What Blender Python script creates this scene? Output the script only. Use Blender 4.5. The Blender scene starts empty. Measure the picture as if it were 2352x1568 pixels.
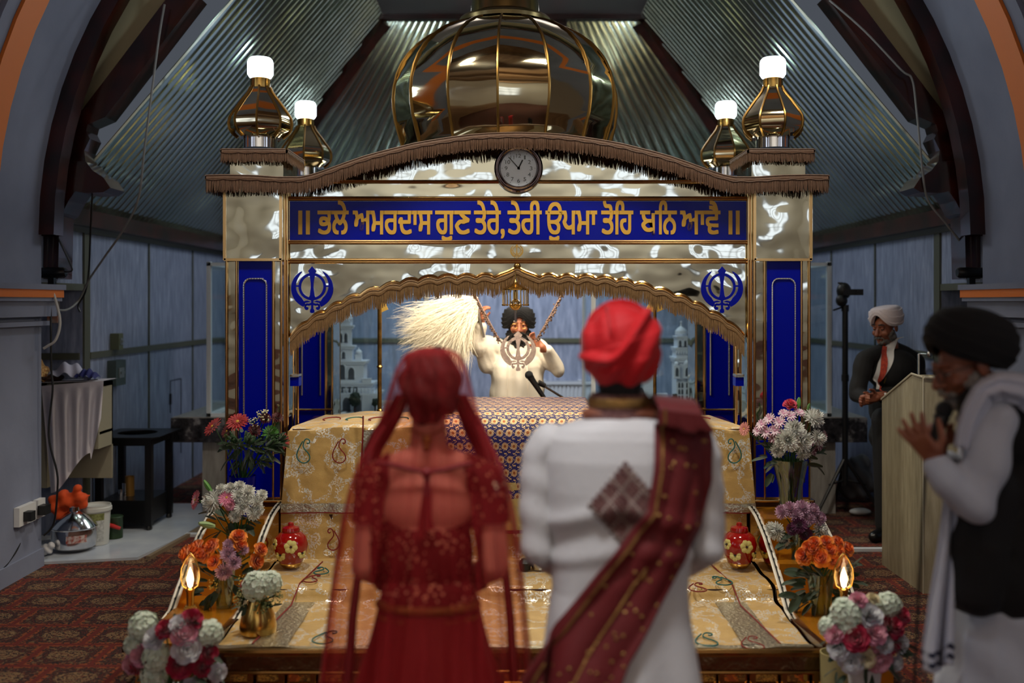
import bpy, bmesh, math, random
from mathutils import Vector, Matrix, Euler
from mathutils.bvhtree import BVHTree
SC = bpy.context.scene
COL = SC.collection
RND = random.Random(11)
PI = math.pi
F = 2286.7          # focal length in pixels of the 2352 px wide frame (35 mm lens)
EYE = 1.75          # camera height

# ------------------------------------------------------------------ camera, world, lights, exposure
cam = bpy.data.cameras.new('camera')
cam.lens = 35; cam.sensor_width = 36; cam.shift_y = (695 - 784) / 2352
cam.dof.use_dof = True; cam.dof.focus_distance = 5.9; cam.dof.aperture_fstop = 1.0
camo = bpy.data.objects.new('camera', cam); COL.objects.link(camo)
camo.location = (0, 0, EYE); camo.rotation_euler = (PI / 2, 0, 0)
SC.camera = camo
SC.view_settings.view_transform = 'Standard'; SC.view_settings.look = 'None'
SC.view_settings.gamma = 1; SC.view_settings.use_curve_mapping = False
SC.view_settings.exposure = 0.0
wd = bpy.data.worlds.new('world'); wd.use_nodes = True; SC.world = wd
wd.node_tree.nodes['Background'].inputs[0].default_value = (0.55, 0.62, 0.75, 1)
wd.node_tree.nodes['Background'].inputs[1].default_value = 0.12

def lamp(name, kind, loc, energy, col=(1, 1, 1), target=None, size=0.5, size_y=None, spot=None, blend=.4):
    l = bpy.data.lights.new(name, kind); l.energy = energy; l.color = col
    if kind == 'AREA':
        l.size = size
        if size_y: l.shape = 'RECTANGLE'; l.size_y = size_y
    elif kind == 'SPOT':
        l.spot_size = math.radians(spot); l.spot_blend = blend; l.shadow_soft_size = size
    else: l.shadow_soft_size = size
    o = bpy.data.objects.new(name, l); COL.objects.link(o); o.location = loc
    if target is not None:
        o.rotation_euler = (Vector(target) - Vector(loc)).to_track_quat('-Z', 'Y').to_euler()
    return o
WARM = (1, .86, .66); COOL = (.80, .89, 1)
lamp('canopy_downlight', 'AREA', (0.05, 6.75, 2.27), 38, WARM, (0.03, 6.95, 0), 1.9, .5)
lamp('canopy_spotlight', 'SPOT', (0.1, 6.25, 2.2), 20, WARM, (0.0, 7.35, 1.30), .10, spot=75)
lamp('stage_spotlight', 'SPOT', (-1.2, 4.5, 4.7), 280, (1, .92, .78), (-.4, 5.6, 1.0), .2, spot=84)
lamp('stage_spotlight', 'SPOT', (1.4, 4.5, 4.7), 280, (1, .92, .78), (.55, 5.6, 1.0), .2, spot=84)
lamp('nave_ceiling_light', 'SPOT', (-0.25, 1.75, 4.5), 360, (.95, .97, 1), (0.12, 2.95, 1.3), .30, spot=38, blend=.9)
lamp('added_nave_wall_fill', 'AREA', (0, -6.3, 5.9), 330, (1, .97, .93), (0, -9.2, 2.6), 9, .6)  # added fill, no real fixture: brightens the rear hall wall for the mirror panels
lamp('added_nave_ceiling_fill', 'AREA', (0, -1.5, 4.6), 190, (1, .90, .76), (0, -1.5, 9), 4, 2)  # added fill, no real fixture: lifts the hall ceiling that the dome reflects
lamp('chancel_light', 'AREA', (0.0, 9.3, 4.45), 62, (.93, .97, 1), (0, 9.8, 0), 1.6, .8)
lamp('rear_wall_spotlight', 'SPOT', (0.0, 8.5, 4.2), 480, (.9, .95, 1), (0, 11, 1.45), .2, spot=62, blend=.7)
lamp('chancel_light', 'AREA', (0.0, 7.9, 4.5), 26, (1, .98, .92), (0, 7.9, 9), 1.4, .6)

# ------------------------------------------------------------------ helpers
def P(px, py, d): return Vector(((px - 1176) * d / F, d, EYE + (695 - py) * d / F))
def lin(c):
    def f(v):
        v /= 255.0
        return v / 12.92 if v <= .04045 else ((v + .055) / 1.055) ** 2.4
    return (f(c[0]), f(c[1]), f(c[2]), 1)
def lerp(a, b, t): return a + (b - a) * t
def interp(tab, x):
    if x <= tab[0][0]: return tab[0][1]
    for (a, b), (c, d) in zip(tab, tab[1:]):
        if x <= c: return b + (d - b) * (x - a) / (c - a)
    return tab[-1][1]
def smooth01(t): t = max(0, min(1, t)); return t * t * (3 - 2 * t)

class MB:
    """collects shapes, builds them as one mesh object"""
    def __init__(s): s.v = []; s.f = []; s.mi = []; s.uv = {}
    def add(s, vs, fs, mi=0, uvs=None):
        b = len(s.v); s.v += [Vector(v) for v in vs]
        for f in fs: s.f.append([i + b for i in f]); s.mi.append(mi)
        if uvs:
            for i, u in enumerate(uvs): s.uv[b + i] = u
        return s
    def box(s, a, b, mi=0):
        x0, y0, z0 = a; x1, y1, z1 = b
        return s.add([(x0, y0, z0), (x1, y0, z0), (x1, y1, z0), (x0, y1, z0), (x0, y0, z1), (x1, y0, z1), (x1, y1, z1), (x0, y1, z1)],
                     [(0, 3, 2, 1), (4, 5, 6, 7), (0, 1, 5, 4), (1, 2, 6, 5), (2, 3, 7, 6), (3, 0, 4, 7)], mi)
    def bar(s, a, b, w, h, mi=0, up=(0, 0, 1)):
        a = Vector(a); b = Vector(b); t = (b - a).normalized(); up = Vector(up)
        if abs(t.dot(up)) > .98: up = Vector((0, 1, 0))
        x = t.cross(up).normalized() * w / 2; z = x.cross(t).normalized() * h / 2
        return s.add([a - x - z, a + x - z, a + x + z, a - x + z, b - x - z, b + x - z, b + x + z, b - x + z],
                     [(0, 1, 2, 3), (7, 6, 5, 4), (0, 4, 5, 1), (1, 5, 6, 2), (2, 6, 7, 3), (3, 7, 4, 0)], mi)
    def tube(s, pts, r, n=8, mi=0, cap=True):
        pts = [Vector(p) for p in pts]; m = len(pts); vs = []; fs = []
        rs = r if isinstance(r, (list, tuple)) else [r] * m
        nrm = None
        for i, p in enumerate(pts):
            t = (pts[min(i + 1, m - 1)] - pts[max(i - 1, 0)])
            t = t.normalized() if t.length > 1e-9 else Vector((0, 0, 1))
            if nrm is None: nrm = t.orthogonal().normalized()
            else:
                nrm = nrm - t * nrm.dot(t)
                nrm = nrm.normalized() if nrm.length > 1e-6 else t.orthogonal().normalized()
            b = t.cross(nrm)
            for k in range(n):
                a = 2 * PI * k / n; vs.append(p + (nrm * math.cos(a) + b * math.sin(a)) * rs[i])
        for i in range(m - 1):
            for k in range(n): fs.append((i * n + k, i * n + (k + 1) % n, (i + 1) * n + (k + 1) % n, (i + 1) * n + k))
        if cap: fs.append(tuple(range(n))[::-1]); fs.append(tuple((m - 1) * n + k for k in range(n)))
        return s.add(vs, fs, mi)
    def lathe(s, prof, n=24, c=(0, 0, 0), mi=0, a0=0, cap=True, M=None):
        c = Vector(c); vs = []; fs = []; m = len(prof)
        for r, z in prof:
            for k in range(n):
                a = 2 * PI * k / n + a0; v = Vector((r * math.cos(a), r * math.sin(a), z))
                vs.append((M @ v if M else v) + c)
        for i in range(m - 1):
            for k in range(n): fs.append((i * n + k, i * n + (k + 1) % n, (i + 1) * n + (k + 1) % n, (i + 1) * n + k))
        if cap:
            if prof[0][0] > 1e-5: fs.append(tuple(range(n))[::-1])
            if prof[-1][0] > 1e-5: fs.append(tuple((m - 1) * n + k for k in range(n)))
        return s.add(vs, fs, mi)
    def ball(s, c, r, n=16, m=10, mi=0, M=None):
        r = r if isinstance(r, (tuple, list)) else (r, r, r); c = Vector(c)
        vs = [Vector((0, 0, -1))]; fs = []
        for i in range(1, m):
            ph = -PI / 2 + PI * i / m
            for k in range(n):
                a = 2 * PI * k / n; vs.append(Vector((math.cos(ph) * math.cos(a), math.cos(ph) * math.sin(a), math.sin(ph))))
        vs.append(Vector((0, 0, 1)))
        for k in range(n): fs.append((0, 1 + (k + 1) % n, 1 + k))
        for i in range(m - 2):
            for k in range(n): fs.append((1 + i * n + k, 1 + i * n + (k + 1) % n, 1 + (i + 1) * n + (k + 1) % n, 1 + (i + 1) * n + k))
        L = len(vs) - 1
        for k in range(n): fs.append((L, 1 + (m - 2) * n + k, 1 + (m - 2) * n + (k + 1) % n))
        out = []
        for v in vs:
            v = Vector((v.x * r[0], v.y * r[1], v.z * r[2])); out.append((M @ v if M else v) + c)
        return s.add(out, fs, mi)
    def capsule(s, a, b, ra, rb, n=12):
        a = Vector(a); b = Vector(b); t = b - a; L = t.length
        q = Vector((0, 0, 1)).rotation_difference(t.normalized() if L > 1e-6 else Vector((0, 0, 1))).to_matrix()
        prof = [(ra * math.cos(x), ra * math.sin(x)) for x in (-PI / 2 + .001, -1.2, -.8, -.4, 0)] + \
               [(rb * math.cos(x), L + rb * math.sin(x)) for x in (0, .4, .8, 1.2, PI / 2 - .001)]
        return s.lathe(prof, n, a, M=q)
    def prism(s, poly, y0, y1, mi=0, axis='y'):
        """extrude a 2-D outline (x,z) along y, or (y,z) along x, or (x,y) along z"""
        n = len(poly)
        def mk(p, d): return (p[0], d, p[1]) if axis == 'y' else ((d, p[0], p[1]) if axis == 'x' else (p[0], p[1], d))
        vs = [mk(p, y0) for p in poly] + [mk(p, y1) for p in poly]
        fs = [tuple(range(n)), tuple(range(2 * n - 1, n - 1, -1))]
        for i in range(n): fs.append((i, n + i, n + (i + 1) % n, (i + 1) % n))
        return s.add(vs, fs, mi)
    def grid(s, fn, nu, nv, mi=0, uv=None, closed=False):
        vs = []; us = []
        for j in range(nv + 1):
            for i in range(nu + (0 if closed else 1)):
                vs.append(fn(i / nu, j / nv))
                if uv: us.append(uv(i / nu, j / nv))
        w = nu if closed else nu + 1; fs = []
        for j in range(nv):
            for i in range(nu):
                fs.append((j * w + i, j * w + (i + 1) % w, (j + 1) * w + (i + 1) % w, (j + 1) * w + i))
        return s.add(vs, fs, mi, us if uv else None)
    def merge(s, o, M=None, mi=None):
        b = len(s.v); s.v += [(M @ v if M else v.copy()) for v in o.v]
        for f, m in zip(o.f, o.mi): s.f.append([i + b for i in f]); s.mi.append(m if mi is None else mi)
        for k, u in o.uv.items(): s.uv[k + b] = u
        return s
    def mesh(s, name, mats, smooth=None, origin=(0, 0, 0), solid=True):
        me = bpy.data.meshes.new(name); og = Vector(origin)
        me.from_pydata([v - og for v in s.v], [], s.f)
        for m in (mats if isinstance(mats, (list, tuple)) else [mats]): me.materials.append(m)
        me.polygons.foreach_set('material_index', s.mi)
        if s.uv:
            ul = me.uv_layers.new(name='uv')
            for lp in me.loops: ul.data[lp.index].uv = s.uv.get(lp.vertex_index, (0, 0))
        if solid:
            bm = bmesh.new(); bm.from_mesh(me); bmesh.ops.recalc_face_normals(bm, faces=bm.faces); bm.to_mesh(me); bm.free()
        if smooth is not None:
            me.shade_smooth(); me.set_sharp_from_angle(angle=math.radians(smooth))
        return me
    def build(s, name, mats, parent=None, smooth=40, label=None, solid=True, cat=None, group=None, origin=None):
        og = Vector((0, 0, 0)); p = parent
        while p: og += p.location; p = p.parent
        if origin is not None: og = Vector(origin)
        o = bpy.data.objects.new(name, s.mesh(name, mats, smooth, og, solid)); COL.objects.link(o)
        if parent: o.parent = parent
        elif origin is not None: o.location = og
        if label: o['label'] = label
        if cat: o['category'] = cat
        if group: o['group'] = group
        return o

def thing(name, label, cat, loc=(0, 0, 0), group=None):
    o = bpy.data.objects.new(name, None); COL.objects.link(o); o.location = loc
    o.empty_display_size = .1; o['label'] = label; o['category'] = cat
    if group: o['group'] = group
    return o
def struct(mb, name, mats, smooth=None, label=None, solid=True):
    o = mb.build(name, mats, smooth=smooth, solid=solid); o['kind'] = 'structure'
    if label: o['label'] = label
    return o
def copy_tree(o, parent=None):
    c = o.copy(); COL.objects.link(c)
    if parent: c.parent = parent
    for ch in [x for x in COL.objects if x.parent == o]: copy_tree(ch, c)
    return c

# ------------------------------------------------------------------ materials
class NT:
    def __init__(s, name):
        s.mat = bpy.data.materials.new(name); s.mat.use_nodes = True; s.nt = s.mat.node_tree
        s.nt.nodes.clear(); s.out = s.nt.nodes.new('ShaderNodeOutputMaterial')
    def n(s, typ, *ins, out=0, **kw):
        nd = s.nt.nodes.new('ShaderNode' + typ)
        for k, v in kw.items():
            if k[0] == '_': s.set(nd.inputs[k[1:].replace('_', ' ')], v)
            else: setattr(nd, k, v)
        for i, v in enumerate(ins):
            if v is not None: s.set(nd.inputs[i], v)
        s.last = nd
        return nd.outputs[out]
    def set(s, sock, v):
        if isinstance(v, bpy.types.NodeSocket): s.nt.links.new(v, sock)
        else: sock.default_value = v
    def m(s, op, a, b=None, c=None):
        return s.n('Math', a, b, c, operation=op)
    def mix(s, f, a, b):
        nd = s.nt.nodes.new('ShaderNodeMix'); nd.data_type = 'RGBA'
        s.set(nd.inputs[0], f); s.set(nd.inputs[6], a); s.set(nd.inputs[7], b); return nd.outputs[2]
    def ramp(s, f, stops):
        nd = s.nt.nodes.new('ShaderNodeValToRGB'); cr = nd.color_ramp
        while len(cr.elements) < len(stops): cr.elements.new(.5)
        for e, (p, c) in zip(cr.elements, stops): e.position = p; e.color = c
        s.set(nd.inputs[0], f); return nd.outputs[0]
    def coord(s, kind='Object', scale=None):
        o = s.nt.nodes.new('ShaderNodeTexCoord').outputs[kind]
        if scale is not None:
            mp = s.nt.nodes.new('ShaderNodeMapping'); s.set(mp.inputs[0], o); mp.inputs[3].default_value = scale; o = mp.outputs[0]
        return o
    def noise(s, co, scale, detail=3, rough=.5, out=0):
        return s.n('TexNoise', co, out=out, _Scale=scale, _Detail=detail, _Roughness=rough)
    def bump(s, h, strength=.3, dist=.02):
        return s.n('Bump', _Height=h, _Strength=strength, _Distance=dist)
    def surf(s, col, rough=.5, metal=0, **kw):
        nd = s.nt.nodes.new('ShaderNodeBsdfPrincipled')
        s.set(nd.inputs['Base Color'], col); s.set(nd.inputs['Roughness'], rough); s.set(nd.inputs['Metallic'], metal)
        for k, v in kw.items(): s.set(nd.inputs[k.replace('_', ' ')], v)
        s.nt.links.new(nd.outputs[0], s.out.inputs[0]); s.p = nd
        return s.mat
_M = {}
def pm(name, col, rough=.5, metal=0, bump=None, var=None, **kw):
    """plain material; bump=(scale, strength, dist), var=(other colour, scale)"""
    if name in _M: return _M[name]
    t = NT(name); c = lin(col)
    if bump or var: co = t.coord('Object')
    if var: c = t.mix(t.ramp(t.noise(co, var[1], 4), [(.35, (0, 0, 0, 1)), (.65, (1, 1, 1, 1))]), c, lin(var[0]))
    if bump: kw['Normal'] = t.bump(t.noise(co, bump[0], 3), bump[1], bump[2])
    _M[name] = t.surf(c, rough, metal, **kw)
    return _M[name]
def emit(name, col, strength):
    if name in _M: return _M[name]
    t = NT(name); t.nt.links.new(t.n('Emission', lin(col), strength), t.out.inputs[0]); _M[name] = t.mat
    return t.mat
def foil(name, col, rough, scale, strength, dist, stretch=(1, 1, 1)):
    t = NT(name); co = t.coord('Object', stretch)
    return t.surf(lin(col), rough, 1, Normal=t.bump(t.noise(co, scale, 2), strength, dist))
GOLD_ROD = pm('polished_gold_trim', (214, 176, 120), .18, 1)
GOLD = pm('brass', (192, 154, 84), .22, 1)
PANEL = foil('champagne_mirror_sheet', (198, 197, 182), .045, 2.2, .42, .05, (1, 1, 1.5))
BRONZE = foil('bronze_mirror_sheet', (208, 198, 168), .06, 2.2, .16, .03, (1, 1, 2))
BLUE = pm('royal_blue_acrylic', (0, 10, 140), .16, Specular_IOR_Level=.12)
SILVER = pm('silver_trim', (205, 205, 200), .25, 1)
MAHOG = pm('dark_mahogany', (58, 18, 12), .25, 0, var=((24, 8, 6), 6), Coat_Weight=.4, Coat_Roughness=.1)
BLACK = pm('black_plastic', (14, 14, 16), .45)
BLACKM = pm('black_steel', (16, 16, 18), .35, .4)
WHITEF = pm('white_frame', (205, 210, 215), .4)
CHROME = pm('chrome', (220, 220, 222), .12, 1)
OCHRE = pm('ochre_gold_laminate', (196, 128, 30), .25, .55)
PLASTER = pm('plaster', (120, 126, 146), .8, 0, bump=(18, .15, .01), var=((108, 114, 134), 2))
CREAM = pm('cream_paint', (186, 178, 142), .45)
ORANGE = pm('orange_paint', (206, 110, 28), .55)
OLIVE = pm('olive_trim', (74, 76, 62), .5)
GLASST = None
def thin_glass(name, tint=(235, 245, 245), refl=.06):
    t = NT(name)
    a = t.n('BsdfTransparent', lin(tint)); b = t.n('BsdfGlossy', (1, 1, 1, 1), .02)
    fr = t.n('LayerWeight', .25, out=0)
    f = t.m('MULTIPLY_ADD', fr, .35, refl)
    t.nt.links.new(t.n('MixShader', f, a, b), t.out.inputs[0]); return t.mat
GLASST = thin_glass('clear_glass', (244, 250, 251), .035)
def fabric(name, col, rough=.8, wave=None, sheen=.3, nscale=40, var=None):
    t = NT(name); co = t.coord('Object'); h = t.noise(co, nscale, 3)
    c = lin(col)
    if var: c = t.mix(t.noise(co, var[1], 3), c, lin(var[0]))
    kw = dict(Normal=t.bump(h, .15, .01)); kw['Sheen Weight'] = sheen * .3; kw['Sheen Roughness'] = .4
    return t.surf(c, rough, 0, **kw)
SKIN = pm('skin', (176, 112, 82), .5, 0, Subsurface_Weight=.08, Subsurface_Radius=(.3, .1, .05), var=((160, 94, 66), 14))
SKIND = pm('darker_skin', (138, 82, 56), .5, 0, Subsurface_Weight=.06, Subsurface_Radius=(.3, .1, .05), var=((120, 66, 46), 14))
SKINF = pm('fair_skin', (232, 178, 152), .5, 0, Subsurface_Weight=.1, Subsurface_Radius=(.3, .1, .05))
EYEW = pm('eye_white', (220, 214, 205), .2); IRIS = pm('eye_iris', (28, 16, 10), .15)

def streaky(name, a, b, c):
    """grey-blue marble-print wall boards, streaked on the slant"""
    t = NT(name); co = t.coord('Object')
    mp = t.nt.nodes.new('ShaderNodeMapping'); t.set(mp.inputs[0], co); mp.inputs[2].default_value = (0, math.radians(22), math.radians(10)); mp.inputs[3].default_value = (9, 9, 1.3)
    n1 = t.noise(mp.outputs[0], 3.2, 6, .6); n2 = t.noise(co, .8, 2)
    c1 = t.ramp(n1, [(.3, lin(a)), (.52, lin(b)), (.72, lin(c))])
    return t.surf(t.mix(t.m('MULTIPLY', n2, .5), c1, lin(a)), .42, 0, Normal=t.bump(n1, .08, .01))
WALLM = streaky('grey_blue_marble_board', (102, 112, 134), (134, 144, 170), (166, 174, 198))
STONEM = streaky('pale_marble_board', (120, 116, 112), (152, 148, 142), (178, 174, 168))
LECT = streaky('beige_stone_laminate', (126, 118, 96), (150, 142, 118), (170, 162, 138))
def darkmarble():
    t = NT('dark_marble'); co = t.coord('Object'); n = t.noise(co, 9, 8, .65)
    return t.surf(t.ramp(n, [(.38, lin((20, 20, 24))), (.55, lin((56, 54, 58))), (.68, lin((150, 148, 150)))]), .2)
DMARB = darkmarble()
def carpet():
    t = NT('red_persian_carpet'); co = t.coord('Object')
    sp = t.n('SeparateXYZ', co); X = sp; Y = t.last.outputs[1]
    W, H = .34, .30
    u = t.m('DIVIDE', X, W); v = t.m('DIVIDE', Y, H)
    row = t.m('FLOOR', v); u = t.m('ADD', u, t.m('MULTIPLY', row, .5))
    fu = t.m('SUBTRACT', t.m('FRACT', u), .5); fv = t.m('SUBTRACT', t.m('FRACT', v), .5)
    cell = t.m('ADD', t.m('FLOOR', u), t.m('MULTIPLY', row, 3.1))
    rnd = t.n('TexWhiteNoise', cell, noise_dimensions='1D')
    au = t.m('ABSOLUTE', fu); av = t.m('ABSOLUTE', fv); mx = t.m('MAXIMUM', au, av)
    dia = t.m('ADD', au, av); ell = t.m('SQRT', t.m('ADD', t.m('MULTIPLY', fu, fu), t.m('MULTIPLY', t.m('MULTIPLY', fv, fv), 1.6)))
    vor = t.n('TexVoronoi', co, _Scale=58); fine = t.noise(co, 90, 2)
    orn = t.m('GREATER_THAN', t.m('SINE', t.m('ADD', t.m('MULTIPLY', ell, 62), t.m('MULTIPLY', vor, 9))), .15)
    sc = t.m('GREATER_THAN', t.m('SINE', t.m('ADD', t.m('MULTIPLY', dia, 46), t.m('MULTIPLY', vor, 14))), .35)
    red = lin((84, 18, 12)); dk = lin((22, 10, 12)); crm = lin((146, 114, 78)); rust = lin((104, 36, 18)); nav = lin((22, 24, 34))
    field = t.mix(t.m('GREATER_THAN', rnd, .55), red, t.mix(t.m('GREATER_THAN', rnd, .8), dk, nav))
    c = t.mix(sc, field, t.mix(t.m('GREATER_THAN', rnd, .5), dk, rust))
    med = t.m('LESS_THAN', ell, .3)
    c = t.mix(t.m('MULTIPLY', med, orn), c, crm)
    c = t.mix(t.m('MULTIPLY', t.m('GREATER_THAN', vor, .72), .6), c, crm)
    c = t.mix(t.m('GREATER_THAN', mx, .40), c, t.mix(t.m('GREATER_THAN', vor, .45), dk, lin((150, 70, 30))))
    c = t.mix(t.m('GREATER_THAN', mx, .455), c, lin((112, 28, 14)))
    c = t.mix(t.m('MULTIPLY', fine, .85), c, dk)
    return t.surf(c, .95, 0, Normal=t.bump(fine, .5, .01))
CARPET = carpet()
def corr():
    t = NT('mirror_finish_ceiling_boards'); co = t.coord('Object'); n = t.noise(co, 1.1, 2)
    return t.surf(t.mix(n, lin((166, 182, 170)), lin((198, 206, 196))), .15, 1, Normal=t.bump(t.noise(co, 1.6, 2), .25, .05))
CORR = corr()
# ------------------------------------------------------------------ the setting
XW = 3.2; YB = 11.0; EAVE = 2.33
m = MB(); m.box((-7, -9.2, -.05), (7, 11.2, 0)); struct(m, 'floor', CARPET, label='red patterned persian style carpet')
for sx, side in ((-1, 'left'), (1, 'right')):
    m = MB(); m.box((sx * XW, 7.5, 0), (sx * (XW + .15), YB + .1, EAVE)); struct(m, 'wall_' + side, WALLM, label='grey blue streaked marble board wall')
    m = MB(); m.box((sx * XW, 7.42, 0), (sx * 4.4, 7.5, EAVE)); struct(m, 'wall_' + side + '_return', WALLM)
    m = MB(); m.box((sx * (XW - .02), 7.52, 1.325), (sx * XW, YB, 1.375)); struct(m, 'trim_1', OLIVE)
    m = MB(); m.box((sx * (XW + .02), 7.40, 1.325), (sx * 4.2, 7.425, 1.375)); struct(m, 'trim_2', OLIVE)
    m = MB(); m.box((sx * (XW - .10), 6.85, EAVE - .02), (sx * (XW + .2), YB + .1, EAVE + .10))
    struct(m, 'trim_3', MAHOG)                                     # eave beam
    m = MB(); m.box((sx * (XW - .03), 7.0, EAVE - .06), (sx * (XW + .02), YB, EAVE - .02)); struct(m, 'trim_4', OLIVE)
    m = MB()
    for yy in (7.52, 8.75, 9.95): m.box((sx * (XW - .012), yy, 0), (sx * XW, yy + .02, EAVE)) if yy > 7.6 else m.box((sx * (XW - .015), yy - .10, 0), (sx * XW, yy, EAVE))
    struct(m, 'trim_5', OLIVE)
    # lintel over the side recess next to the arch pier
    m = MB(); m.box((sx * XW, 6.6, 1.86), (sx * 3.6, 7.42, EAVE + .1)); struct(m, 'wall_' + side + '_lintel', WALLM)
    m = MB(); m.box((sx * (XW - .01), 6.6, 1.84), (sx * 3.6, 7.44, 1.89)); struct(m, 'trim_6', OLIVE)
m = MB(); m.box((-3.4, YB, 0), (3.4, YB + .15, EAVE + .1)); struct(m, 'wall_back', WALLM, label='grey blue streaked marble board wall behind the shrine')
m = MB(); m.box((-3.2, YB - .02, 1.31), (3.2, YB, 1.36)); struct(m, 'trim_7', OLIVE)
# vertical board joints on the back wall
m = MB()
for x in (-2.2, -.95, .9, 2.15): m.box((x, YB - .012, 0), (x + .02, YB, EAVE))
struct(m, 'trim_8', OLIVE)
# sloping mirror-board ceiling: hipped, ribbed along the slope
RTOP = 4.63; RX = 1.29; RYB = 10.05
def ribbed(a0, a1, b0, b1, pitch, nrm, mb):
    """boards from the eave line a0-a1 up to the ridge line b0-b1"""
    a0, a1, b0, b1, nrm = map(Vector, (a0, a1, b0, b1, nrm))
    L = (a1 - a0).length; n = int(L / pitch); pr = [(0, -.014), (.12, -.014), (.15, 0), (.34, .0028), (.57, .004), (.80, .0028), (1.0, 0)]
    ts = []
    for i in range(n):
        for p, h in pr[:-1]: ts.append(((i + p) / n, h))
    ts.append((1, 0)); vs = []; fs = []
    for t, h in ts: vs += [a0.lerp(a1, t) + nrm * h, b0.lerp(b1, t) + nrm * h]
    for i in range(len(ts) - 1): fs.append((2 * i, 2 * i + 2, 2 * i + 3, 2 * i + 1))
    mb.add(vs, fs)
for sx in (-1, 1):
    m = MB(); y0 = 6.95
    # straight part and the triangular part up to the hip
    nrm = Vector((-sx * .77, 0, -.64)).normalized()
    ribbed((sx * XW, y0, EAVE + .08), (sx * XW, RYB, EAVE + .08), (sx * RX, y0, RTOP), (sx * RX, RYB, RTOP), .105, nrm, m)
    ribbed((sx * XW, RYB, EAVE + .08), (sx * XW, YB, EAVE + .08), (sx * RX, RYB, RTOP), (sx * (XW - .01), YB - .01, EAVE + .09), .105, nrm, m)
    struct(m, 'ceiling', CORR, smooth=25, label='ribbed mirror finish sloping ceiling boards', solid=False)
    m = MB(); m.bar((sx * (XW - .02), YB - .05, EAVE + .08), (sx * RX, RYB, RTOP - .05), .17, .10); struct(m, 'trim_9', MAHOG)   # hip rafter
m = MB(); ribbed((-XW, YB, EAVE + .08), (XW, YB, EAVE + .08), (-RX, RYB, RTOP), (RX, RYB, RTOP), .16, Vector((0, -.9, -.4)).normalized(), m)
struct(m, 'ceiling', CORR, smooth=25, solid=False)
m = MB(); m.box((-RX - .02, 6.95, RTOP), (RX + .02, RYB + .05, RTOP + .05)); struct(m, 'ceiling', pm('grey_ceiling_board', (112, 106, 108), .35, .3))
m = MB(); m.box((-RX - .05, RYB - .12, RTOP - .05), (RX + .05, RYB - .02, RTOP + .02)); m.box((-.55, RYB - .06, RTOP - .62), (-.43, RYB, RTOP)); m.box((.43, RYB - .02, RTOP - .62), (.55, RYB + .05, RTOP)); struct(m, 'trim_10', MAHOG)
# chancel arch: thick round-headed wall with piers
AR = 3.13; AZ = 2.2; Y0 = 5.15; Y1 = 6.62
def arcpts(r, n=40): return [(-r * math.cos(PI * i / n), AZ + r * math.sin(PI * i / n)) for i in range(n + 1)]
m = MB(); a = arcpts(AR); NA = len(a)
vs = []; fs = []
out = [(-7, 0)] + [(-7, 6.6), (7, 6.6), (7, 0)]
def ring(y): return [(-AR, y, 0)] + [(x, y, z) for x, z in a] + [(AR, y, 0)]
r0 = ring(Y0); r1 = ring(Y1); n = len(r0)
fs = [(i, i + 1, n + i + 1, n + i) for i in range(n - 1)]
m.add(r0 + r1, fs)
for y in (Y0, Y1):
    half = n // 2
    left = [(x, z) for x, _, z in r0[:half + 1]]; right = [(x, z) for x, _, z in r0[half:]]
    m.add([(x, y, z) for x, z in left] + [(0, y, 6.6), (-7, y, 6.6), (-7, y, 0)], [tuple(range(len(left) + 3))])
    m.add([(x, y, z) for x, z in right] + [(7, y, 0), (7, y, 6.6), (0, y, 6.6)], [tuple(range(len(right) + 3))])
struct(m, 'wall_front', PLASTER, smooth=30, label='pale plaster chancel arch', solid=False)
def archband(y0, y1, r_in, r_out, mat, name):
    m = MB(); ai = arcpts(r_in); ao = arcpts(r_out); k = len(ai)
    vs = [(x, y0, z) for x, z in ai] + [(x, y1, z) for x, z in ai] + [(x, y0, z) for x, z in ao] + [(x, y1, z) for x, z in ao]
    fs = []
    for i in range(k - 1): fs += [(i, i + 1, k + i + 1, k + i), (i, 2 * k + i, 2 * k + i + 1, i + 1), (k + i, k + i + 1, 3 * k + i + 1, 3 * k + i)]
    m.add(vs, fs); struct(m, name, mat, smooth=30)
archband(5.72, 5.95, AR - .05, AR + .01, ORANGE, 'trim_11')
archband(5.60, 5.72, AR - .03, AR + .01, PLASTER, 'trim_12')
archband(6.58, 6.72, AR - .10, AR + .05, MAHOG, 'trim_13')
for sx in (-1, 1):   # capitals of the two piers
    m = MB()
    for z0, z1, o in ((1.60, 1.63, .05), (1.66, 1.76, .08), (1.76, 1.785, .11)): m.box((sx * (AR - o), Y0 - .05, z0), (sx * (AR + .3), Y1 + .02 + o * .4, z1))
    struct(m, 'trim_14', PLASTER)
    m = MB(); m.box((sx * (AR - .12), Y0 - .05, 1.785), (sx * (AR + .3), Y1 + .07, 1.835)); struct(m, 'trim_15', ORANGE)
    m = MB(); m.box((sx * (AR - .13), Y0 - .05, 1.835), (sx * (AR + .3), Y1 + .08, 1.87)); struct(m, 'trim_16', PLASTER)
    m = MB(); m.box((sx * (AR - .015), Y0, .0), (sx * (AR + .02), Y1 + .01, .12)); struct(m, 'baseboard_' + ('left' if sx < 0 else 'right'), PLASTER)
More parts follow.
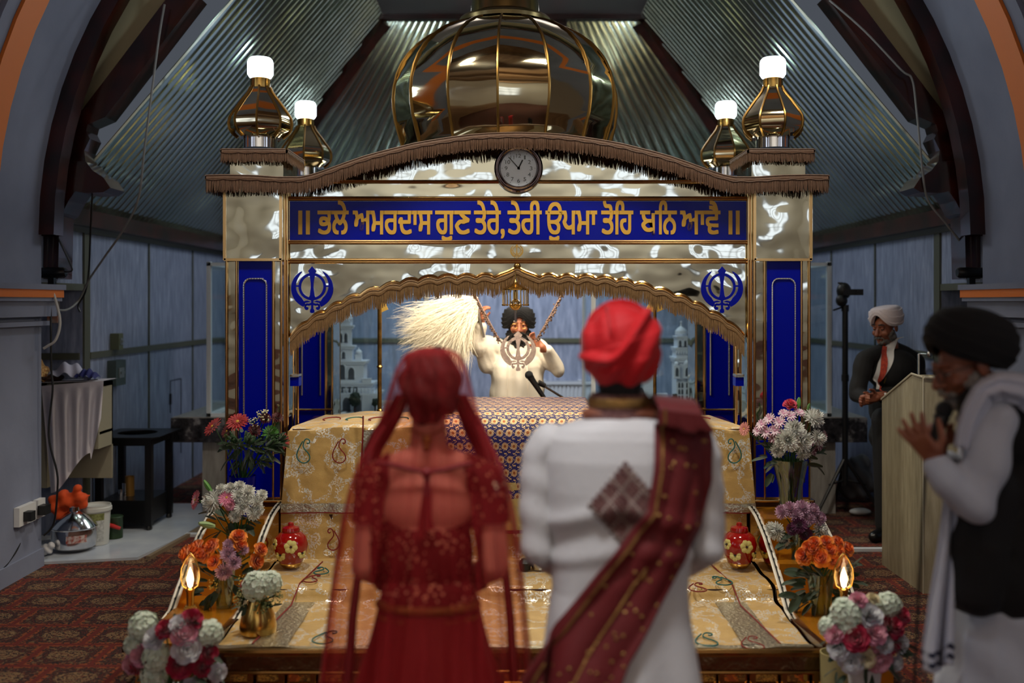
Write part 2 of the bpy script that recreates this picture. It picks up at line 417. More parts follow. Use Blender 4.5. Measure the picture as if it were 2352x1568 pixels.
# timber truss behind the arch and the cream spandrel wall above it
YT = 6.80
def tp(px, py, d=YT): v = P(px, py, d); return (v.x, v.z)
def mir(pts, sx): return pts if sx < 0 else [(-x, z) for x, z in pts]
for sx in (-1, 1):
    post = [tp(78, 372), tp(140, 372), tp(133, 640), tp(64, 640)]
    m = MB(); m.prism(mir(post, sx), YT, YT + .22)
    for k in range(4): m.bar((sx * -tp(88 + 12 * k, 400)[0] * -1, YT, tp(0, 400)[1]), (sx * -tp(78 + 13 * k, 635)[0] * -1, YT, tp(0, 632)[1]), .018, .02)
    struct(m, 'trim_17', MAHOG)
    corbel = [tp(76, 368), tp(195, 372), tp(192, 345), tp(205, 318), tp(196, 300), tp(200, 285), tp(240, 268), tp(455, -10), tp(385, -10), tp(150, 300), tp(76, 352)]
    m = MB(); m.prism(mir(corbel, sx), YT + .01, YT + .20); struct(m, 'trim_18', MAHOG)
    br = [tp(76, 368), tp(200, 372), tp(215, 392), tp(240, 408), tp(256, 432), tp(240, 442), tp(200, 444), tp(176, 440), tp(160, 462), tp(146, 490), tp(132, 500), tp(74, 440)]
    m = MB(); m.prism(mir(br, sx), YT - .02, YT + .24); struct(m, 'trim_19', MAHOG)
    sp = [tp(60, 380, 6.9), tp(120, 360, 6.9), tp(420, 0, 6.9), (-RX, RTOP + .1), (0, RTOP + .1), (0, 6.4), (-4.2, 6.4), (-4.2, 2.4)]
    m = MB(); m.prism(mir(sp, sx), 6.9, 6.94); struct(m, 'wall_front_gable', CREAM)
# marble floor slab in the left recess and its edging strips
m = MB(); m.prism([(-4.4, 6.66), (-3.13, 6.66), (-2.55, 6.78), (-2.45, 7.40), (-2.40, 8.6), (-3.2, 8.6), (-3.2, 7.42), (-4.4, 7.42)], 0, .018, axis='z')
struct(m, 'floor_slab', pm('white_marble_tile', (190, 196, 204), .2, 0, var=((168, 176, 188), 3)), label='polished white marble slab')
m = MB(); m.box((-2.45, 7.44, 0), (-1.95, 7.50, .02)); struct(m, 'trim_20', WHITEF)
m = MB(); m.bar((-2.48, 6.78, .012), (-2.42, 7.45, .012), .03, .025); m.bar((-2.38, 7.5, .01), (-2.30, 8.5, .01), .12, .02); struct(m, 'trim_21', pm('worn_wood_strip', (120, 104, 84), .6))
m = MB(); m.box((2.2, 7.0, 0), (3.2, 7.05, .02)); struct(m, 'trim_22', WHITEF)
# hall behind the camera (seen only in the mirrors, and the source of the daylight)
HALLW = pm('hall_wall_paint', (196, 190, 176), .8); HALLC = pm('hall_timber_ceiling', (158, 126, 92), .6, var=((134, 104, 74), 3))
for sx, side in ((-1, 'left'), (1, 'right')):
    m = MB(); m.box((sx * 6.5, -9, 0), (sx * 6.65, Y0, 6.4)); struct(m, 'wall_hall_' + side, HALLW)
    m = MB(); m.box((sx * 6.48, -9, 0), (sx * 6.5, Y0, 1.1)); struct(m, 'trim_23', HALLC)
m = MB(); m.box((-6.6, -9.15, 0), (6.6, -9, 6.4)); struct(m, 'wall_hall_rear', HALLW)
m = MB(); m.box((-6.6, -9.1, 6.4), (6.6, 6.95, 6.5)); struct(m, 'ceiling', HALLC)
m = MB()
for k in range(6): m.box((-6.5, -8 + 2.3 * k, 6.0), (6.5, -7.75 + 2.3 * k, 6.4))
struct(m, 'trim_24', HALLC)
DAY = emit('daylight_window', (225, 235, 255), 2.2)
for i, x in enumerate((-4.3, -1.5, 1.7, 4.5)):
    m = MB(); m.box((x - .5, -8.99, 2.2), (x + .5, -8.96, 4.6)); o = struct(m, 'window_%d' % (i + 1), DAY)
    f = MB()
    for dx in (-.5, -.17, .17, .5): f.box((x + dx - .04, -8.97, 2.15), (x + dx + .04, -8.92, 4.65))
    for z in (2.18, 3.0, 3.8, 4.6): f.box((x - .54, -8.97, z - .04), (x + .54, -8.92, z + .04))
    f.build('window_frame', WHITEF, o)
for i, (sx, y) in enumerate(((-1, -6), (-1, -2.5), (-1, 1), (1, -6), (1, -2.5), (1, 1))):
    m = MB(); m.box((sx * 6.49, y - .6, 2.2), (sx * 6.46, y + .6, 4.6)); o = struct(m, 'window_%d' % (i + 5), DAY)
    f = MB()
    for dy in (-.6, 0, .6): f.box((sx * 6.47, y + dy - .04, 2.15), (sx * 6.42, y + dy + .04, 4.65))
    f.build('window_frame', WHITEF, o)
# ------------------------------------------------------------------ the shrine canopy
YF = 6.0; YR = 7.35; SF = F / YF
def fx(px): return (px - 1176) / SF
def fz(py): return EYE + (695 - py) / SF
CX = fx(1188)
shrine = thing('shrine_canopy', 'mirror clad gold and royal blue shrine canopy with ribbed dome', 'shrine', (CX, YF, 0))
THREAD = fabric('brown_gold_fringe', (150, 118, 76), .55, sheen=.4, nscale=160, var=((104, 76, 46), 60))
THREAD2 = fabric('dark_fringe', (108, 78, 56), .55, sheen=.4, nscale=160, var=((70, 48, 34), 60))
def fringe(mb, path, band, length, gap=.0065, seed=3, out=(0, -1, 0)):
    """braided band along path (list of points) and hanging threads"""
    rr = random.Random(seed); path = [Vector(p) for p in path]; out = Vector(out)
    L = [0]
    for a, b in zip(path, path[1:]): L.append(L[-1] + (b - a).length)
    def at(s):
        for i in range(len(path) - 1):
            if s <= L[i + 1] or i == len(path) - 2:
                t = (s - L[i]) / max(1e-6, L[i + 1] - L[i]); return path[i].lerp(path[i + 1], t)
    n = int(L[-1] / .02) + 1
    # band: rounded strip with a scalloped lower seam
    for i in range(n):
        s0 = L[-1] * i / n; s1 = L[-1] * (i + 1) / n; p = at(s0); q = at(s1)
        d0 = .006 * abs(math.sin(s0 * PI / .10)); d1 = .006 * abs(math.sin(s1 * PI / .10))
        a = [p, p + out * .010 - Vector((0, 0, .004)), p + out * .012 - Vector((0, 0, band * .6)), p + out * .008 - Vector((0, 0, band + d0)), p - Vector((0, 0, band))]
        b = [q, q + out * .010 - Vector((0, 0, .004)), q + out * .012 - Vector((0, 0, band * .6)), q + out * .008 - Vector((0, 0, band + d1)), q - Vector((0, 0, band))]
        mb.add(a + b, [(k, k + 1, 6 + k, 5 + k) for k in range(4)])
    # piping cord on the upper edge and along the seam
    mb.tube([at(L[-1] * i / n) + out * .010 for i in range(n + 1)], .004, 5)
    mb.tube([at(L[-1] * i / n) + out * .011 - Vector((0, 0, band * .75 + .006 * abs(math.sin(L[-1] * i / n * PI / .10)))) for i in range(n + 1)], .0026, 4)
    for lay in (0, 1):
        k = int(L[-1] / gap)
        for i in range(k):
            p = at((i + .5 * lay + rr.random() * .4) * L[-1] / k); ln = length * (.82 + .25 * rr.random()); w = gap * .45
            tn = (at(min(L[-1], (i + 1) * L[-1] / k)) - p); tn.z = 0
            tn = tn.normalized() if tn.length > 1e-6 else Vector((1, 0, 0))
            t0 = p + out * (.007 - .006 * lay) - Vector((0, 0, band)); dx = tn * (rr.random() - .5) * .008 + out * (rr.random() - .3) * .006
            t1 = t0 - Vector((0, 0, ln * .55)) + dx * .4; t2 = t0 - Vector((0, 0, ln)) + dx
            mb.add([t0 - tn * w, t0 + out * .002, t0 + tn * w, t1 - tn * w * .9, t1 + out * .003, t1 + tn * w * .9, t2 - tn * w * .5, t2 + tn * w * .5],
                   [(0, 1, 4, 3), (1, 2, 5, 4), (3, 4, 6), (4, 5, 7, 6)])
# pillars
def pillar(cx0, y0, zc, mirror):
    """x0 = left edge of pillar, front face at y0"""
    w = fx(650) - fx(520); d = .30
    m = MB(); m.box((cx0, y0, 0.57), (cx0 + w, y0 + d, zc)); o = m.build('pillar', PANEL, shrine)
    m = MB()
    for px in (523, 546, 630, 648):
        m.tube([(cx0 + fx(px) - fx(520), y0 - .006, .57), (cx0 + fx(px) - fx(520), y0 - .006, zc)], .0085, 8)
    for px in (523, 648): m.tube([(cx0 + fx(px) - fx(520), y0 + d, .57), (cx0 + fx(px) - fx(520), y0 + d, zc)], .0085, 8)
    m.box((cx0, y0 - .012, .57), (cx0 + w, y0 + .0, .585))
    m.build('gold_edging', GOLD_ROD, o)
    m = MB(); m.box((cx0 + fx(551) - fx(520), y0 - .006, fz(1010)), (cx0 + fx(627) - fx(520), y0 + .002, zc)); m.box((cx0 + .012, y0 - .009, .585), (cx0 + w - .012, y0 + .002, fz(1010)))
    m.build('blue_panel', BLUE, o)
    # beaded outline frame with notched top
    xs = (563, 577, 603, 615); X = [cx0 + fx(q) - fx(520) for q in xs]; zt = fz(640); zn = fz(655)
    pts = [(X[0], fz(955)), (X[0], zn)] + [(X[0] + (X[1] - X[0]) * (1 - math.cos(t)), zn + (zt - zn) * math.sin(t) * 1.0) for t in (.4, .8, 1.2)] + [(X[1], zt), (X[2], zt)]
    pts += [(X[3] - (X[1] - X[0]) * (1 - math.cos(t)), zn + (zt - zn) * math.sin(t)) for t in (1.2, .8, .4)] + [(X[3], zn), (X[3], fz(955))]
    m = MB(); m.tube([(x, y0 - .009, z) for x, z in pts], .0058, 6)
    for (a, b), (c, e) in zip(pts, pts[1:]):
        n = max(1, int(math.hypot(c - a, e - b) / .014))
        for k in range(n): m.ball((lerp(a, c, (k + .5) / n), y0 - .015, lerp(b, e, (k + .5) / n)), .004, 5, 4)
    m.build('beaded_frame', SILVER, o)
    return o
ZC = fz(597)
pillar(fx(520), YF - .02, ZC, 1); pillar(fx(1728), YF - .02, ZC, 1)
WP = fx(650) - fx(520)
xr = (765 - 1176) * YR / F - WP
pillar(xr, YR, 2.42, 1); pillar((1596 - 1176) * YR / F, YR, 2.42, 1)
# mirrored pillar heads
for x0 in (520, 1728):
    m = MB(); m.box((fx(x0) - .004, YF - .045, fz(597)), (fx(x0 + 132) + .004, YF + .30, fz(412)))
    o = m.build('pillar_head', PANEL, shrine, smooth=None)
    m = MB()
    for px in (x0 + 1, x0 + 129): m.box((fx(px) - .008, YF - .054, fz(598)), (fx(px) + .008, YF - .044, fz(440)))
    m.box((fx(x0), YF - .054, fz(600)), (fx(x0 + 131), YF - .044, fz(594))); m.build('gold_edging', GOLD_ROD, o)
# lintel panels
LX, RXX = fx(655), fx(1724)
m = MB(); m.box((LX, YF + .012, fz(600)), (RXX, YF + .14, fz(555))); m.build('lower_lintel', PANEL, shrine, smooth=None)
m = MB(); m.box((LX, YF + .010, fz(457)), (RXX, YF + .14, fz(416))); m.build('upper_lintel', PANEL, shrine, smooth=None)
# text board
m = MB(); m.box((LX, YF + .004, fz(556)), (RXX, YF + .14, fz(456))); sb = m.build('text_board', SILVER, shrine, smooth=None)
m = MB(); m.box((fx(666), YF - .004, fz(551)), (fx(1714), YF + .01, fz(462))); m.build('blue_panel', BLUE, sb, smooth=None)
LETTER = pm('gold_vinyl_letters', (206, 160, 58), .5)
def glyphs(text, name, mat, parent, x0, x1, zbase, zcap, y, capunits, depth=.003, weight=0.0, proto=None):
    """one line of text as flat raised letters, fitted between x0 and x1"""
    cu = bpy.data.curves.new('line', 'FONT'); cu.body = text; cu.size = 1; cu.extrude = .02
    o = bpy.data.objects.new('line', cu); COL.objects.link(o); bpy.context.view_layer.update()
    me = bpy.data.meshes.new_from_object(o.evaluated_get(bpy.context.evaluated_depsgraph_get()))
    xs = [v.co.x for v in me.vertices]; a, b = min(xs), max(xs); s = (x1 - x0) / (b - a); sz = (zcap - zbase) / capunits
    mb = MB(); w_ = weight * sz
    for k, (ox, oz) in enumerate(((0, 0), (w_, w_), (-w_, w_), (w_, -w_), (-w_, -w_)) if weight else ((0, 0),)):
        mb.add([(x0 + (v.co.x - a) * s + ox, y - v.co.z * .05 - k * .00005, zbase + v.co.y * sz + oz) for v in me.vertices], [tuple(p.vertices) for p in me.polygons])
    bpy.data.objects.remove(o); bpy.data.curves.remove(cu); bpy.data.meshes.remove(me)
    return mb
TX = MB()
words = [('॥', 687, 711), ('ਭਲੇ', 731, 800), ('ਅਮਰਦਾਸ', 812, 992), ('ਗੁਣ', 1001, 1080), ('ਤੇਰੇ,', 1090, 1158), ('ਤੇਰੀ', 1167, 1243), ('ਉਪਮਾ', 1254, 1370),
         ('ਤੋਿਹ', 1382, 1453), None, ('ਆਵੈ', 1563, 1653), ('॥', 1674, 1697)]
for w in words:
    if w: TX.merge(glyphs(w[0], '', None, None, fx(w[1]), fx(w[2]), fz(537), fz(485), YF - .0065, .622, weight=.016))
TX.merge(glyphs('ਬ', '', None, None, fx(1471), fx(1508), fz(537), fz(485), YF - .0065, .622, weight=.016))
TX.merge(glyphs('ਿਨ', '', None, None, fx(1510), fx(1553), fz(537), fz(485), YF - .0066, .622, weight=.016))
lt = TX.build('lettering', LETTER, sb, smooth=None, solid=False)
# gold mouldings
m = MB()
for py, r in ((417, .010), (455, .011), (459, .006), (554, .009), (558, .007), (597, .011), (602, .008)):
    m.tube([(LX, YF - .002, fz(py)), (RXX, YF - .002, fz(py))], r, 8)
for px in (655, 661, 1718, 1724):
    m.tube([(fx(px), YF - .012, .57), (fx(px), YF - .012, fz(416))], .008, 8)
m.build('gold_moulding', GOLD_ROD, shrine)
# scalloped arch panel
half = [(667, 775), (707, 741), (747, 719), (786, 698), (827, 682), (873, 667), (919, 655), (961, 648), (1006, 643), (1050, 642), (1093, 641), (1136, 640)]
edge = []
for (a, b), (c, e) in zip(half, half[1:]):
    for k in range(6):
        t = k / 6; nx, ny = -(e - b), (c - a); ln = math.hypot(nx, ny); bulge = -8 * math.sin(PI * t)
        edge.append((lerp(a, c, t) + 0 * nx, lerp(b, e, t) + bulge * ny / ln))
edge += [(1136, 640), (1150, 634), (1164, 629), (1176, 624), (1188, 616)]
edge = edge + [(2376 - x, y) for x, y in edge[-2::-1]]
ed = [(fx(x), fz(y)) for x, y in edge]
m = MB(); m.prism([(LX, fz(775)), (LX, fz(600)), (RXX, fz(600)), (RXX, fz(775))] + ed[::-1], YF + .012, YF + .05)
ap = m.build('arch_panel', PANEL, shrine, smooth=None)
m = MB(); m.tube([(x, YF + .006, z + .012) for x, z in ed], .010, 6); m.tube([(x, YF + .0, z - .004) for x, z in ed], .006, 6); m.build('gold_edging', GOLD_ROD, ap)
m = MB(); fringe(m, [(x, YF - .004, z - .002) for x, z in ed], .030, .085, gap=.006); m.build('arch_fringe', THREAD, ap, smooth=None, solid=False)
# small rosette and emblem at the crown of the arch
m = MB(); m.ball((fx(1188), YF - .0, fz(611)), (.022, .018, .02)); m.lathe([(.001, 0), (.03, 0), (.034, .006), (.0, .01)], 12, (fx(1188), YF + .01, fz(622)), M=Matrix.Rotation(PI / 2, 3, 'X')); m.build('crown_boss', GOLD, ap)
def khanda(mb, cx, cz, s, y0, y1, fat=1, wide=1):
    """double-edged sword in a ring between two curved blades; s = half height"""
    sword = [(0, 1.0), (.17, .80), (.12, .70), (.10, .55), (.06, .3), (.055, .1), (.10, -.25), (.15, -.34), (.07, -.36), (.07, -.45), (.045, -.47), (.045, -.80), (.09, -.86), (.09, -.97), (0, -1.0)]
    sword = [(x * (1 + .7 * (fat - 1)), z) for x, z in sword]
    sword = sword + [(-x, z) for x, z in sword[-2:0:-1]]
    mb.prism([(cx + x * s, cz + z * s) for x, z in sword], y0 - .0016, y1 + .0004)
    def ringseg(a0, a1, ro, ri, ox=0, oz=0, n=40):
        for i in range(n):
            t0 = lerp(a0, a1, i / n); t1 = lerp(a0, a1, (i + 1) / n)
            r = lambda f, t: f(t) if callable(f) else f
            q = [(ox + r(ro, t0) * math.cos(t0), oz + r(ro, t0) * math.sin(t0)), (ox + r(ro, t1) * math.cos(t1), oz + r(ro, t1) * math.sin(t1)), (ox + r(ri, t1) * math.cos(t1), oz + r(ri, t1) * math.sin(t1)), (ox + r(ri, t0) * math.cos(t0), oz + r(ri, t0) * math.sin(t0))]
            mb.prism([(cx + x * s, cz + z * s) for x, z in q], y0, y1)
    ringseg(0, 2 * PI, .585 + .02 * (fat - 1), .475 - .06 * (fat - 1), 0, .13)
    for sg in (1, -1):
        A = -PI / 2 + .42; B = .98
        def ang(t): return t if sg > 0 else PI - t
        n = 36
        for i in range(n):
            def blade(u):
                t = lerp(A, B, u); wdt = .30 * fat ** .4 * (1 - u) ** .6 * (.6 + .4 * min(1, u * 6)) + .012
                ro = .93 - .13 * u * u; ri = ro - wdt
                return (sg * ro * math.cos(t), .12 + ro * math.sin(t)), (sg * ri * math.cos(t) - 0, .12 + ri * math.sin(t))
            o0, i0 = blade(i / n); o1, i1 = blade((i + 1) / n)
            mb.prism([(cx + x * s, cz + z * s) for x, z in (o0, o1, i1, i0)], y0 - .0008, y1 + .0002)
        mb.prism([(cx + sg * x * s, cz + z * s) for x, z in ((.56, .19), (.74, .19), (.74, .12), (.56, .12))], y0 - .0004, y1 + .0003)
        hook = [(sg * x, z) for x, z in ((.04, -.60), (.14, -.64), (.26, -.62), (.31, -.70), (.27, -.80), (.20, -.82), (.21, -.75))]
        for (a, b), (c, e) in zip(hook, hook[1:]):
            nx, nz = -(e - b), c - a; l = math.hypot(nx, nz) or 1; nx *= .045 / l; nz *= .045 / l
            mb.prism([(cx + X * s, cz + Z * s) for X, Z in ((a + nx, b + nz), (c + nx, e + nz), (c - nx, e - nz), (a - nx, b - nz))], y0 - .0011, y1 + .0003)
        mb.prism([(cx + (sg * .24 + .07 * math.cos(k)) * s, cz + (-.80 + .07 * math.sin(k)) * s) for k in [j * PI / 5 for j in range(10)]], y0 - .0013, y1 + .0003)
        mb.prism([(cx + sg * X * s, cz + Z * s) for X, Z in ((.04, -.52), (.30, -.56), (.36, -.70), (.42, -.62), (.38, -.50), (.20, -.46))], y0 - .0005, y1 + .0003)
for px in (716.5, 1659):
    m = MB(); khanda(m, fx(px), fz(665), fx(54) - fx(0), YF + .006, YF + .013); m.build('khanda_emblem', BLUE, ap, smooth=None, label='royal blue emblem')
m = MB(); khanda(m, fx(1187), fz(577), fx(17) - fx(0), YF - .004, YF + .013); m.build('gold_emblem', GOLD, shrine, smooth=None)
# low crossbars between front and rear posts
for sx, a, b in ((1, 662, 682), (-1, 1694, 1713)):
    m = MB(); m.box((fx(a), YF + .05, fz(888)), (fx(b), YF + .13, fz(868))); m.box((fx(a), YF + .04, fz(866)), (fx(b), YF + .13, fz(861)), 1)
    m.build('side_bracket', [BLUE, SILVER], shrine, smooth=None)
    x = fx(a if sx > 0 else b); xi = fx(676 if sx > 0 else 1700)
    m = MB(); m.tube([(xi, YF + .1, .6), (xi, YF + .1, fz(760))], .007, 6)
    zb = EYE - (940 - 695) * YR / F
    m.tube([((680 - 1176) * YR / F, YR - .02, zb), ((765 - 1176) * YR / F, YR - .02, zb)] if sx > 0 else [((1596 - 1176) * YR / F, YR - .02, zb), ((1690 - 1176) * YR / F, YR - .02, zb)], .008, 6)
    m.build('side_rod', GOLD_ROD, shrine)
# rear lintel, inner ceiling, arched eaves sheet, gable panel behind the clock
m = MB(); m.box((xr, YR + .02, 2.15), (-xr + 2 * CX, YR + .14, 2.42)); m.build('rear_lintel', PANEL, shrine, smooth=None)
for sg in (-1, 1):
    m = MB(); x0 = fx(640) if sg < 0 else fx(1724); m.box((x0, YF + .3, 2.2), (x0 + .06, YR + .1, 2.42)); m.build('side_lintel', PANEL, shrine, smooth=None)
m = MB(); m.box((fx(520), YF + .15, 2.36), (fx(1862), YR + .25, 2.40)); m.build('canopy_ceiling', pm('white_laminate', (225, 222, 214), .5), shrine, smooth=None)
YC = 5.84; SC_ = F / YC
top = [(475, 403), (520, 402), (580, 403), (640, 407), (690, 407), (715, 402), (740, 394), (770, 383), (800, 372), (835, 360), (870, 350), (910, 340), (950, 330), (995, 322), (1040, 315), (1080, 310), (1120, 307), (1155, 305.5), (1188, 305)]
top = top + [(2376 - x, y) for x, y in top[-2::-1]]
tw = [((x - 1176) / SC_, EYE + (695 - y) / SC_) for x, y in top]
vs = []; fs = []; n = len(tw)
for dz in (0, -.025):
    for y in (YC, YR + .45): vs += [(x, y, z + dz) for x, z in tw]
for i in range(n - 1): fs += [(i, i + 1, n + i + 1, n + i), (2 * n + i, 3 * n + i, 3 * n + i + 1, 2 * n + i + 1), (i, 2 * n + i, 2 * n + i + 1, i + 1), (n + i, n + i + 1, 3 * n + i + 1, 3 * n + i)]
fs += [(0, n, 3 * n, 2 * n), (n - 1, 3 * n - 1, 4 * n - 1, 2 * n - 1)]
m = MB(); m.add(vs, fs); ev = m.build('eaves', BRONZE, shrine, smooth=40)
path = [(tw[0][0], YC + 1.2, tw[0][1])]
m = MB(); fringe(m, [(x, YC - .002, z) for x, z in tw], .028, .072, gap=.0062, seed=5)
fringe(m, [(tw[0][0], YC + .9, tw[0][1]), (tw[0][0], YC, tw[0][1])], .028, .072, gap=.008, seed=6, out=(-1, 0, 0))
fringe(m, [(tw[-1][0], YC, tw[-1][1]), (tw[-1][0], YC + .9, tw[-1][1])], .028, .072, gap=.008, seed=7, out=(1, 0, 0))
m.build('eaves_fringe', THREAD2, ev, smooth=None, solid=False)
gp = [((x - 1176) / SF, EYE + (695 - (y + 16)) / SF) for x, y in top if 655 < x < 1724]
m = MB(); m.prism([(LX, fz(418)), ] + [(max(LX, min(RXX, x)), max(z, fz(416))) for x, z in gp] + [(RXX, fz(418))], YF + .03, YF + .12); m.build('gable_panel', PANEL, shrine, smooth=None)
# caps and corner turrets with lit glass tops
GLOW = emit('lit_frosted_glass', (232, 246, 255), 7)
def turret_proto():
    c = MB()
    return c
prof = [(40, 340), (40, 322), (50, 318), (62, 308), (69, 297), (71, 284), (69, 272), (62, 260), (52, 246), (43, 233), (34, 222), (27, 212), (23, 203), (22, 200)]
def turret(pxc, y, k, first):
    s = 1 / (F / 6.15)                       # metres per pixel at the front turrets
    base = EYE + (695 - 340) * s; x = pxc
    z = lambda py: EYE + (695 - py) * s
    t = MB(); t.lathe([(r * s, z(p)) for r, p in prof[2:]], 8, (x, y, 0), a0=.13)
    o = t.build('turret', BRONZE, shrine, smooth=32)
    b = MB(); b.lathe([(38 * s, z(342)), (38 * s, z(318))], 20, (x, y, 0)); b.build('turret_foot', CHROME, o)
    r = MB()
    for i in range(8):
        a = .13 + 2 * PI * i / 8
        r.tube([(x + (rr + 1) * s * math.cos(a), y + (rr + 1) * s * math.sin(a), z(p)) for rr, p in prof[2:]], .0075, 6)
    r.build('turret_rib', pm('aged_brass', (120, 92, 48), .35, 1), o)
    c = MB(); c.lathe([(22 * s, z(203)), (22.5 * s, z(200)), (22.5 * s, z(182)), (20 * s, z(180))], 20, (x, y, 0)); c.build('turret_collar', GOLD, o)
    g = MB(); pr = [(20, 181), (25, 178), (28.5, 172)]
    for i in range(9): pr += [(29.5, 171 - i * 3.4), (28, 169.3 - i * 3.4)]
    pr += [(28, 139), (24, 134), (14, 132), (.01, 131.5)]
    g.lathe([(rr * s, z(p)) for rr, p in pr], 28, (x, y, 0)); g.build('lamp_glass', GLOW, o, smooth=50)
    lamp('turret_lamp', 'POINT', (x, y, z(118)), 9, (.85, .95, 1), size=.06)
    # square cap with fringe and its mirrored plinth
for pxc, y in ((-578, 6.15), (599, 6.15), (-578, 7.5), (599, 7.5)):
    turret(pxc * 6.15 / F + (0), y, 1, 0)
for sg in (-1, 1):
    for y0 in (5.90, 7.28):
        x0, x1 = ((510 - 1176) * 5.9 / F, (657 - 1176) * 5.9 / F)
        if sg > 0: x0, x1 = ((1720 - 1176) * 5.9 / F, (1868 - 1176) * 5.9 / F)
        zt = EYE + (695 - 343) * 5.9 / F; dz = .03
        if y0 > 7 : pass
        m = MB(); m.box((x0, y0, zt - dz), (x1, y0 + .47, zt)); o = m.build('turret_cap', BRONZE, shrine, smooth=None)
        m = MB(); fringe(m, [(x0, y0 + .47, zt), (x0, y0, zt)], .022, .055, .0062, out=(-1, 0, 0)); fringe(m, [(x0, y0, zt), (x1, y0, zt)], .022, .055, .0062); fringe(m, [(x1, y0, zt), (x1, y0 + .47, zt)], .022, .055, .0062, out=(1, 0, 0))
        m.build('cap_fringe', THREAD2, o, smooth=None, solid=False)
        m = MB(); m.box((x0 + .03, y0 + .06, EYE + (695 - 408) * 5.9 / F), (x1 - .03, y0 + .44, zt - dz)); m.build('turret_plinth', PANEL, shrine, smooth=None)
# main dome
YD = 6.7; SD = F / YD; DX = (1160 - 1176) / SD
def dz(py): return EYE + (695 - py) / SD
dp = [(236, 350), (240, 335), (247, 312), (253, 290), (257, 262), (258, 240), (256, 215), (249, 185), (238, 160), (222, 136), (202, 115), (178, 96), (150, 80), (120, 68), (95, 60), (60, 54)]
m = MB(); m.lathe([(r / SD, dz(p)) for r, p in dp], 15, (DX, YD, 0), a0=-PI / 2 - math.radians(3), cap=True); dm = m.build('dome', BRONZE, shrine, smooth=23)
for i in range(15):
    a = -PI / 2 - math.radians(3) + 2 * PI * i / 15
    m = MB(); m.tube([(DX + (r + 1) / SD * math.cos(a), YD + (r + 1) / SD * math.sin(a), dz(p)) for r, p in dp], .0085, 6); m.build('dome_rib', _M['aged_brass'], dm)
m = MB(); m.lathe([(95, 74), (106, 66), (107, 56), (100, 50), (82, 46)], 40) if 0 else None
m.lathe([(r / SD, dz(p)) for r, p in ((80, 62), (105, 60), (107, 52), (103, 46), (84, 41), (79, 36), (77, 10), (70, -20), (58, -42), (40, -58), (22, -66), (16, -80), (20, -95), (10, -110), (.01, -150))], 40, (DX, YD, 0))
m.build('dome_finial', pm('olive_brass', (150, 134, 92), .28, 1), dm)
m = MB(); m.lathe([(200 / SD, dz(362)), (236 / SD, dz(350))], 40, (DX, YD, 0), cap=False); m.build('dome_collar', GOLD, dm)
# clock hung on the gable panel
clk = thing('wall_clock', 'round silver rimmed wall clock hung under the fringed eaves', 'clock', (fx(1191), YF - .02, fz(388)))
RXM = Matrix.Rotation(PI / 2, 3, 'X')
cxx, czz = fx(1191), fz(388); px1 = 1 / SF
m = MB(); m.lathe([(r * px1, h) for r, h in ((56, -.02), (55.5, .02), (52, .03), (49, .022), (47, .030), (44, .034), (41.5, .026), (41, .015))], 48, (cxx, YF - .02, czz), M=RXM, cap=False); m.build('clock_rim', pm('dark_chrome', (150, 140, 140), .12, 1), clk)
m = MB(); m.lathe([(.001, .014), (42 * px1, .014)], 48, (cxx, YF - .02, czz), M=RXM, cap=False); cf = m.build('clock_face', pm('clock_white', (240, 240, 246), .4), clk)
INK = pm('black_ink', (16, 16, 18), .5); yk = YF - .036
m = MB()
for h in range(1, 13):
    a = PI / 2 - 2 * PI * h / 12; sx = 28.5 * px1 * math.cos(a) + cxx; sz = 28.5 * px1 * math.sin(a) + czz; w = (3.1 if h < 10 else 5.4) * px1 * (.62 if h in (1,) else 1) * (.8 if h == 11 else 1)
    m.merge(glyphs(str(h), '', None, None, sx - w, sx + w, sz - 4.6 * px1, sz + 4.6 * px1, yk, .72))
    dx = 37.5 * px1 * math.cos(a) + cxx; dzz = 37.5 * px1 * math.sin(a) + czz; m.ball((dx, yk, dzz), (.0022, .0008, .0022), 8, 6)
m.build('numerals', INK, cf, smooth=None, solid=False)
for nm, ln, w, ang, tail in (('hour_hand', 21, 2.0, PI / 2 - 2 * PI * (12.88 / 12), 3), ('minute_hand', 34, 1.1, PI / 2 - 2 * PI * (53 / 60), 4)):
    d = Vector((math.cos(ang), 0, math.sin(ang))) * px1; c = Vector((cxx, yk - .004, czz))
    m = MB(); m.bar(c - d * tail, c + d * ln, w * px1 * 1.6, .002, up=(0, 1, 0)); m.lathe([(3 * px1, 0), (3 * px1, .004)], 12, tuple(c), M=RXM); m.build(nm, INK, clk)
m = MB(); m.lathe([(.001, .020), (41 * px1, .020)], 40, (cxx, YF - .02, czz), M=RXM, cap=False); m.build('clock_glass', GLASST, clk)
# ------------------------------------------------------------------ stage with side flower stands
stage = thing('shrine_stage', 'ochre stage under the canopy with curved side boards and low front rail', 'stage', (CX, YF, 0))
m = MB(); m.box((fx(522), YF - .02, 0), (fx(1862), 6.95, .50)); m.build('stage_body', OCHRE, stage, smooth=None)
m = MB(); m.box((fx(518), YF - .05, .515), (fx(1866), 6.98, .57)); m.build('stage_plinth', MAHOG, stage, smooth=None)
for (x0, x1) in ((xr - .02, xr + WP + .02), (-xr + 2 * CX - WP - .02, -xr + 2 * CX + .02)):
    m = MB(); m.box((x0, YR - .02, 0), (x1, YR + .33, .57)); m.build('rear_post_block', MAHOG, stage, smooth=None)
m = MB(); m.tube([(fx(522), YF - .055, .565), (fx(1862), YF - .055, .565)], .007, 6); m.box((fx(522), YF - .03, .495), (fx(1862), YF - .01, .515)); m.build('gold_moulding', GOLD_ROD, stage)
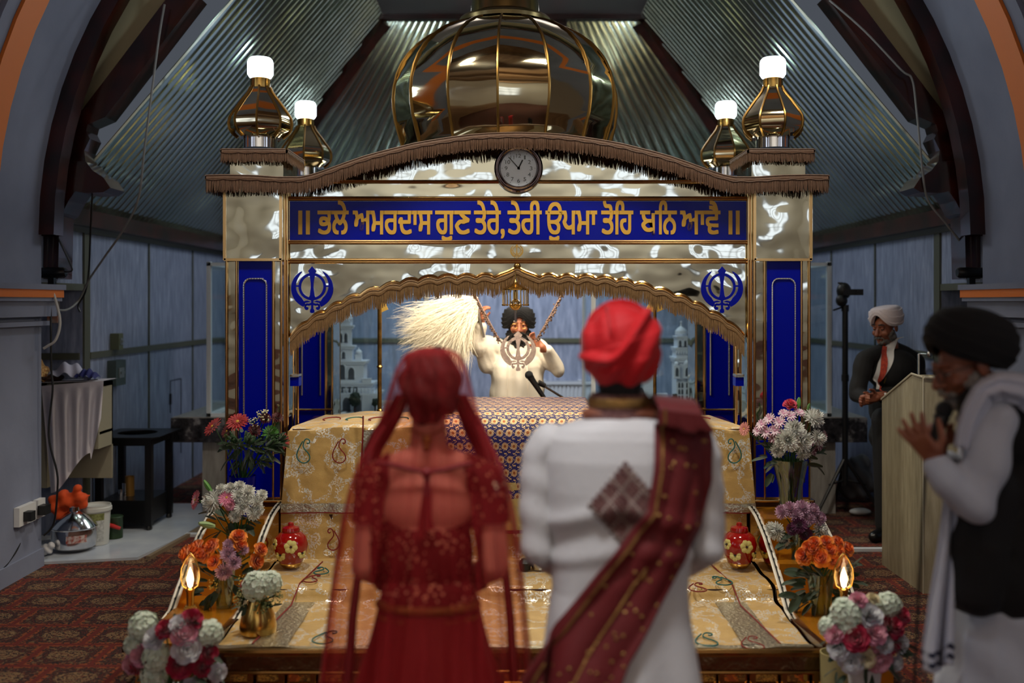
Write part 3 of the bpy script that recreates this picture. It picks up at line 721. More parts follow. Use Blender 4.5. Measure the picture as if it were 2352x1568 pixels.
bprof = [(6.0, .545), (5.9, .545), (5.8, .535), (5.72, .52), (5.62, .485), (5.52, .445), (5.42, .39), (5.32, .33), (5.2, .255), (5.08, .175), (4.98, .16)]
MIRT = foil('gold_mirror_sheet', (214, 180, 112), .05, 1.6, .06, .03)
def side_board(x, outer):
    m = MB(); m.prism([(y, z) for y, z in bprof] + [(4.98, 0), (6.0, 0)], x - .012, x + .012, axis='x')
    o = m.build('side_board', OCHRE, stage, smooth=None)
    if not outer:
        m = MB(); xi = x + (.013 if x < 0 else -.013)
        m.prism([(y, z - .006) for y, z in bprof] + [(4.98, 0), (6.0, 0)], xi - .001, xi + .001, axis='x'); m.build('mirror_sheet', MIRT, o, smooth=None)
    m = MB()
    for dx, mi in ((-.012, 0), (0, 1), (.012, 0)):
        m.tube([(x + dx, y, z + (.004 if mi == 0 else .006)) for y, z in bprof], .0085 if mi == 0 else .004, 6, mi)
    for (y0, z0), (y1, z1) in zip(bprof, bprof[1:]):
        for k in range(2): m.ball((x, lerp(y0, y1, k / 2), lerp(z0, z1, k / 2) + .011), (.006, .012, .005), 6, 4, 1)
    m.build('board_edging', [pm('white_beading', (222, 218, 205), .3), BLACK], o)
    m = MB(); m.bar((x, 4.98, .155), (x, 4.47, .195), .03, .03); m.build('lower_rail', MAHOG, o)
for x, out in ((-1.385, 0), (1.41, 0), (-1.737, 1), (1.76, 1)): side_board(x, out)
for sg, x0, x1 in ((-1, -1.725, -1.398), (1, 1.424, 1.748)):
    m = MB(); m.prism([(5.99, 0), (5.99, .53), (5.62, .53), (5.62, .36), (5.30, .36), (5.30, .19), (4.56, .19), (4.56, 0)], x0, x1, axis='x'); m.build('flower_step', OCHRE, stage, smooth=None)
m = MB(); m.prism([(5.97, 0), (5.97, .5), (5.88, .50), (5.88, .225), (5.30, .225), (5.28, .15), (4.5, .15), (4.5, 0)], -1.37, 1.39, axis='x'); m.build('stage_deck', MAHOG, stage, smooth=None)
# low front rail with mirrored back
ra, rb = (500 - 1176) * 4.47 / F, (1905 - 1176) * 4.47 / F
z_ = lambda py: EYE + (695 - py) * 4.47 / F
m = MB(); m.tube([(ra, 4.45, z_(1493)), (rb, 4.45, z_(1493))], .016, 8); m.box((ra, 4.44, z_(1503)), (rb, 4.50, z_(1494))); m.tube([(ra, 4.45, z_(1540)), (rb, 4.45, z_(1540))], .010, 8); m.tube([(ra, 4.45, .015), (rb, 4.45, .015)], .012, 8)
rl = m.build('front_rail', pm('bronze_rail', (150, 112, 66), .22, 1), stage)
m = MB(); m.box((ra, 4.452, z_(1538)), (rb, 4.49, z_(1503))); m.build('frieze', foil('dark_silver_embossed', (120, 96, 72), .25, 16, .6, .02), rl, smooth=None)
k = 0; x = ra + .01
while x < rb:
    m = MB(); m.box((x - .011, 4.44, .012), (x + .011, 4.462, z_(1540))); m.build('baluster', _M['bronze_rail'], rl, smooth=None); x += .1405
m = MB(); m.box((rb - .03, 4.42, 0), (rb + .03, 4.5, z_(1494))); m.box((ra - .03, 4.42, 0), (ra + .03, 4.5, z_(1494))); m.build('end_post', MAHOG, rl, smooth=None)
m = MB(); m.box((ra, 4.49, 0), (rb, 4.499, .15)); m.build('mirror_sheet', MIRT, rl, smooth=None)
# ------------------------------------------------------------------ cloths
def gold_cloth_mat():
    t = NT('gold_brocade'); uv = t.coord('UV'); ob = t.coord('Object')
    big = t.noise(uv, 7.5, 2, .4); spk = t.n('TexVoronoi', ob, _Scale=150); col = t.last.outputs[1]
    vine = t.m('LESS_THAN', t.m('ABSOLUTE', t.m('SUBTRACT', big, .52)), .05)
    fine = t.noise(ob, 110, 2)
    mask = t.m('MULTIPLY', vine, t.m('GREATER_THAN', fine, .50))
    base = t.mix(t.noise(ob, 9, 4), lin((172, 136, 70)), lin((204, 170, 102)))
    flake = t.n('Bump', _Height=t.n('SeparateColor', col), _Strength=.9, _Distance=.02)
    t.nt.links.new(t.mix(mask, base, lin((244, 240, 226))), t.n('BsdfPrincipled') .node.inputs['Base Color'])
    p = t.last; t.set(p.inputs['Metallic'], t.m('MULTIPLY', mask, .45)); t.set(p.inputs['Roughness'], t.m('MULTIPLY_ADD', mask, -.30, .55))
    b2 = t.n('Bump', _Height=t.noise(ob, 5, 3), _Strength=.5, _Distance=.05, _Normal=flake)
    nm = t.n('Mix', data_type='VECTOR') if 0 else b2
    t.set(p.inputs['Normal'], nm); t.set(p.inputs['Sheen Weight'], .3)
    t.nt.links.new(p.outputs[0], t.out.inputs[0]); return t.mat
GOLDC = gold_cloth_mat()
SILVB = foil('silver_lame_border', (205, 205, 190), .35, 60, .6, .01)
REDT = pm('red_embroidery', (116, 18, 16), .7); TEALT = pm('teal_embroidery', (10, 92, 92), .6); REDB = pm('maroon_embroidery', (110, 24, 22), .6)
def paisley(mb, cx, cz, s, y, mi, flip=1):
    pts = []
    for k in range(27):
        t = k / 26; a = -PI * .15 + t * 2 * PI * .86
        r = .42 + .05 * math.cos(a)
        pts.append((flip * (r * math.sin(-a) * .9), -.35 + r * -math.cos(a) * 1.0))
    body = [(-.05, .75), (-.22, .45), (-.42, .05), (-.5, -.3), (-.42, -.62), (-.15, -.85), (.15, -.88), (.42, -.7), (.48, -.42), (.36, -.15), (.12, .12), (-.02, .4), (.06, .75), (.22, .92), (.42, .86), (.46, .66), (.33, .56), (.26, .68)]
    crv = []
    for i in range(len(body) - 1):
        p0 = body[max(0, i - 1)]; p1 = body[i]; p2 = body[i + 1]; p3 = body[min(len(body) - 1, i + 2)]
        for q in (0, .25, .5, .75):
            crv.append(tuple(.5 * (2 * p1[j] + (p2[j] - p0[j]) * q + (2 * p0[j] - 5 * p1[j] + 4 * p2[j] - p3[j]) * q * q + (3 * p1[j] - p0[j] - 3 * p2[j] + p3[j]) * q ** 3) for j in (0, 1)))
    mb.tube([(cx + flip * x * s, y(cx + flip * x * s, cz + z * s) if callable(y) else y, cz + z * s) for x, z in crv], .0036, 5, mi)
def fold(x, z, k=1): return .006 * math.sin(x * 17 + z * 3) * k + .004 * math.sin(x * 41 + 1.3)
# upper cloth over the box in the opening
cl = MB(); xa, xb = (663 - 1176) * 5.9 / F, (1719 - 1176) * 5.9 / F
Zt = 1.03; Zb = .535; YT1 = 5.885
def upcloth(u, v):
    x = lerp(xa, xb, u)
    L = .70 + (Zt - Zb); s = v * L
    if s < .70:
        sag = -.02 * smooth01(1 - min(u, 1 - u) * 9) - .004 * math.sin(u * 40)
        return Vector((x * lerp(.93, 1, s / .7), YT1 + .70 - s, Zt + sag * (1) - .02 * smooth01((s - .62) / .08)))
    d = s - .70; fl = 1 + .028 * d / .5
    return Vector((CX + (x - CX) * fl, YT1 - .02 * d / .5 + fold(x, d, d * 2), Zt - .02 - d))
cl.grid(upcloth, 120, 60, 0, uv=lambda u, v: (u * (xb - xa), v * 1.2))
def yf(x, z): return YT1 - .012
cl.grid(lambda u, v: upcloth(u, lerp(.955, .998, v)) + Vector((0, -.006, 0)), 120, 2, 1)
cl.grid(lambda u, v: upcloth(u, lerp(.995, 1.0, v)) + Vector((0, -.008, -.004)), 120, 1, 2)
for px, mi, fl in ((698, 3, 1), (780, 2, 1), (1686, 3, -1), (1605, 2, -1)):
    p = P(px, 1035, 5.87); paisley(cl, p.x, p.z, .078, 5.855, mi, fl)
for px in (826, 1560):
    q = [P(px + 8 - 8 * smooth01(k / 6), 955 + k * 33, 5.862) for k in range(7)]; cl.tube([(v.x, 5.862, v.z) for v in q], .005, 5, 2)
for k in range(4):
    for sg in (1, -1):
        x0 = CX + sg * (.72 + .14 * k); pts = [(x0 + .05 * math.cos(t * .9), YT1 + .25 + .08 * math.sin(t), Zt + .006) for t in [j * .5 for j in range(10)]]
        cl.tube(pts, .004, 5, 2 if k % 2 else 3)
for px, w in ((850, 30), (1540, 30)):   # silver panel strip on the front
    a = P(px, 960, 5.87); cl.grid(lambda u, v, a=a: Vector((a.x + (u - .5) * .085, 5.866 - .004 * math.sin(u * 9), lerp(1.0, .56, v))), 6, 10, 1)
up = cl.build('embroidered_cloth', [GOLDC, SILVB, REDT, TEALT], smooth=60, solid=False, label='upper gold embroidered cloth with silver hem below the canopy opening', cat='cloth', origin=(CX, YT1, Zb))
bx = MB(); bx.box((xa + .02, 5.91, .572), (xb - .02, 6.6, 1.0)); t_ = bx.build('cloth_covered_bench', MAHOG, smooth=None, label='long bench hidden beneath the upper gold embroidered cloth', cat='bench', origin=(CX, 6.2, .572))
# lower cloth over the two steps down to the front rail
lo = MB(); la, lb = -1.365, 1.385
lp = [(5.875, .515), (5.868, .30), (5.86, .245), (5.80, .237), (5.55, .236), (5.33, .235), (5.295, .222), (5.265, .168), (5.22, .160), (4.9, .158), (4.56, .157)]
LL = [0]
for (a, b), (c, e) in zip(lp, lp[1:]): LL.append(LL[-1] + math.hypot(c - a, e - b))
def locloth(u, v):
    s = v * LL[-1]
    for i in range(len(lp) - 1):
        if s <= LL[i + 1] + 1e-6:
            t = (s - LL[i]) / (LL[i + 1] - LL[i]); y = lerp(lp[i][0], lp[i + 1][0], t); z = lerp(lp[i][1], lp[i + 1][1], t); break
    x = lerp(la, lb, u)
    return Vector((x, y + fold(x, z, .5 if y > 5.85 else 0), z + (.004 * (math.sin(x * 13 + y * 9) + math.sin(y * 21 + x * 5)) + .006 if y < 5.8 else 0)))
lo.grid(locloth, 110, 70, 0, uv=lambda u, v: (u * (lb - la) + 5, v * LL[-1]))
for px, py, mi, fl in ((765, 1240, 2, -1), (1690, 1230, 3, 1), (1610, 1235, 2, 1)):
    p = P(px, py, 5.84); paisley(lo, p.x, p.z, .07, 5.852, mi, fl)
def flatp(px, py, s, mi, fl, z=.168):
    d = (EYE - z) * F / (py - 695); c = P(px, py, d); tmp = MB(); paisley(tmp, 0, 0, s, 0, mi, fl)
    lo.merge(tmp, Matrix.Translation((c.x, c.y, z + .004)) @ Matrix.Rotation(-PI / 2, 4, 'X'))
for a in ((745, 1465, .10, 3, 1), (715, 1330, .08, 2, 1), (740, 1312, .08, 3, -1), (1620, 1470, .10, 3, 1), (1725, 1478, .10, 2, 1), (1660, 1335, .09, 3, -1), (1600, 1350, .09, 2, 1), (1285, 1375, .09, 2, 1), (960, 1400, .09, 3, 1), (1400, 1450, .09, 2, -1)):
    flatp(a[0], a[1], a[2], a[3], a[4], .168 if a[1] > 1385 else .25)
lo.grid(lambda u, v: locloth(u, lerp(.975, 1, v)) + Vector((0, 0, .006)), 110, 1, 1)
for sg, xs in ((1, 1.24), (-1, -1.2)):
    lo.tube([(xs + .10 * (1 - j / 8) * -sg, lerp(5.78, 4.6, j / 8), (.247 if lerp(5.78, 4.6, j / 8) > 5.3 else .176)) for j in range(9)], .004, 5, 2)
for sg, xs in ((1, 1.15), (-1, -1.12)):
    lo.grid(lambda u, v: Vector((xs + (u - .5) * .16, lerp(5.25, 4.6, v), .1725)), 2, 4, 1)
lo.build('embroidered_cloth', [GOLDC, SILVB, REDT, TEALT], smooth=60, solid=False, label='lower gold embroidered cloth spread over the step down to the front rail', cat='cloth', origin=(CX, 5.3, .16))
# blue brocade cover over the scripture
def brocade():
    t = NT('blue_gold_brocade'); uv = t.coord('UV'); sp = t.n('SeparateXYZ', uv); X = sp; Y = t.last.outputs[1]
    W = .062; H = .078
    row = t.m('FLOOR', t.m('DIVIDE', Y, H)); u = t.m('ADD', t.m('DIVIDE', X, W), t.m('MULTIPLY', row, .5))
    fu = t.m('MULTIPLY', t.m('SUBTRACT', t.m('FRACT', u), .5), W); fv = t.m('MULTIPLY', t.m('SUBTRACT', t.m('FRACT', t.m('DIVIDE', Y, H)), .5), H)
    r = t.m('SQRT', t.m('ADD', t.m('MULTIPLY', fu, fu), t.m('MULTIPLY', fv, fv))); a = t.m('ARCTAN2', fv, fu)
    pet = t.m('MULTIPLY', t.m('LESS_THAN', r, .0225), t.m('GREATER_THAN', t.m('ADD', t.m('SINE', t.m('MULTIPLY', a, 14)), t.m('LESS_THAN', r, .012)), -.35))
    core = t.m('LESS_THAN', r, .010)
    u2 = t.m('FRACT', t.m('MULTIPLY', t.m('ADD', u, .5), 1)); fu2 = t.m('MULTIPLY', t.m('SUBTRACT', u2, .5), W); fv2 = t.m('MULTIPLY', t.m('SUBTRACT', t.m('FRACT', t.m('ADD', t.m('DIVIDE', Y, H), .5)), .5), H)
    r2 = t.m('SQRT', t.m('ADD', t.m('MULTIPLY', fu2, fu2), t.m('MULTIPLY', fv2, fv2)))
    ringm = t.m('MULTIPLY', t.m('LESS_THAN', r2, .0085), t.m('GREATER_THAN', r2, .004))
    sw = t.m('LESS_THAN', t.m('ABSOLUTE', t.m('SUBTRACT', fu2, t.m('MULTIPLY', t.m('SINE', t.m('MULTIPLY', fv2, 170)), .012))), .0022)
    vor = t.n('TexVoronoi', t.coord('UV'), _Scale=60); dots = t.m('LESS_THAN', vor, .22)
    g = t.m('MAXIMUM', t.m('MAXIMUM', pet, ringm), t.m('MAXIMUM', t.m('MULTIPLY', sw, .7), t.m('MULTIPLY', dots, .8)))
    col = t.mix(g, lin((16, 6, 92)), t.mix(core, lin((240, 204, 146)), lin((160, 96, 60))))
    h = t.m('MULTIPLY', g, t.m('SUBTRACT', 1, r))
    fl = t.noise(t.coord('Object'), 220, 2)
    return t.surf(col, t.m('MULTIPLY_ADD', g, -.15, .5), t.m('MULTIPLY', g, .75), Normal=t.bump(t.m('ADD', h, t.m('MULTIPLY', fl, .6)), .7, .008))
BROC = brocade()
GBAND = foil('pale_gold_band', (214, 196, 140), .4, 45, .6, .01)
bc = MB()
def bhw(z): return interp([(.30, .17), (.50, .20), (.62, .30), (.75, .40), (1.15, .50), (1.25, .52)], z)
bl = [(6.75, 1.06), (6.62, 1.115), (6.5, 1.135), (6.3, 1.13), (6.1, 1.12), (5.98, 1.10), (5.90, 1.07), (5.845, 1.01), (5.83, .96), (5.825, .80), (5.825, .64)]
BL = [0]
for (a, b), (c, e) in zip(bl, bl[1:]): BL.append(BL[-1] + math.hypot(c - a, e - b))
def bcl(u, v, off=0):
    s = v * BL[-1]
    for i in range(len(bl) - 1):
        if s <= BL[i + 1] + 1e-6:
            t = (s - BL[i]) / (BL[i + 1] - BL[i]); y = lerp(bl[i][0], bl[i + 1][0], t); z = lerp(bl[i][1], bl[i + 1][1], t); break
    w = bhw(z) if y < 5.95 else .52; e = (2 * u - 1)
    drop = .10 * max(0, abs(e) - .86) / .14
    return Vector((CX - .0 + e * w, y - off + (.010 * math.sin(e * 9 + z * 6) if y < 5.9 else 0), z + off * .3 - drop * (1 if y > 5.9 else 0)))
bc.grid(lambda u, v: bcl(u, v), 80, 60, 0, uv=lambda u, v: (u * 1.04, v * BL[-1]))
cover = bc.build('scripture_cover', [BROC], smooth=60, solid=False, label='royal blue cloth with gold flower brocade covering the scripture stand', cat='cloth', origin=(CX, 6.2, .6))
b2 = MB()
def tier(z0, z1, w0, w1, yy, mi):
    b2.grid(lambda u, v: Vector((CX + (2 * u - 1) * lerp(w1, w0, v), yy + .006 * math.sin(u * 12), lerp(z1, z0, v))), 20, 3, mi, uv=lambda u, v: (u * w1 * 2, v * (z1 - z0)))
tier(.655, .70, .345, .36, 5.820, 1); tier(.605, .655, .27, .34, 5.822, 0); tier(.56, .605, .25, .265, 5.818, 1); tier(.42, .56, .17, .235, 5.826, 1); tier(.40, .42, .16, .17, 5.822, 2)
b2.build('gold_border', [BROC, GBAND, REDT], cover, smooth=60, solid=False)
sb_ = MB(); sb_.box((CX - .45, 6.0, 1.05), (CX + .45, 6.55, 1.085)); sb_.box((CX - .40, 6.05, 1.04), (CX + .4, 6.5, 1.06)); sb_.build('scripture_stand', MAHOG, smooth=None, label='low stand hidden under the royal blue brocade cover', cat='stand', origin=(CX, 6.2, 1.04))
# ------------------------------------------------------------------ people
def blob(prims, name, mat, parent=None, voxel=.008, iters=6, fn=None, origin=None, label=None, cat=None, smooth=180):
    """melt overlapping rounded shapes into one continuous surface"""
    mb = MB()
    for p in prims:
        if p[0] == 'c': mb.capsule(*p[1:])
        elif p[0] == 'e': mb.ball(p[1], p[2], 20, 14, M=p[3] if len(p) > 3 else None)
        elif p[0] == 't':
            pts, rs = p[1], p[2]
            for (a, ra), (b, rb) in zip(zip(pts, rs), zip(pts[1:], rs[1:])): mb.capsule(a, b, ra, rb)
        elif p[0] == 'm': mb.merge(p[1])
    me = mb.mesh('tmp', mat); o = bpy.data.objects.new('tmp', me); COL.objects.link(o)
    r = o.modifiers.new('r', 'REMESH'); r.mode = 'VOXEL'; r.voxel_size = voxel
    if iters: s = o.modifiers.new('s', 'SMOOTH'); s.factor = .5; s.iterations = iters
    bpy.context.view_layer.update()
    nm = bpy.data.meshes.new_from_object(o.evaluated_get(bpy.context.evaluated_depsgraph_get()))
    bpy.data.objects.remove(o); bpy.data.meshes.remove(me)
    if fn:
        ns = [v.normal.copy() for v in nm.vertices]
        for v, n in zip(nm.vertices, ns):
            d = fn(v.co, n)
            if d: v.co = v.co + (n * d if isinstance(d, (int, float)) else d)
    nm.materials.clear(); nm.materials.append(mat)
    og = Vector((0, 0, 0)); p = parent
    while p: og += p.location; p = p.parent
    if origin is not None: og = Vector(origin)
    nm.transform(Matrix.Translation(-og)); nm.shade_smooth()
    ob = bpy.data.objects.new(name, nm); COL.objects.link(ob); nm.name = name
    if parent: ob.parent = parent
    elif origin is not None: ob.location = og
    if label: ob['label'] = label
    if cat: ob['category'] = cat
    return ob
def bvh_of(*obs):
    vs = []; fs = []
    for o in obs:
        b = len(vs); og = Vector((0, 0, 0)); p = o
        while p: og += p.location; p = p.parent
        vs += [v.co + og for v in o.data.vertices]; fs += [[i + b for i in p.vertices] for p in o.data.polygons]
    return BVHTree.FromPolygons(vs, fs)
def drape(bvh, left, right, nu, nv, d, off, yback, side=-1, lim=None, wob=None):
    """cloth laid on a surface: rows run between two outlines given in picture pixels at distance d"""
    def ev(pl, t):
        t *= len(pl) - 1; i = min(int(t), len(pl) - 2); return (lerp(pl[i][0], pl[i + 1][0], t - i), lerp(pl[i][1], pl[i + 1][1], t - i))
    def fn(u, v):
        a = ev(left, v); b = ev(right, v); p = P(lerp(a[0], b[0], u), lerp(a[1], b[1], u), d)
        hit = bvh.ray_cast(Vector((p.x, d - 1.2, p.z)), Vector((0, 1, 0)))
        y = hit[0].y - off if hit[0] is not None and abs(hit[0].y - d) < .45 else yback(p, u, v) if callable(yback) else yback
        if wob: y += wob(u, v)
        return Vector((p.x, y, p.z))
    g = [[fn(i / nu, j / nv) for i in range(nu + 1)] for j in range(nv + 1)]
    for _ in range(3):      # relax so that the cloth bridges small hollows
        g2 = [[q.copy() for q in r] for r in g]
        for j in range(nv + 1):
            for i in range(nu + 1):
                nb = [g[jj][ii].y for jj, ii in ((j - 1, i), (j + 1, i), (j, i - 1), (j, i + 1)) if 0 <= jj <= nv and 0 <= ii <= nu]
                g2[j][i].y = min(g[j][i].y + .0, (g[j][i].y + sum(nb) / len(nb)) / 2)
        g = g2
    mb = MB(); mb.grid(lambda u, v: g[round(v * nv)][round(u * nu)], nu, nv, 0, uv=lambda u, v: (u, v)); return mb
def head_prims(C, yaw=0, pitch=0, roll=0, s=1.0, crown=.060):
    """a head with face; local -y is where it looks"""
    M3 = Euler((pitch, roll, yaw), 'XYZ').to_matrix(); C = Vector(C)
    W = lambda x, y, z: C + M3 @ (Vector((x, y, z)) * s)
    E = lambda c, r: ('e', W(*c), tuple(q * s for q in r), M3)
    pr = [E((0, .018, .030), (.072, .090, crown)), E((0, -.022, -.03), (.063, .072, .088)), E((0, -.05, -.098), (.040, .035, .026)),
          ('c', W(0, -.088, .004), W(0, -.112, -.036), .010 * s, .0145 * s), E((.015, -.098, -.042), (.010, .010, .008)), E((-.015, -.098, -.042), (.010, .010, .008)),
          ('c', W(.014, -.088, .024), W(.05, -.074, .026), .010 * s, .008 * s), ('c', W(-.014, -.088, .024), W(-.05, -.074, .026), .010 * s, .008 * s),
          E((.037, -.066, -.032), (.027, .022, .024)), E((-.037, -.066, -.032), (.027, .022, .024)),
          ('c', W(.02, -.090, -.066), W(-.02, -.090, -.066), .0065 * s, .0065 * s), ('c', W(.016, -.088, -.078), W(-.016, -.088, -.078), .0075 * s, .0075 * s),
          E((.079, .014, -.008), (.009, .020, .033)), E((-.079, .014, -.008), (.009, .020, .033))]
    return pr, W, M3
def eyes(W, M3, s, parent, down=.4):
    for sx in (-1, 1):
        m = MB(); m.ball(W(sx * .031, -.077, .004), .0125 * s, 12, 8); e = m.build('eye', EYEW, parent)
        m = MB(); m.ball(W(sx * .031, -.0850, .003 - .006 * down), .0066 * s, 10, 8); m.build('iris', IRIS, e)
        m = MB(); m.ball(W(sx * .031, -.077, .0075 - .003 * down), (.0148 * s, .0148 * s, .0118 * s), 12, 8); m.build('eyelid', SKIN if parent.data.materials[0] == SKIN else SKIND, parent)
def hand_prims(wrist, palmdir, side, curl=.5, s=1.0, thumb=1, spread=.35):
    """palm, four unequal fingers and a thumb. palmdir = from wrist to knuckles, side = across the knuckles towards the thumb"""
    w = Vector(wrist); f = Vector(palmdir).normalized(); sd = Vector(side); sd = (sd - f * sd.dot(f)).normalized(); nrm = f.cross(sd) * thumb
    pr = [('c', w - f * .03 * s, w + f * .01 * s, .024 * s, .026 * s)]
    for k in (-1.3, -.45, .45, 1.3): pr.append(('c', w + f * .015 * s + sd * k * .012 * s, w + f * .085 * s + sd * k * .0175 * s, .017 * s, .0125 * s))
    for k, ln in ((1.4, .068), (.47, .078), (-.47, .072), (-1.4, .056)):
        b = w + f * .085 * s + sd * k * .0175 * s; d = (f + sd * k * .06 * spread).normalized(); c0 = curl * .9
        d1 = (d * math.cos(c0) + nrm * math.sin(c0)); d2 = (d * math.cos(c0 * 2.1) + nrm * math.sin(c0 * 2.1)); d3 = (d * math.cos(c0 * 2.9) + nrm * math.sin(c0 * 2.9))
        p1 = b + d1 * ln * .46 * s; p2 = p1 + d2 * ln * .32 * s; p3 = p2 + d3 * ln * .24 * s
        pr += [('t', [b, p1, p2, p3], [.0105 * s, .0098 * s, .0088 * s, .0076 * s])]
    b = w + f * .025 * s + sd * .026 * s; d = (f * .6 + sd * .75 + nrm * .35).normalized(); p1 = b + d * .042 * s; d2 = (f * .85 + sd * .25 + nrm * .5).normalized(); p2 = p1 + d2 * .032 * s; p3 = p2 + d2 * .022 * s
    pr.append(('t', [b, p1, p2, p3], [.0145 * s, .0115 * s, .010 * s, .008 * s]))
    return pr
def turban(C, r, yaw, name, mat, parent, style='front', pleats=7, amp=.007, peak=.55, low=-.35, tilt=0, pitch=0, label=None, tall=1):
    """wrapped turban: pleats run parallel to a hem that rises to a point over the forehead"""
    M3 = Euler((pitch, tilt, yaw), 'XYZ').to_matrix(); C = Vector(C)
    NU, NV = 120, 64
    def fn(u, v):
        th = 2 * PI * u                      # 0 = back, PI = front
        x = math.sin(th); y = math.cos(th); fr = max(0, -y)
        zl = low + (peak - low) * math.exp(-(math.atan2(x, -y) / .52) ** 2)
        if v < .06: e = zl; rr = lerp(.80, 1, v / .06)
        else: e = lerp(zl, 1, ((v - .06) / .94)); rr = 1
        ph = math.asin(max(-1, min(1, e))); c = math.cos(ph); zz = math.sin(ph)
        ax = abs(math.atan2(x, -y)) / PI
        q = (1 - (1 - e) / (1 - zl + 1e-3)) * pleats + (1.2 * ax if style == 'front' else .6 * x)
        saw = q - math.floor(q); d = amp * (saw ** 1.5 - .5) * smooth01((1 - v) * 5) * smooth01(v * 12)
        if style == 'groom' and y > -.3:
            X = x * c; Z = zz
            crv = .80 - 1.05 * smooth01((X + .80) / 1.25) if X < .45 else -.25 + .10 * (X - .45)
            d += -.018 * smooth01((Z - crv) / .10) * smooth01((.95 - abs(X)) * 6) + .010 * math.exp(-((Z - crv + .05) / .07) ** 2)
            d += .006 * math.sin((X * .8 + Z * .5) * 13 + 2) * smooth01((crv - Z) * 4) + .010 * math.exp(-((X - .33 - .1 * Z) / .10) ** 2) * smooth01((Z - .1) * 3) - .012 * math.exp(-((X - .48) / .05) ** 2) * smooth01((Z - .1) * 3)
        if style == 'flat' and zz > .55: d += -.35 * r[2] * (zz - .55)
        k = (1 + d / r[0])
        flat = 1 - .22 * smooth01((zz - .5) / .5) * (1 if style != 'groom' else .25) * tall
        p = Vector((x * c * r[0] * k * rr, y * c * r[1] * k * rr, zz * r[2] * (1 + d / r[2]) * flat))
        return C + M3 @ p
    m = MB(); m.grid(fn, NU, NV, closed=True); return m.build(name, mat, parent, smooth=35, label=label)
def drapes(amp, fx_, fz_=3.0, ph=0): return lambda co, n: amp * (math.sin(co.x * fx_ + math.sin(co.z * fz_) * 1.5 + ph) * .6 + math.sin(co.x * fx_ * 2.3 + co.y * 20 + co.z * 4) * .4)

# ---- granthi in white behind the scripture
D = 7.27; pr = thing('person', 'person in white robe and black turban waving a whisk behind the blue cloth', 'person', (P(1188, 0, D).x, D, 0))
q = lambda px, py, dy=0: P(px, py, D + dy)
HS = .98; HC = q(1191, 741, -.02); HC.z += 0
hp, W, M3 = head_prims(HC, 0.04, .20, 0, HS)
shL, shR = q(1136, 795, .02), q(1243, 797, .02)
hdL = q(1105, 738, -.10); elL = q(1093, 806, -.04)
hdR = q(1244, 797, -.15); elR = q(1281, 842, -.02)
body = hp + [('c', q(1190, 762, .03), q(1190, 792, .03), .055, .062), ('e', q(1190, 830, .03), (.17, .10, .16)), ('e', q(1190, 905, .03), (.15, .095, .2)), ('e', q(1190, 985, .03), (.165, .11, .16)),
             ('t', [shL, elL, hdL], [.062, .045, .030]), ('t', [shR, elR, hdR], [.062, .045, .030]),
             ('t', [q(1170, 1000, .03), Vector((q(1168, 0, .03).x, D + .03, .52)), Vector((q(1166, 0, .03).x, D + .04, .10))], [.085, .06, .045]),
             ('t', [q(1212, 1000, .03), Vector((q(1214, 0, .03).x, D + .03, .52)), Vector((q(1216, 0, .03).x, D + .04, .10))], [.085, .06, .045]),
             ('t', [Vector((q(1166, 0).x, D + .05, .05)), Vector((q(1164, 0).x, D - .13, .035))], [.045, .035]), ('t', [Vector((q(1216, 0).x, D + .05, .05)), Vector((q(1218, 0).x, D - .13, .035))], [.045, .035])]
body += hand_prims(hdL, (.10, -.25, .9), (.3, -.9, -.2), .75, .95)
body += hand_prims(hdR, (-.62, -.15, .62), (-.5, -.3, -.6), .45, .95, thumb=1)
bd = blob(body, 'body', SKIN, pr, .0065, 3, lambda co, n: 0 if (co.z > q(0, 778).z and abs(co.x - HC.x) < .12) or (co.z > q(0, 752).z and co.x < HC.x - .2) or (co.x > q(1238, 0).x and co.z > q(0, 808).z and co.y < D - .10) else -.016)
eyes(W, M3, HS, bd, 1.0)
WHITE = fabric('warm_white_cotton', (236, 228, 212), .85, sheen=.3, nscale=60)
def robefold(co, n):
    f = .014 * math.sin(co.x * 44 + math.sin(co.z * 4) * 1.0) * smooth01((1.50 - co.z) * 3.0) + .005 * math.sin(co.z * 38 + co.x * 12) * (1 if abs(co.x - CX) > .16 else .25)
    return f
rb = [('e', q(1190, 808, .03), (.175, .105, .10)), ('e', q(1188, 850, .03), (.205, .125, .20)), ('c', q(1186, 865, .03), q(1185, 985, .03), .200, .215), ('e', q(1186, 1040, .03), (.215, .15, .30)), ('c', Vector((q(1186, 0, .03).x, D + .03, .75)), Vector((q(1186, 0, .03).x, D + .03, .42)), .20, .215),
      ('c', q(1190, 776, .04), q(1190, 800, .04), .062, .085), ('t', [q(1140, 797, .03), q(1118, 790, 0), q(1098, 794, -.04)], [.075, .072, .068]), ('t', [q(1098, 800, -.04), q(1099, 775, -.08), q(1103, 752, -.1)], [.066, .055, .046]), ('t', [q(1112, 800, .0), q(1128, 838, .02)], [.085, .075]), ('t', [q(1098, 796, -.05), q(1096, 770, -.07)], [.074, .064]),
      ('t', [q(1236, 800, .03), q(1262, 830, .01), q(1277, 845, -.02)], [.072, .066, .062]), ('t', [q(1277, 843, -.02), q(1266, 822, -.08), q(1257, 806, -.12)], [.062, .052, .044])]
robe = blob(rb, 'robe', WHITE, pr, .008, 3, robefold)
bv = bvh_of(robe)
m = MB()
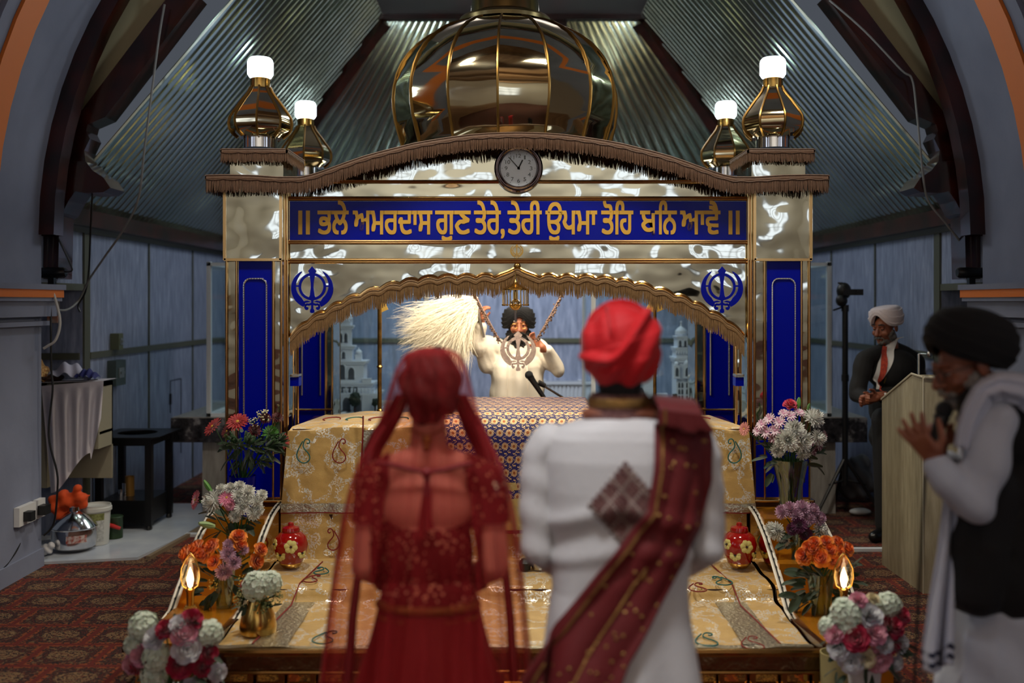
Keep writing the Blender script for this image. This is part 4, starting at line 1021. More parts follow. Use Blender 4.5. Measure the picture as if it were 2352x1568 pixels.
for a, b in (((1168, 792), (1163, 915)), ((1208, 790), (1214, 915))):   # open edges of the long coat
    pts = []
    for k in range(18):
        p = P(lerp(a[0], b[0], k / 17), lerp(a[1], b[1], k / 17), D); h = bv.ray_cast(Vector((p.x, D - 1, p.z)), Vector((0, 1, 0)))
        if h[0] is not None: pts.append(h[0] + Vector((0, -.001, 0)))
    m.tube(pts, .007, 6)
m.build('coat_edge', WHITE, robe)
TUR = fabric('black_turban_cloth', (4, 4, 8), .9, sheen=.0, nscale=90)
turban(q(1191, 736, .01), (.126, .128, .138), .04, 'turban', TUR, pr, pleats=6, amp=.010, peak=.30, low=-.40, pitch=.10)
BEARD = pm('black_beard', (14, 11, 10), .6, 0, bump=(160, .9, .01))
def hairy(co, n): return .007 * math.sin(co.x * 160 + co.z * 40) * math.sin(co.z * 130 + co.x * 60)
Wb = W
blob([('e', Wb(0, -.035, -.10), (.066, .062, .05), M3), ('e', Wb(0, -.04, -.16), (.062, .045, .07), M3), ('e', Wb(.058, -.005, -.055), (.020, .040, .055), M3), ('e', Wb(-.058, -.005, -.055), (.020, .040, .055), M3), ('e', Wb(.075, .0, -.10), (.025, .03, .04), M3), ('e', Wb(-.075, .0, -.10), (.025, .03, .04), M3),
      ('t', [Wb(0, -.100, -.056), Wb(.03, -.090, -.064), Wb(.058, -.066, -.085)], [.010, .012, .008]), ('t', [Wb(0, -.100, -.056), Wb(-.03, -.090, -.064), Wb(-.058, -.066, -.085)], [.010, .012, .008])], 'beard', BEARD, pr, .006, 2, hairy)
m = MB()
for sx in (-1, 1):
    m.tube([Wb(sx * .013, -.095, .034), Wb(sx * .032, -.092, .039), Wb(sx * .052, -.078, .030)], [.003, .005, .003], 6)
m.build('eyebrows', BEARD, pr)
m = MB()
for sx in (-1, 1):
    m.tube([Wb(sx * (.033 + .024 * math.cos(a)), -.102 + abs(math.cos(a) * .004), -.002 + .019 * math.sin(a)) for a in [j * PI / 9 for j in range(19)]], .0012, 5, cap=False)
    m.tube([Wb(sx * .057, -.10, .004), Wb(sx * .078, -.01, .008)], .0012, 5)
m.tube([Wb(-.009, -.103, .004), Wb(0, -.112, .008), Wb(.009, -.103, .004)], .0012, 5); m.build('spectacles', GOLD, pr)
# whisk of white hair (chauri) held up in his hand
wk = thing('fly_whisk', 'white hair fly whisk raised by the person in the white robe', 'whisk', q(1104, 742, -.13))
m = MB(); m.tube([q(1111, 775, -.14), q(1103, 738, -.145), q(1096, 708, -.14)], [.010, .011, .016], 10); m.build('handle', pm('silver_handle', (200, 196, 188), .3, 1), wk)
HAIR = pm('white_yak_hair', (246, 238, 216), .7, 0, Sheen_Weight=.4)
m = MB(); rr = random.Random(5)
for i in range(5200):
    root = q(lerp(1082, 1098, rr.random()), lerp(682, 735, rr.random() ** .8), -.14 + .10 * (rr.random() - .5))
    core = rr.random() ** .55
    a = lerp(PI + .10, PI + 1.28, rr.random()) + rr.gauss(0, .04); ln = (lerp(150, 205, rr.random()) if a < PI + .75 else lerp(110, 165, rr.random())) * (.72 + .4 * rr.random()) * .86
    if rr.random() < .35: ln *= .7
    wv = rr.random() * 6; pts = []; bend = rr.gauss(.12, .16)
    dz = rr.gauss(0, .05)
    for k in range(8):
        t = k / 7; aa = a + bend * (t - .4) + .05 * math.sin(t * 7 + wv) * t
        px = lerp(1082, 1098, .5) + (root.x * F / D + 1176 - 1090) * (1 - t) ** 2; 
        x = math.cos(aa) * ln * t; y = -math.sin(aa) * ln * t
        bulge = -20 * math.sin(PI * min(1, t * 1.3)) * (1 - (a - PI) / 1.3)
        v = root + Vector((x, 0, -y - bulge * .4)) * (D / F); v.y += dz * t + .015 * math.sin(wv + t * 4) * t + rr.gauss(0, .002); pts.append(v)
    m.tube(pts, [.0015, .0016, .0016, .0015, .0014, .0012, .0009, .0004], 3, cap=False)
hr = m.build('hair_strands', HAIR, wk, smooth=60, solid=False); hr['kind'] = 'stuff'
blob([('e', q(1072, 712, -.14), (.085, .045, .085)), ('e', q(1050, 722, -.14), (.11, .045, .105)), ('e', q(1020, 738, -.14), (.10, .04, .11)), ('e', q(1040, 770, -.14), (.09, .04, .08)), ('e', q(1000, 735, -.14), (.07, .03, .08)), ('e', q(1065, 780, -.14), (.055, .03, .07))], 'hair_tuft', HAIR, wk, .010, 6,
     lambda co, n: .006 * math.sin((co.z * .8 + co.x * .6) * 130))

# ---- groom seen from behind
DG = 2.95; g = lambda px, py, dy=0: P(px, py, DG + dy)
gr = thing('person', 'groom in white long coat, bright red turban and maroon sash, seen from behind', 'person', (g(1427, 0).x, DG, 0))
def foot(x, y, dx=0): return [('t', [Vector((x, y, .06)), Vector((x + dx, y + .16, .04))], [.05, .04])]
hp, W, M3 = head_prims(g(1427, 812, .02), PI, .10, 0, 1.0)
shL, shR = g(1250, 1005), g(1612, 1005)
elL, elR = g(1240, 1285, -.02), g(1627, 1280, -.02); wrL, wrR = g(1290, 1312, .26), g(1575, 1310, .26)
gb = hp + [('c', g(1427, 880, .01), g(1427, 960, 0), .058, .07), ('e', g(1430, 1060), (.20, .11, .19)), ('e', g(1430, 1240), (.165, .11, .20)), ('e', g(1430, 1400), (.175, .12, .14)),
           ('t', [shL, elL, wrL], [.05, .042, .03]), ('t', [shR, elR, wrR], [.05, .042, .03]),
           ('t', [g(1395, 1400), Vector((g(1390, 0).x, DG, .5)), Vector((g(1388, 0).x, DG, .09))], [.09, .06, .045]), ('t', [g(1465, 1400), Vector((g(1470, 0).x, DG, .5)), Vector((g(1472, 0).x, DG, .09))], [.09, .06, .045])] + foot(g(1388, 0).x, DG) + foot(g(1472, 0).x, DG)
gb += hand_prims(wrL + Vector((.03, .05, 0)), (.6, .7, .1), (0, -.2, 1), .5) + hand_prims(wrR + Vector((-.03, .05, 0)), (-.6, .7, .1), (0, -.2, 1), .5, thumb=-1)
blob(gb, 'body', SKIND, gr, .008, 4, lambda co, n: 0 if co.z > g(0, 948).z or co.y > DG + .27 else -.022)
IVORY = fabric('ivory_silk', (206, 204, 204), .6, sheen=.4, nscale=70)
def coatfold(x, z):
    f = .010 * math.exp(-((z - 1.17 + .30 * abs(x + .02)) / .025) ** 2) - .007 * math.exp(-((z - 1.12 + .28 * abs(x)) / .03) ** 2) + .006 * math.exp(-((z - 1.05 + .22 * abs(x - .02)) / .02) ** 2)
    return f + .009 * math.sin(x * 32 + .6) * smooth01((.98 - z) * 4) - .007 * math.exp(-((x - .005) / .02) ** 2) * smooth01((1.3 - z) * 6)
CROW = [(954, 1366, 1482, .075), (960, 1346, 1506, .082), (969, 1312, 1542, .090), (981, 1276, 1582, .100), (1002, 1252, 1608, .112), (1050, 1244, 1614, .128), (1120, 1248, 1608, .134), (1200, 1256, 1598, .130), (1290, 1266, 1584, .122), (1350, 1268, 1578, .122), (1420, 1256, 1582, .130), (1500, 1240, 1592, .142), (1568, 1228, 1602, .152), (1700, 1212, 1620, .17), (1950, 1190, 1640, .195)]
def coatp(u, v):
    t = v * (len(CROW) - 1); i = min(int(t), len(CROW) - 2); f = t - i; r0, r1 = CROW[i], CROW[i + 1]; py, l, r, dp = [lerp(r0[k], r1[k], f) for k in range(4)]
    a = 2 * PI * u; ca, sa = math.cos(a), math.sin(a); sx = math.copysign(abs(ca) ** .8, ca); sy = math.copysign(abs(sa) ** .8, sa)
    x0 = (l + r) / 2; c = g(x0, py); w = (r - l) / 2 * DG / F
    x = c.x + w * sx; k = coatfold(x - g(1427, 0).x, c.z)
    return Vector((x + k * sx, DG + .0 + (dp + k) * sy, c.z))
m = MB(); m.grid(coatp, 120, 140, closed=True); coat = m.build('long_coat', IVORY, gr, smooth=180, solid=False)
def slv(co, n): return .0024 * math.sin(co.z * 60 + co.x * 25 + co.y * 20) * smooth01((1.42 - co.z) * 5)
sleeves = []
for pts in (([g(1262, 1018), g(1240, 1050, -.005), g(1232, 1150, -.015), g(1234, 1262, -.02)], [g(1234, 1262, -.02), g(1282, 1300, .22)]), ([g(1598, 1018), g(1615, 1050, -.005), g(1624, 1150, -.015), g(1629, 1258, -.02)], [g(1629, 1258, -.02), g(1580, 1298, .22)])):
    sleeves.append(blob([('t', pts[0], [.062, .056, .052, .048]), ('t', pts[1], [.047, .040])], 'sleeve', IVORY, coat, .007, 5, slv))
MAROON = fabric('maroon_velvet', (84, 4, 8), .7, sheen=.3, nscale=50, var=((110, 8, 10), 5))
EMB = foil('gold_zari', (180, 140, 84), .4, 120, .8, .006)
MARB = pm('maroon_bead_embroidery', (74, 24, 28), .5, .2, bump=(200, .9, .006), var=((130, 92, 84), 110))
# standing collar
m = MB(); m.lathe([(.078, 0), (.080, .030), (.074, .058), (.066, .058), (.066, 0)], 40, tuple(g(1422, 948, .005)), M=Matrix.Diagonal((1.15, .95, 1.0)))
col = m.build('collar', MARB, gr); m = MB(); m.lathe([(.081, .022), (.083, .035), (.081, .048)], 40, tuple(g(1422, 948, .005)), M=Matrix.Diagonal((1.15, .95, 1.0)), cap=False); m.build('collar_band', EMB, col)
m = MB(); m.lathe([(.100, -.012), (.098, .0), (.090, .014), (.082, .026)], 40, tuple(g(1422, 955, .01)), M=Matrix.Diagonal((1.10, .9, 1.0)), cap=False); m.build('collar_base', MARB, col)
REDTUR = fabric('bright_red_turban_cloth', (200, 10, 20), .7, sheen=.3, nscale=60)
turban(g(1427, 792, .01), (.121, .128, .142), PI, 'turban', REDTUR, gr, style='groom', pleats=4, amp=.003, peak=.30, low=-.80, tall=.6)
m = MB(); m.lathe([(.060, -.0), (.066, .022), (.064, .05)], 24, tuple(g(1424, 905, -.012)), M=Matrix.Diagonal((1, .8, 1)), cap=False); m.build('hairline', BEARD, gr)
bv = bvh_of(coat, *sleeves)
# embroidered lozenge on the back
def loz(u, v): return (1425 + (u + v - 1) * 82, 1140 + (v - u) * 96)
mm = MB()
def lozf(u, v):
    a = loz(u, v); k = 1 + .0
    p = P(a[0], a[1], DG); h = bv.ray_cast(Vector((p.x, DG - 1, p.z)), Vector((0, 1, 0)))
    return Vector((p.x, (h[0].y if h[0] is not None else DG - .12) - .004, p.z))
for i in range(17):
    for j in range(17):
        if (i in (0, 16) or j in (0, 16)) and (i + j) % 2: continue
        u, v = (i + .5) / 17, (j + .5) / 17; c = lozf(u, v); mm.ball(c, (.0085, .004, .0090), 6, 4, 0 if (i * j + i) % 5 else 1)
mm.grid(lambda u, v: lozf(lerp(.06, .94, u), lerp(.06, .94, v)) + Vector((0, -.001, 0)), 14, 14)
mm.build('embroidered_lozenge', [MARB, pm('pewter_thread', (150, 130, 122), .4, .7)], coat, smooth=60, solid=False)
# sash over the right shoulder, down across the back and out to the left
Ls = [(1497, 925), (1492, 960), (1486, 1060), (1470, 1150), (1420, 1215), (1360, 1290), (1300, 1370), (1240, 1450), (1205, 1500), (1180, 1545), (1170, 1640)]
Rs = [(1590, 935), (1625, 985), (1622, 1090), (1600, 1190), (1555, 1270), (1520, 1330), (1480, 1400), (1430, 1480), (1410, 1525), (1395, 1570), (1380, 1640)]
def back(p, u, v): return DG - .125 - .03 * (1 - v)
sash = drape(bv, Ls, Rs, 40, 90, DG, .012, back, wob=lambda u, v: -.010 * abs(math.sin(u * 9 + v * 2)) * smooth01(v * 4) - .02 * smooth01((v - .55) * 3))
for c in sash.v: pass
# carry the sash over the shoulder to the front
top = [sash.v[i].copy() for i in range(41)]
fr = [[Vector((t.x, lerp(t.y, DG + .11, k / 5), t.z + .045 * math.sin(PI * k / 5) * .6 - (.02 if k > 3 else 0) * (k - 3))) for t in top] for k in range(6)]
sash.grid(lambda u, v: fr[round(v * 5)][round(u * 40)], 40, 5)
so = sash.build('sash', MAROON, gr, smooth=60, solid=False); sm = so.modifiers.new('thickness', 'SOLIDIFY'); sm.thickness = .006
m = MB()
for off in (.12, .52):
    pts = [sash.v[j * 41 + round(off * 40 * (1 if off < .3 else 1))] + Vector((0, -.006, 0)) for j in range(0, 88)]
    if off > .3: pts = pts[40:75]
    m.tube(pts, .0045, 6)
rr = random.Random(3)
for k in range(60): m.ball(sash.v[rr.randrange(8, 80) * 41 + rr.randrange(8, 39)] + Vector((0, -.007, 0)), (.006, .002, .006), 6, 4)
m.build('gold_braid', EMB, so)

# ---- bride seen from behind
DB = 2.95; b = lambda px, py, dy=0: P(px, py, DB + dy)
br = thing('person', 'bride in deep red open backed dress under a sheer red veil', 'person', (b(985, 0).x, DB, 0))
hp, W, M3 = head_prims(b(990, 893, .03), PI + .05, .16, 0, .95, .08)
shL, shR = b(862, 1108), b(1118, 1108)
elL, elR = b(838, 1300, -.03), b(1138, 1300, -.03); wrL, wrR = b(900, 1340, .22), b(1075, 1340, .22)
bb = hp + [('c', b(985, 940, .02), b(983, 1050, .0), .050, .058), ('t', [shL, b(925, 1072, -.005), b(983, 1058), b(1045, 1072, -.005), shR], [.050, .05, .055, .05, .050]), ('e', b(984, 1150, .005), (.150, .088, .13)), ('e', b(985, 1270), (.125, .085, .17)), ('e', b(985, 1390), (.14, .10, .13)), ('e', b(985, 1480), (.17, .12, .14)),
           ('t', [shL, elL, wrL], [.052, .042, .027]), ('t', [shR, elR, wrR], [.052, .042, .027]),
           ('t', [b(950, 1490), Vector((b(950, 0).x, DB, .48)), Vector((b(950, 0).x, DB, .08))], [.09, .055, .04]), ('t', [b(1020, 1490), Vector((b(1020, 0).x, DB, .48)), Vector((b(1020, 0).x, DB, .08))], [.09, .055, .04])] + foot(b(950, 0).x, DB) + foot(b(1020, 0).x, DB)
bb += hand_prims(wrL + Vector((.03, .04, 0)), (.7, .6, 0), (0, -.2, 1), .5, .88) + hand_prims(wrR + Vector((-.03, .04, 0)), (-.7, .6, 0), (0, -.2, 1), .5, .88, thumb=-1)
bbody = blob(bb, 'body', SKINF, br, .008, 6)
HAIRB = pm('dark_auburn_hair', (50, 20, 14), .65, 0, bump=(60, .4, .01), var=((72, 32, 22), 40))
blob([('e', b(990, 868, .035), (.094, .112, .098)), ('e', b(990, 905, -.02), (.088, .08, .075)), ('e', b(988, 930, -.035), (.075, .062, .055)), ('e', b(965, 925, -.06), (.04, .035, .045)), ('e', b(1010, 922, -.06), (.042, .035, .045)), ('e', b(985, 885, -.075), (.05, .03, .045))], 'hair', HAIRB, br, .007, 4,
     lambda co, n: .004 * math.sin(co.x * 120 + co.z * 60) + .006 * math.sin(co.z * 70 + co.x * 30))
REDE = NT('red_embroidered_net')
co_ = REDE.coord('Object'); vv = REDE.n('TexVoronoi', co_, _Scale=60); nn = REDE.noise(co_, 11, 3)
mk = REDE.m('MULTIPLY', REDE.m('LESS_THAN', vv, .30), REDE.m('GREATER_THAN', nn, .40))
REDE = REDE.surf(REDE.mix(mk, lin((104, 6, 12)), lin((226, 186, 146))), REDE.m('MULTIPLY_ADD', mk, -.35, .75), REDE.m('MULTIPLY', mk, .6), Normal=REDE.bump(mk, .6, .01))
def shell(src, name, mat, parent, keep, off):
    """garment: the part of a body's surface that keep() selects, lifted off it"""
    og = Vector((0, 0, 0)); p = src
    while p: og += p.location; p = p.parent
    me = src.data; mb = MB(); idx = {}
    for p in me.polygons:
        c = p.center + og
        if not keep(c): continue
        f = []
        for i in p.vertices:
            if i not in idx:
                v = me.vertices[i]; idx[i] = len(mb.v); mb.v.append(v.co + og + v.normal * (off(v.co + og) if callable(off) else off))
            f.append(idx[i])
        mb.f.append(f); mb.mi.append(0)
    return mb.build(name, mat, parent, smooth=180, solid=False)
bx0 = b(985, 0).x; zsh = b(0, 1060).z; zw = b(0, 1400).z
def bod(c):
    x = c.x - bx0; z = c.z
    if z < zw - .03 or z > b(0, 1040).z: return False
    if abs(x) > .165: return z > b(0, 1195).z         # short sleeves
    if c.y > DB + .0: return z < b(0, 1100).z
    zs = b(0, 1205).z                                   # scooped open back
    if z > zs: return abs(x) > .128 - .02 * smooth01((z - zs) / .2) - .13 * (1 - math.sqrt(max(0, 1 - max(0, (zs + .05 - z) / .05) ** 2))) * (1 if z < zs + .05 else 0)
    return True
dress = shell(bbody, 'bodice', REDE, br, bod, .010)
SKIRT = fabric('deep_red_silk', (120, 4, 10), .6, sheen=.1, nscale=50, var=((120, 14, 16), 6))
m = MB(); NS = 96
def sk(u, v):
    a = 2 * PI * u; z = lerp(b(0, 1372).z, .03, v); rx = lerp(.148, .37, smooth01(v * .95) ** .85 * .5 + v * .5); ry = lerp(.105, .36, v)
    k = 1 + (.05 * math.sin(a * 13) + .03 * math.sin(a * 29 + 1)) * min(1, v * 2.5)
    return Vector((bx0 + rx * k * math.cos(a), DB + ry * k * math.sin(a), z))
m.grid(sk, NS * 2, 40, closed=True); m.build('skirt', SKIRT, br, smooth=60, solid=False)
m = MB()
for k in range(46):
    a = -PI / 2 + (k / 45 - .5) * 2.6; c = Vector((bx0 + .150 * math.cos(a), DB + .11 * math.sin(a), b(0, 1372).z - .01))
    m.ball(c, (.012, .010, .014), 6, 4); m.ball(c - Vector((0, 0, .035)), (.009, .008, .012), 6, 4)
m.build('waist_embroidery', EMB, br)
pts = [b(868, 1062, -.07), b(900, 1066, -.085), b(940, 1076, -.095), b(980, 1084, -.095), b(1020, 1078, -.095), b(1060, 1068, -.085), b(1090, 1062, -.07)]
m = MB(); m.tube(pts, .007, 8); m.ball(b(980, 1086, -.10), (.016, .012, .016)); m.tube([b(980, 1088, -.10), b(975, 1140, -.10), b(968, 1200, -.10), b(966, 1235, -.102)], [.006, .007, .010, .014], 6); m.tube([b(982, 1088, -.10), b(986, 1140, -.10), b(984, 1190, -.10), b(988, 1215, -.102)], [.006, .007, .010, .014], 6)
m.build('tie_string', SKIRT, br)
m = MB(); m.tube([b(940, 985, -.03), b(960, 995, -.05), b(980, 1000, -.058), b(1000, 995, -.05), b(1020, 985, -.03)], .003, 6); m.ball(b(980, 1012, -.062), (.014, .008, .016)); m.ball(b(980, 1028, -.064), (.010, .007, .012)); m.build('necklace_clasp', EMB, br)
# sheer veil
def veilmat():
    t = NT('sheer_red_net'); co = t.coord('UV'); nz = t.noise(co, 1, 2)
    mp = t.coord('UV', (60, 2.2, 1)); n = t.noise(mp, 1.0, 3, .6)
    tr = t.n('BsdfTransparent', lin((246, 210, 206)))
    d = t.nt.nodes.new('ShaderNodeBsdfPrincipled'); t.set(d.inputs[0], lin((160, 6, 14))); t.set(d.inputs['Roughness'], .8)
    fac = t.ramp(n, [(.30, (.06, .06, .06, 1)), (.52, (.22, .22, .22, 1)), (.75, (.60, .60, .60, 1))])
    fw = t.n('LayerWeight', .5, out=1)
    fac = t.m('ADD', fac, t.m('MULTIPLY', t.m('POWER', fw, 2.5), .75)); t.last.use_clamp = True
    t.nt.links.new(t.n('MixShader', fac, tr, d.outputs[0]), t.out.inputs[0]); return t.mat
VEIL = veilmat()
vt = [(797, 990, 4, .01), (803, 990, 38, .06), (815, 990, 62, .115), (850, 990, 82, .148), (900, 988, 95, .158), (950, 987, 110, .145), (1020, 986, 140, .115), (1070, 985, 166, .125), (1120, 984, 182, .13), (1200, 983, 198, .165), (1300, 982, 212, .17), (1400, 981, 224, .18), (1568, 979, 240, .23), (1750, 978, 262, .32), (2000, 978, 285, .38)]
def vi(py, k): return interp([(r[0], r[k]) for r in vt], py)
def veilp(u, v):
    py = 797 + 1150 * (v ** 1.35); s = (2 * u - 1); a = s * 1.75
    w = vi(py, 2) * DB / F; dp_ = vi(py, 3); cx = (vi(py, 1) - 1176) * DB / F
    k = 1 + .035 * math.sin(u * 46) * smooth01((py - 950) / 300)
    y0 = DB + .03 if py > 950 else DB + .035
    return Vector((cx + w * math.sin(a) * k, y0 - dp_ * math.copysign(abs(math.cos(a)) ** .5, math.cos(a)) * k + .012 * math.sin(u * 31 + v * 3) * smooth01((py - 950) / 300), EYE + (695 - py) * DB / F))
m = MB(); m.grid(veilp, 110, 90, uv=lambda u, v: (u, v)); vo = m.build('veil', VEIL, br, smooth=180, solid=False)
VEDGE = fabric('veil_border', (118, 6, 14), .65, sheen=.4, nscale=60)
m = MB()   # heavier folded front edges of the veil
for sx, ptl in ((-1, [(925, 905), (905, 950), (880, 990), (855, 1035), (840, 1150), (825, 1300), (810, 1420), (800, 1568)]), (1, [(1055, 905), (1072, 950), (1092, 990), (1112, 1035), (1140, 1150), (1160, 1300), (1172, 1420), (1180, 1568)])):
    wd_ = [26, 34, 40, 36, 14, 14, 16, 18]
    def strip(u, v, ptl=ptl, wd_=wd_, sx=sx):
        t = v * 7; i = min(int(t), 6); f = t - i; px = lerp(ptl[i][0], ptl[i + 1][0], f); py = lerp(ptl[i][1], ptl[i + 1][1], f); w = lerp(wd_[i], wd_[i + 1], f)
        return b(px + (u - .5) * w * 1.3, py, lerp(.03, .14, smooth01(v * 5)) + .02 * math.sin(u * 9))
    m.grid(strip, 10, 50)
m.build('veil_edge', VEDGE, br, smooth=60, solid=False)

# ---- man in a dark suit by the lectern
DS = 7.45; s_ = lambda px, py, dy=0: P(px, py, DS + dy)
su = thing('person', 'person in black suit, orange tie and white turban with clasped hands behind lectern', 'person', (s_(2050, 0).x, DS, 0))
YAW = -.95; HCs = s_(2033, 750, 0)
hp, W, M3 = head_prims(HCs, YAW, .22, 0, 1.04)
sl, sr = s_(1985, 822, -.07), s_(2098, 822, .10)
el_, er_ = s_(1968, 905, -.10), s_(2112, 905, -.02); hdl, hdr = s_(1990, 917, -.25), s_(2006, 910, -.29)
bx_ = s_(2055, 0).x
sb2 = hp + [('c', s_(2042, 775, .02), s_(2045, 812, .03), .058, .066), ('e', s_(2050, 860, .02), (.18, .14, .17)), ('e', s_(2056, 940, .02), (.17, .14, .2)), ('t', [sl, el_, hdl], [.06, .045, .03]), ('t', [sr, er_, hdr], [.06, .045, .03])]
for dx, dy in ((-.08, -.06), (.09, .05)): sb2 += [('t', [Vector((bx_ + dx, DS + dy, .85)), Vector((bx_ + dx, DS + dy, .5)), Vector((bx_ + dx, DS + dy, .09))], [.09, .065, .05])]
f1 = Vector((-.75, -.4, -.15)); 
sb2 += hand_prims(hdl + Vector((.045, 0, 0)), (-.95, -.25, -.12), (-.1, -.1, 1), .55, 1.0, thumb=-1) + hand_prims(hdr + Vector((.03, -.02, -.005)), (-.98, -.2, -.05), (-.1, -.1, 1), .75, 1.0, thumb=-1)
sbody = blob(sb2, 'body', SKIND, su, .0048, 2, lambda co, n: 0 if (co.z > s_(0, 800).z) or (co.y < DS - .21 and co.x < s_(2030, 0).x) else -.028)
eyes(W, M3, 1.04, sbody, .8)
SUIT = fabric('black_wool', (9, 9, 11), .85, sheen=.03, nscale=120); SHIRT = fabric('white_shirt', (210, 208, 205), .7); TIE = pm('orange_silk_tie', (190, 68, 40), .5, 0, bump=(240, .8, .01), var=((150, 40, 28), 60))
jk = [('e', s_(2050, 850, .02), (.20, .165, .16)), ('e', s_(2052, 930, .02), (.185, .16, .22)), ('e', s_(2054, 1000, .02), (.185, .17, .18)), ('t', [s_(1988, 825, -.06), s_(2020, 808, .0), s_(2050, 800, .05), s_(2075, 812, .08), s_(2100, 828, .10)], [.066, .06, .06, .066, .07]),
      ('t', [s_(1985, 828, -.06), s_(1968, 905, -.09)], [.072, .062]), ('t', [s_(1968, 905, -.09), s_(1986, 915, -.2)], [.062, .050]), ('t', [s_(2100, 830, .10), s_(2114, 905, .0)], [.075, .066]), ('t', [s_(2114, 905, 0), s_(2030, 912, -.22)], [.064, .050])]
jacket = blob(jk, 'jacket', SUIT, su, .008, 6, lambda co, n: .003 * math.sin(co.z * 40 + co.x * 20))
tr = []
for dx, dy in ((-.08, -.06), (.09, .05)): tr += [('t', [Vector((bx_ + dx, DS + dy, .88)), Vector((bx_ + dx * 1.0, DS + dy, .5)), Vector((bx_ + dx, DS + dy, .10))], [.115, .098, .085])]
tr += [('e', Vector((bx_, DS, .88)), (.17, .15, .12))]
blob(tr, 'trousers', SUIT, su, .010, 5)
for dx, dy in ((-.08, -.06), (.09, .05)):
    blob([('t', [Vector((bx_ + dx, DS + dy, .05)), Vector((bx_ + dx - .14, DS + dy - .12, .04))], [.052, .042])], 'shoe', pm('black_leather', (10, 10, 11), .3), su, .008, 4)
bv = bvh_of(jacket, sbody)
sh = drape(bv, [(2020, 800), (2008, 830), (2000, 860), (1998, 890)], [(2063, 772), (2045, 810), (2028, 845), (2004, 890)], 14, 30, DS, .006, DS - .13)
sh.build('shirt_front', SHIRT, su, smooth=180, solid=False)
ti = drape(bv, [(2022, 793), (2015, 806), (2009, 850), (2003, 888), (2002, 893)], [(2032, 795), (2028, 808), (2021, 850), (2010, 880), (2003, 893)], 6, 30, DS, .018, DS - .15)
ti.build('tie', TIE, su, smooth=180, solid=False)
m = MB(); m.bar(s_(2035, 866, -.20), s_(2031, 880, -.205), .008, .004); m.build('pocket_clip', GOLD, jacket)
m = MB(); m.lathe([(.048, 0), (.05, .012), (.046, .03), (.04, .034)], 20, tuple(s_(2024, 913, -.235)), M=Matrix.Rotation(PI / 2, 3, 'Y') @ Matrix.Diagonal((.9, .9, .9)), cap=False); m.build('shirt_cuff', SHIRT, su)
WTUR = fabric('white_turban_cloth', (206, 196, 200), .75, sheen=.3, nscale=80)
turban(HCs + Vector((.012, .012, .074)), (.126, .128, .125), YAW, 'turban', WTUR, su, style='flat', pleats=4, amp=.008, peak=.25, low=-.55, tilt=-.06, pitch=.16)
GBEARD = pm('grey_beard', (120, 116, 112), .7, 0, bump=(160, .9, .01), var=((70, 66, 64), 30))
blob([('e', W(0, -.045, -.095), (.050, .045, .032), M3), ('e', W(.055, -.01, -.06), (.018, .04, .045), M3), ('e', W(-.055, -.01, -.06), (.018, .04, .045), M3), ('t', [W(.0, -.101, -.057), W(.034, -.086, -.070)], [.010, .008]), ('t', [W(.0, -.101, -.057), W(-.034, -.086, -.070)], [.010, .008])], 'beard', GBEARD, su, .006, 2, hairy)
m = MB()
for sx in (-1, 1): m.tube([W(sx * .013, -.096, .032), W(sx * .032, -.093, .037), W(sx * .052, -.079, .029)], [.004, .006, .004], 6)
m.build('eyebrows', BEARD, su)

# ---- elder with microphone at the right edge
DE = 3.27; e = lambda px, py, dy=0: P(px, py, DE + dy)
el = thing('person', 'elderly person in black waistcoat and black turban speaking into a microphone', 'person', (e(2290, 0).x, DE, 0))
YE = -PI / 2 + .10; HCe = e(2215, 838, 0)
hp, W, M3 = head_prims(HCe, YE, .30, 0, 1.02)
ex = e(2295, 0).x
eb = hp + [('c', e(2240, 870, .01), e(2280, 930, .02), .058, .075), ('e', e(2320, 1060, .03), (.16, .17, .22)), ('e', e(2315, 1240, .03), (.15, .17, .24)), ('e', e(2305, 1400, .03), (.16, .17, .18)),
           ('t', [e(2275, 985, -.14), e(2235, 1150, -.16), e(2160, 1062, -.14)], [.06, .045, .030]), ('t', [e(2260, 985, .17), e(2225, 1150, .20), e(2165, 1050, .02)], [.06, .045, .030])]
for dy in (-.04, .10): eb += [('t', [Vector((ex, DE + dy, .75)), Vector((ex, DE + dy, .45)), Vector((ex, DE + dy, .09))], [.085, .065, .05]), ('t', [Vector((ex + .03, DE + dy, .06)), Vector((ex - .16, DE + dy, .04))], [.05, .04])]
eb += hand_prims(e(2150, 1056, -.14), (-.62, -.05, .75), (.4, -.5, .6), .30, 1.02, thumb=1, spread=4.5) + hand_prims(e(2160, 1045, .0), (-.4, -.05, .85), (.4, -.1, .2), .8, 1.0, thumb=-1)
ebody = blob(eb, 'body', SKIND, el, .0048, 2, lambda co, n: 0 if (co.z > e(0, 905).z) or (co.x < e(2172, 0).x and co.z > e(0, 1080).z) else -.030)
eyes(W, M3, 1.02, ebody, .5)
KURTA = fabric('white_kurta_cotton', (176, 182, 196), .85, sheen=.25, nscale=50)
def kf(co, n): return .006 * math.sin(co.z * 30 + co.x * 26) + .005 * math.sin(co.x * 40 - co.z * 12)
kp = [('e', e(2318, 1010, .03), (.14, .17, .13)), ('e', e(2316, 1120, .03), (.15, .175, .22)), ('e', e(2310, 1300, .03), (.15, .18, .26)), ('c', e(2300, 1400, .03), Vector((e(2296, 0).x, DE + .03, .42)), .165, .185),
      ('t', [e(2278, 975, -.12), e(2255, 1080, -.16), e(2232, 1150, -.17)], [.075, .072, .066]), ('t', [e(2232, 1150, -.17), e(2185, 1105, -.16), e(2156, 1070, -.145)], [.068, .056, .044]), ('e', e(2222, 1168, -.16), (.055, .06, .035)),
      ('t', [e(2262, 985, .17), e(2228, 1150, .2)], [.07, .065]), ('t', [e(2228, 1150, .2), e(2172, 1062, .05)], [.062, .045])]
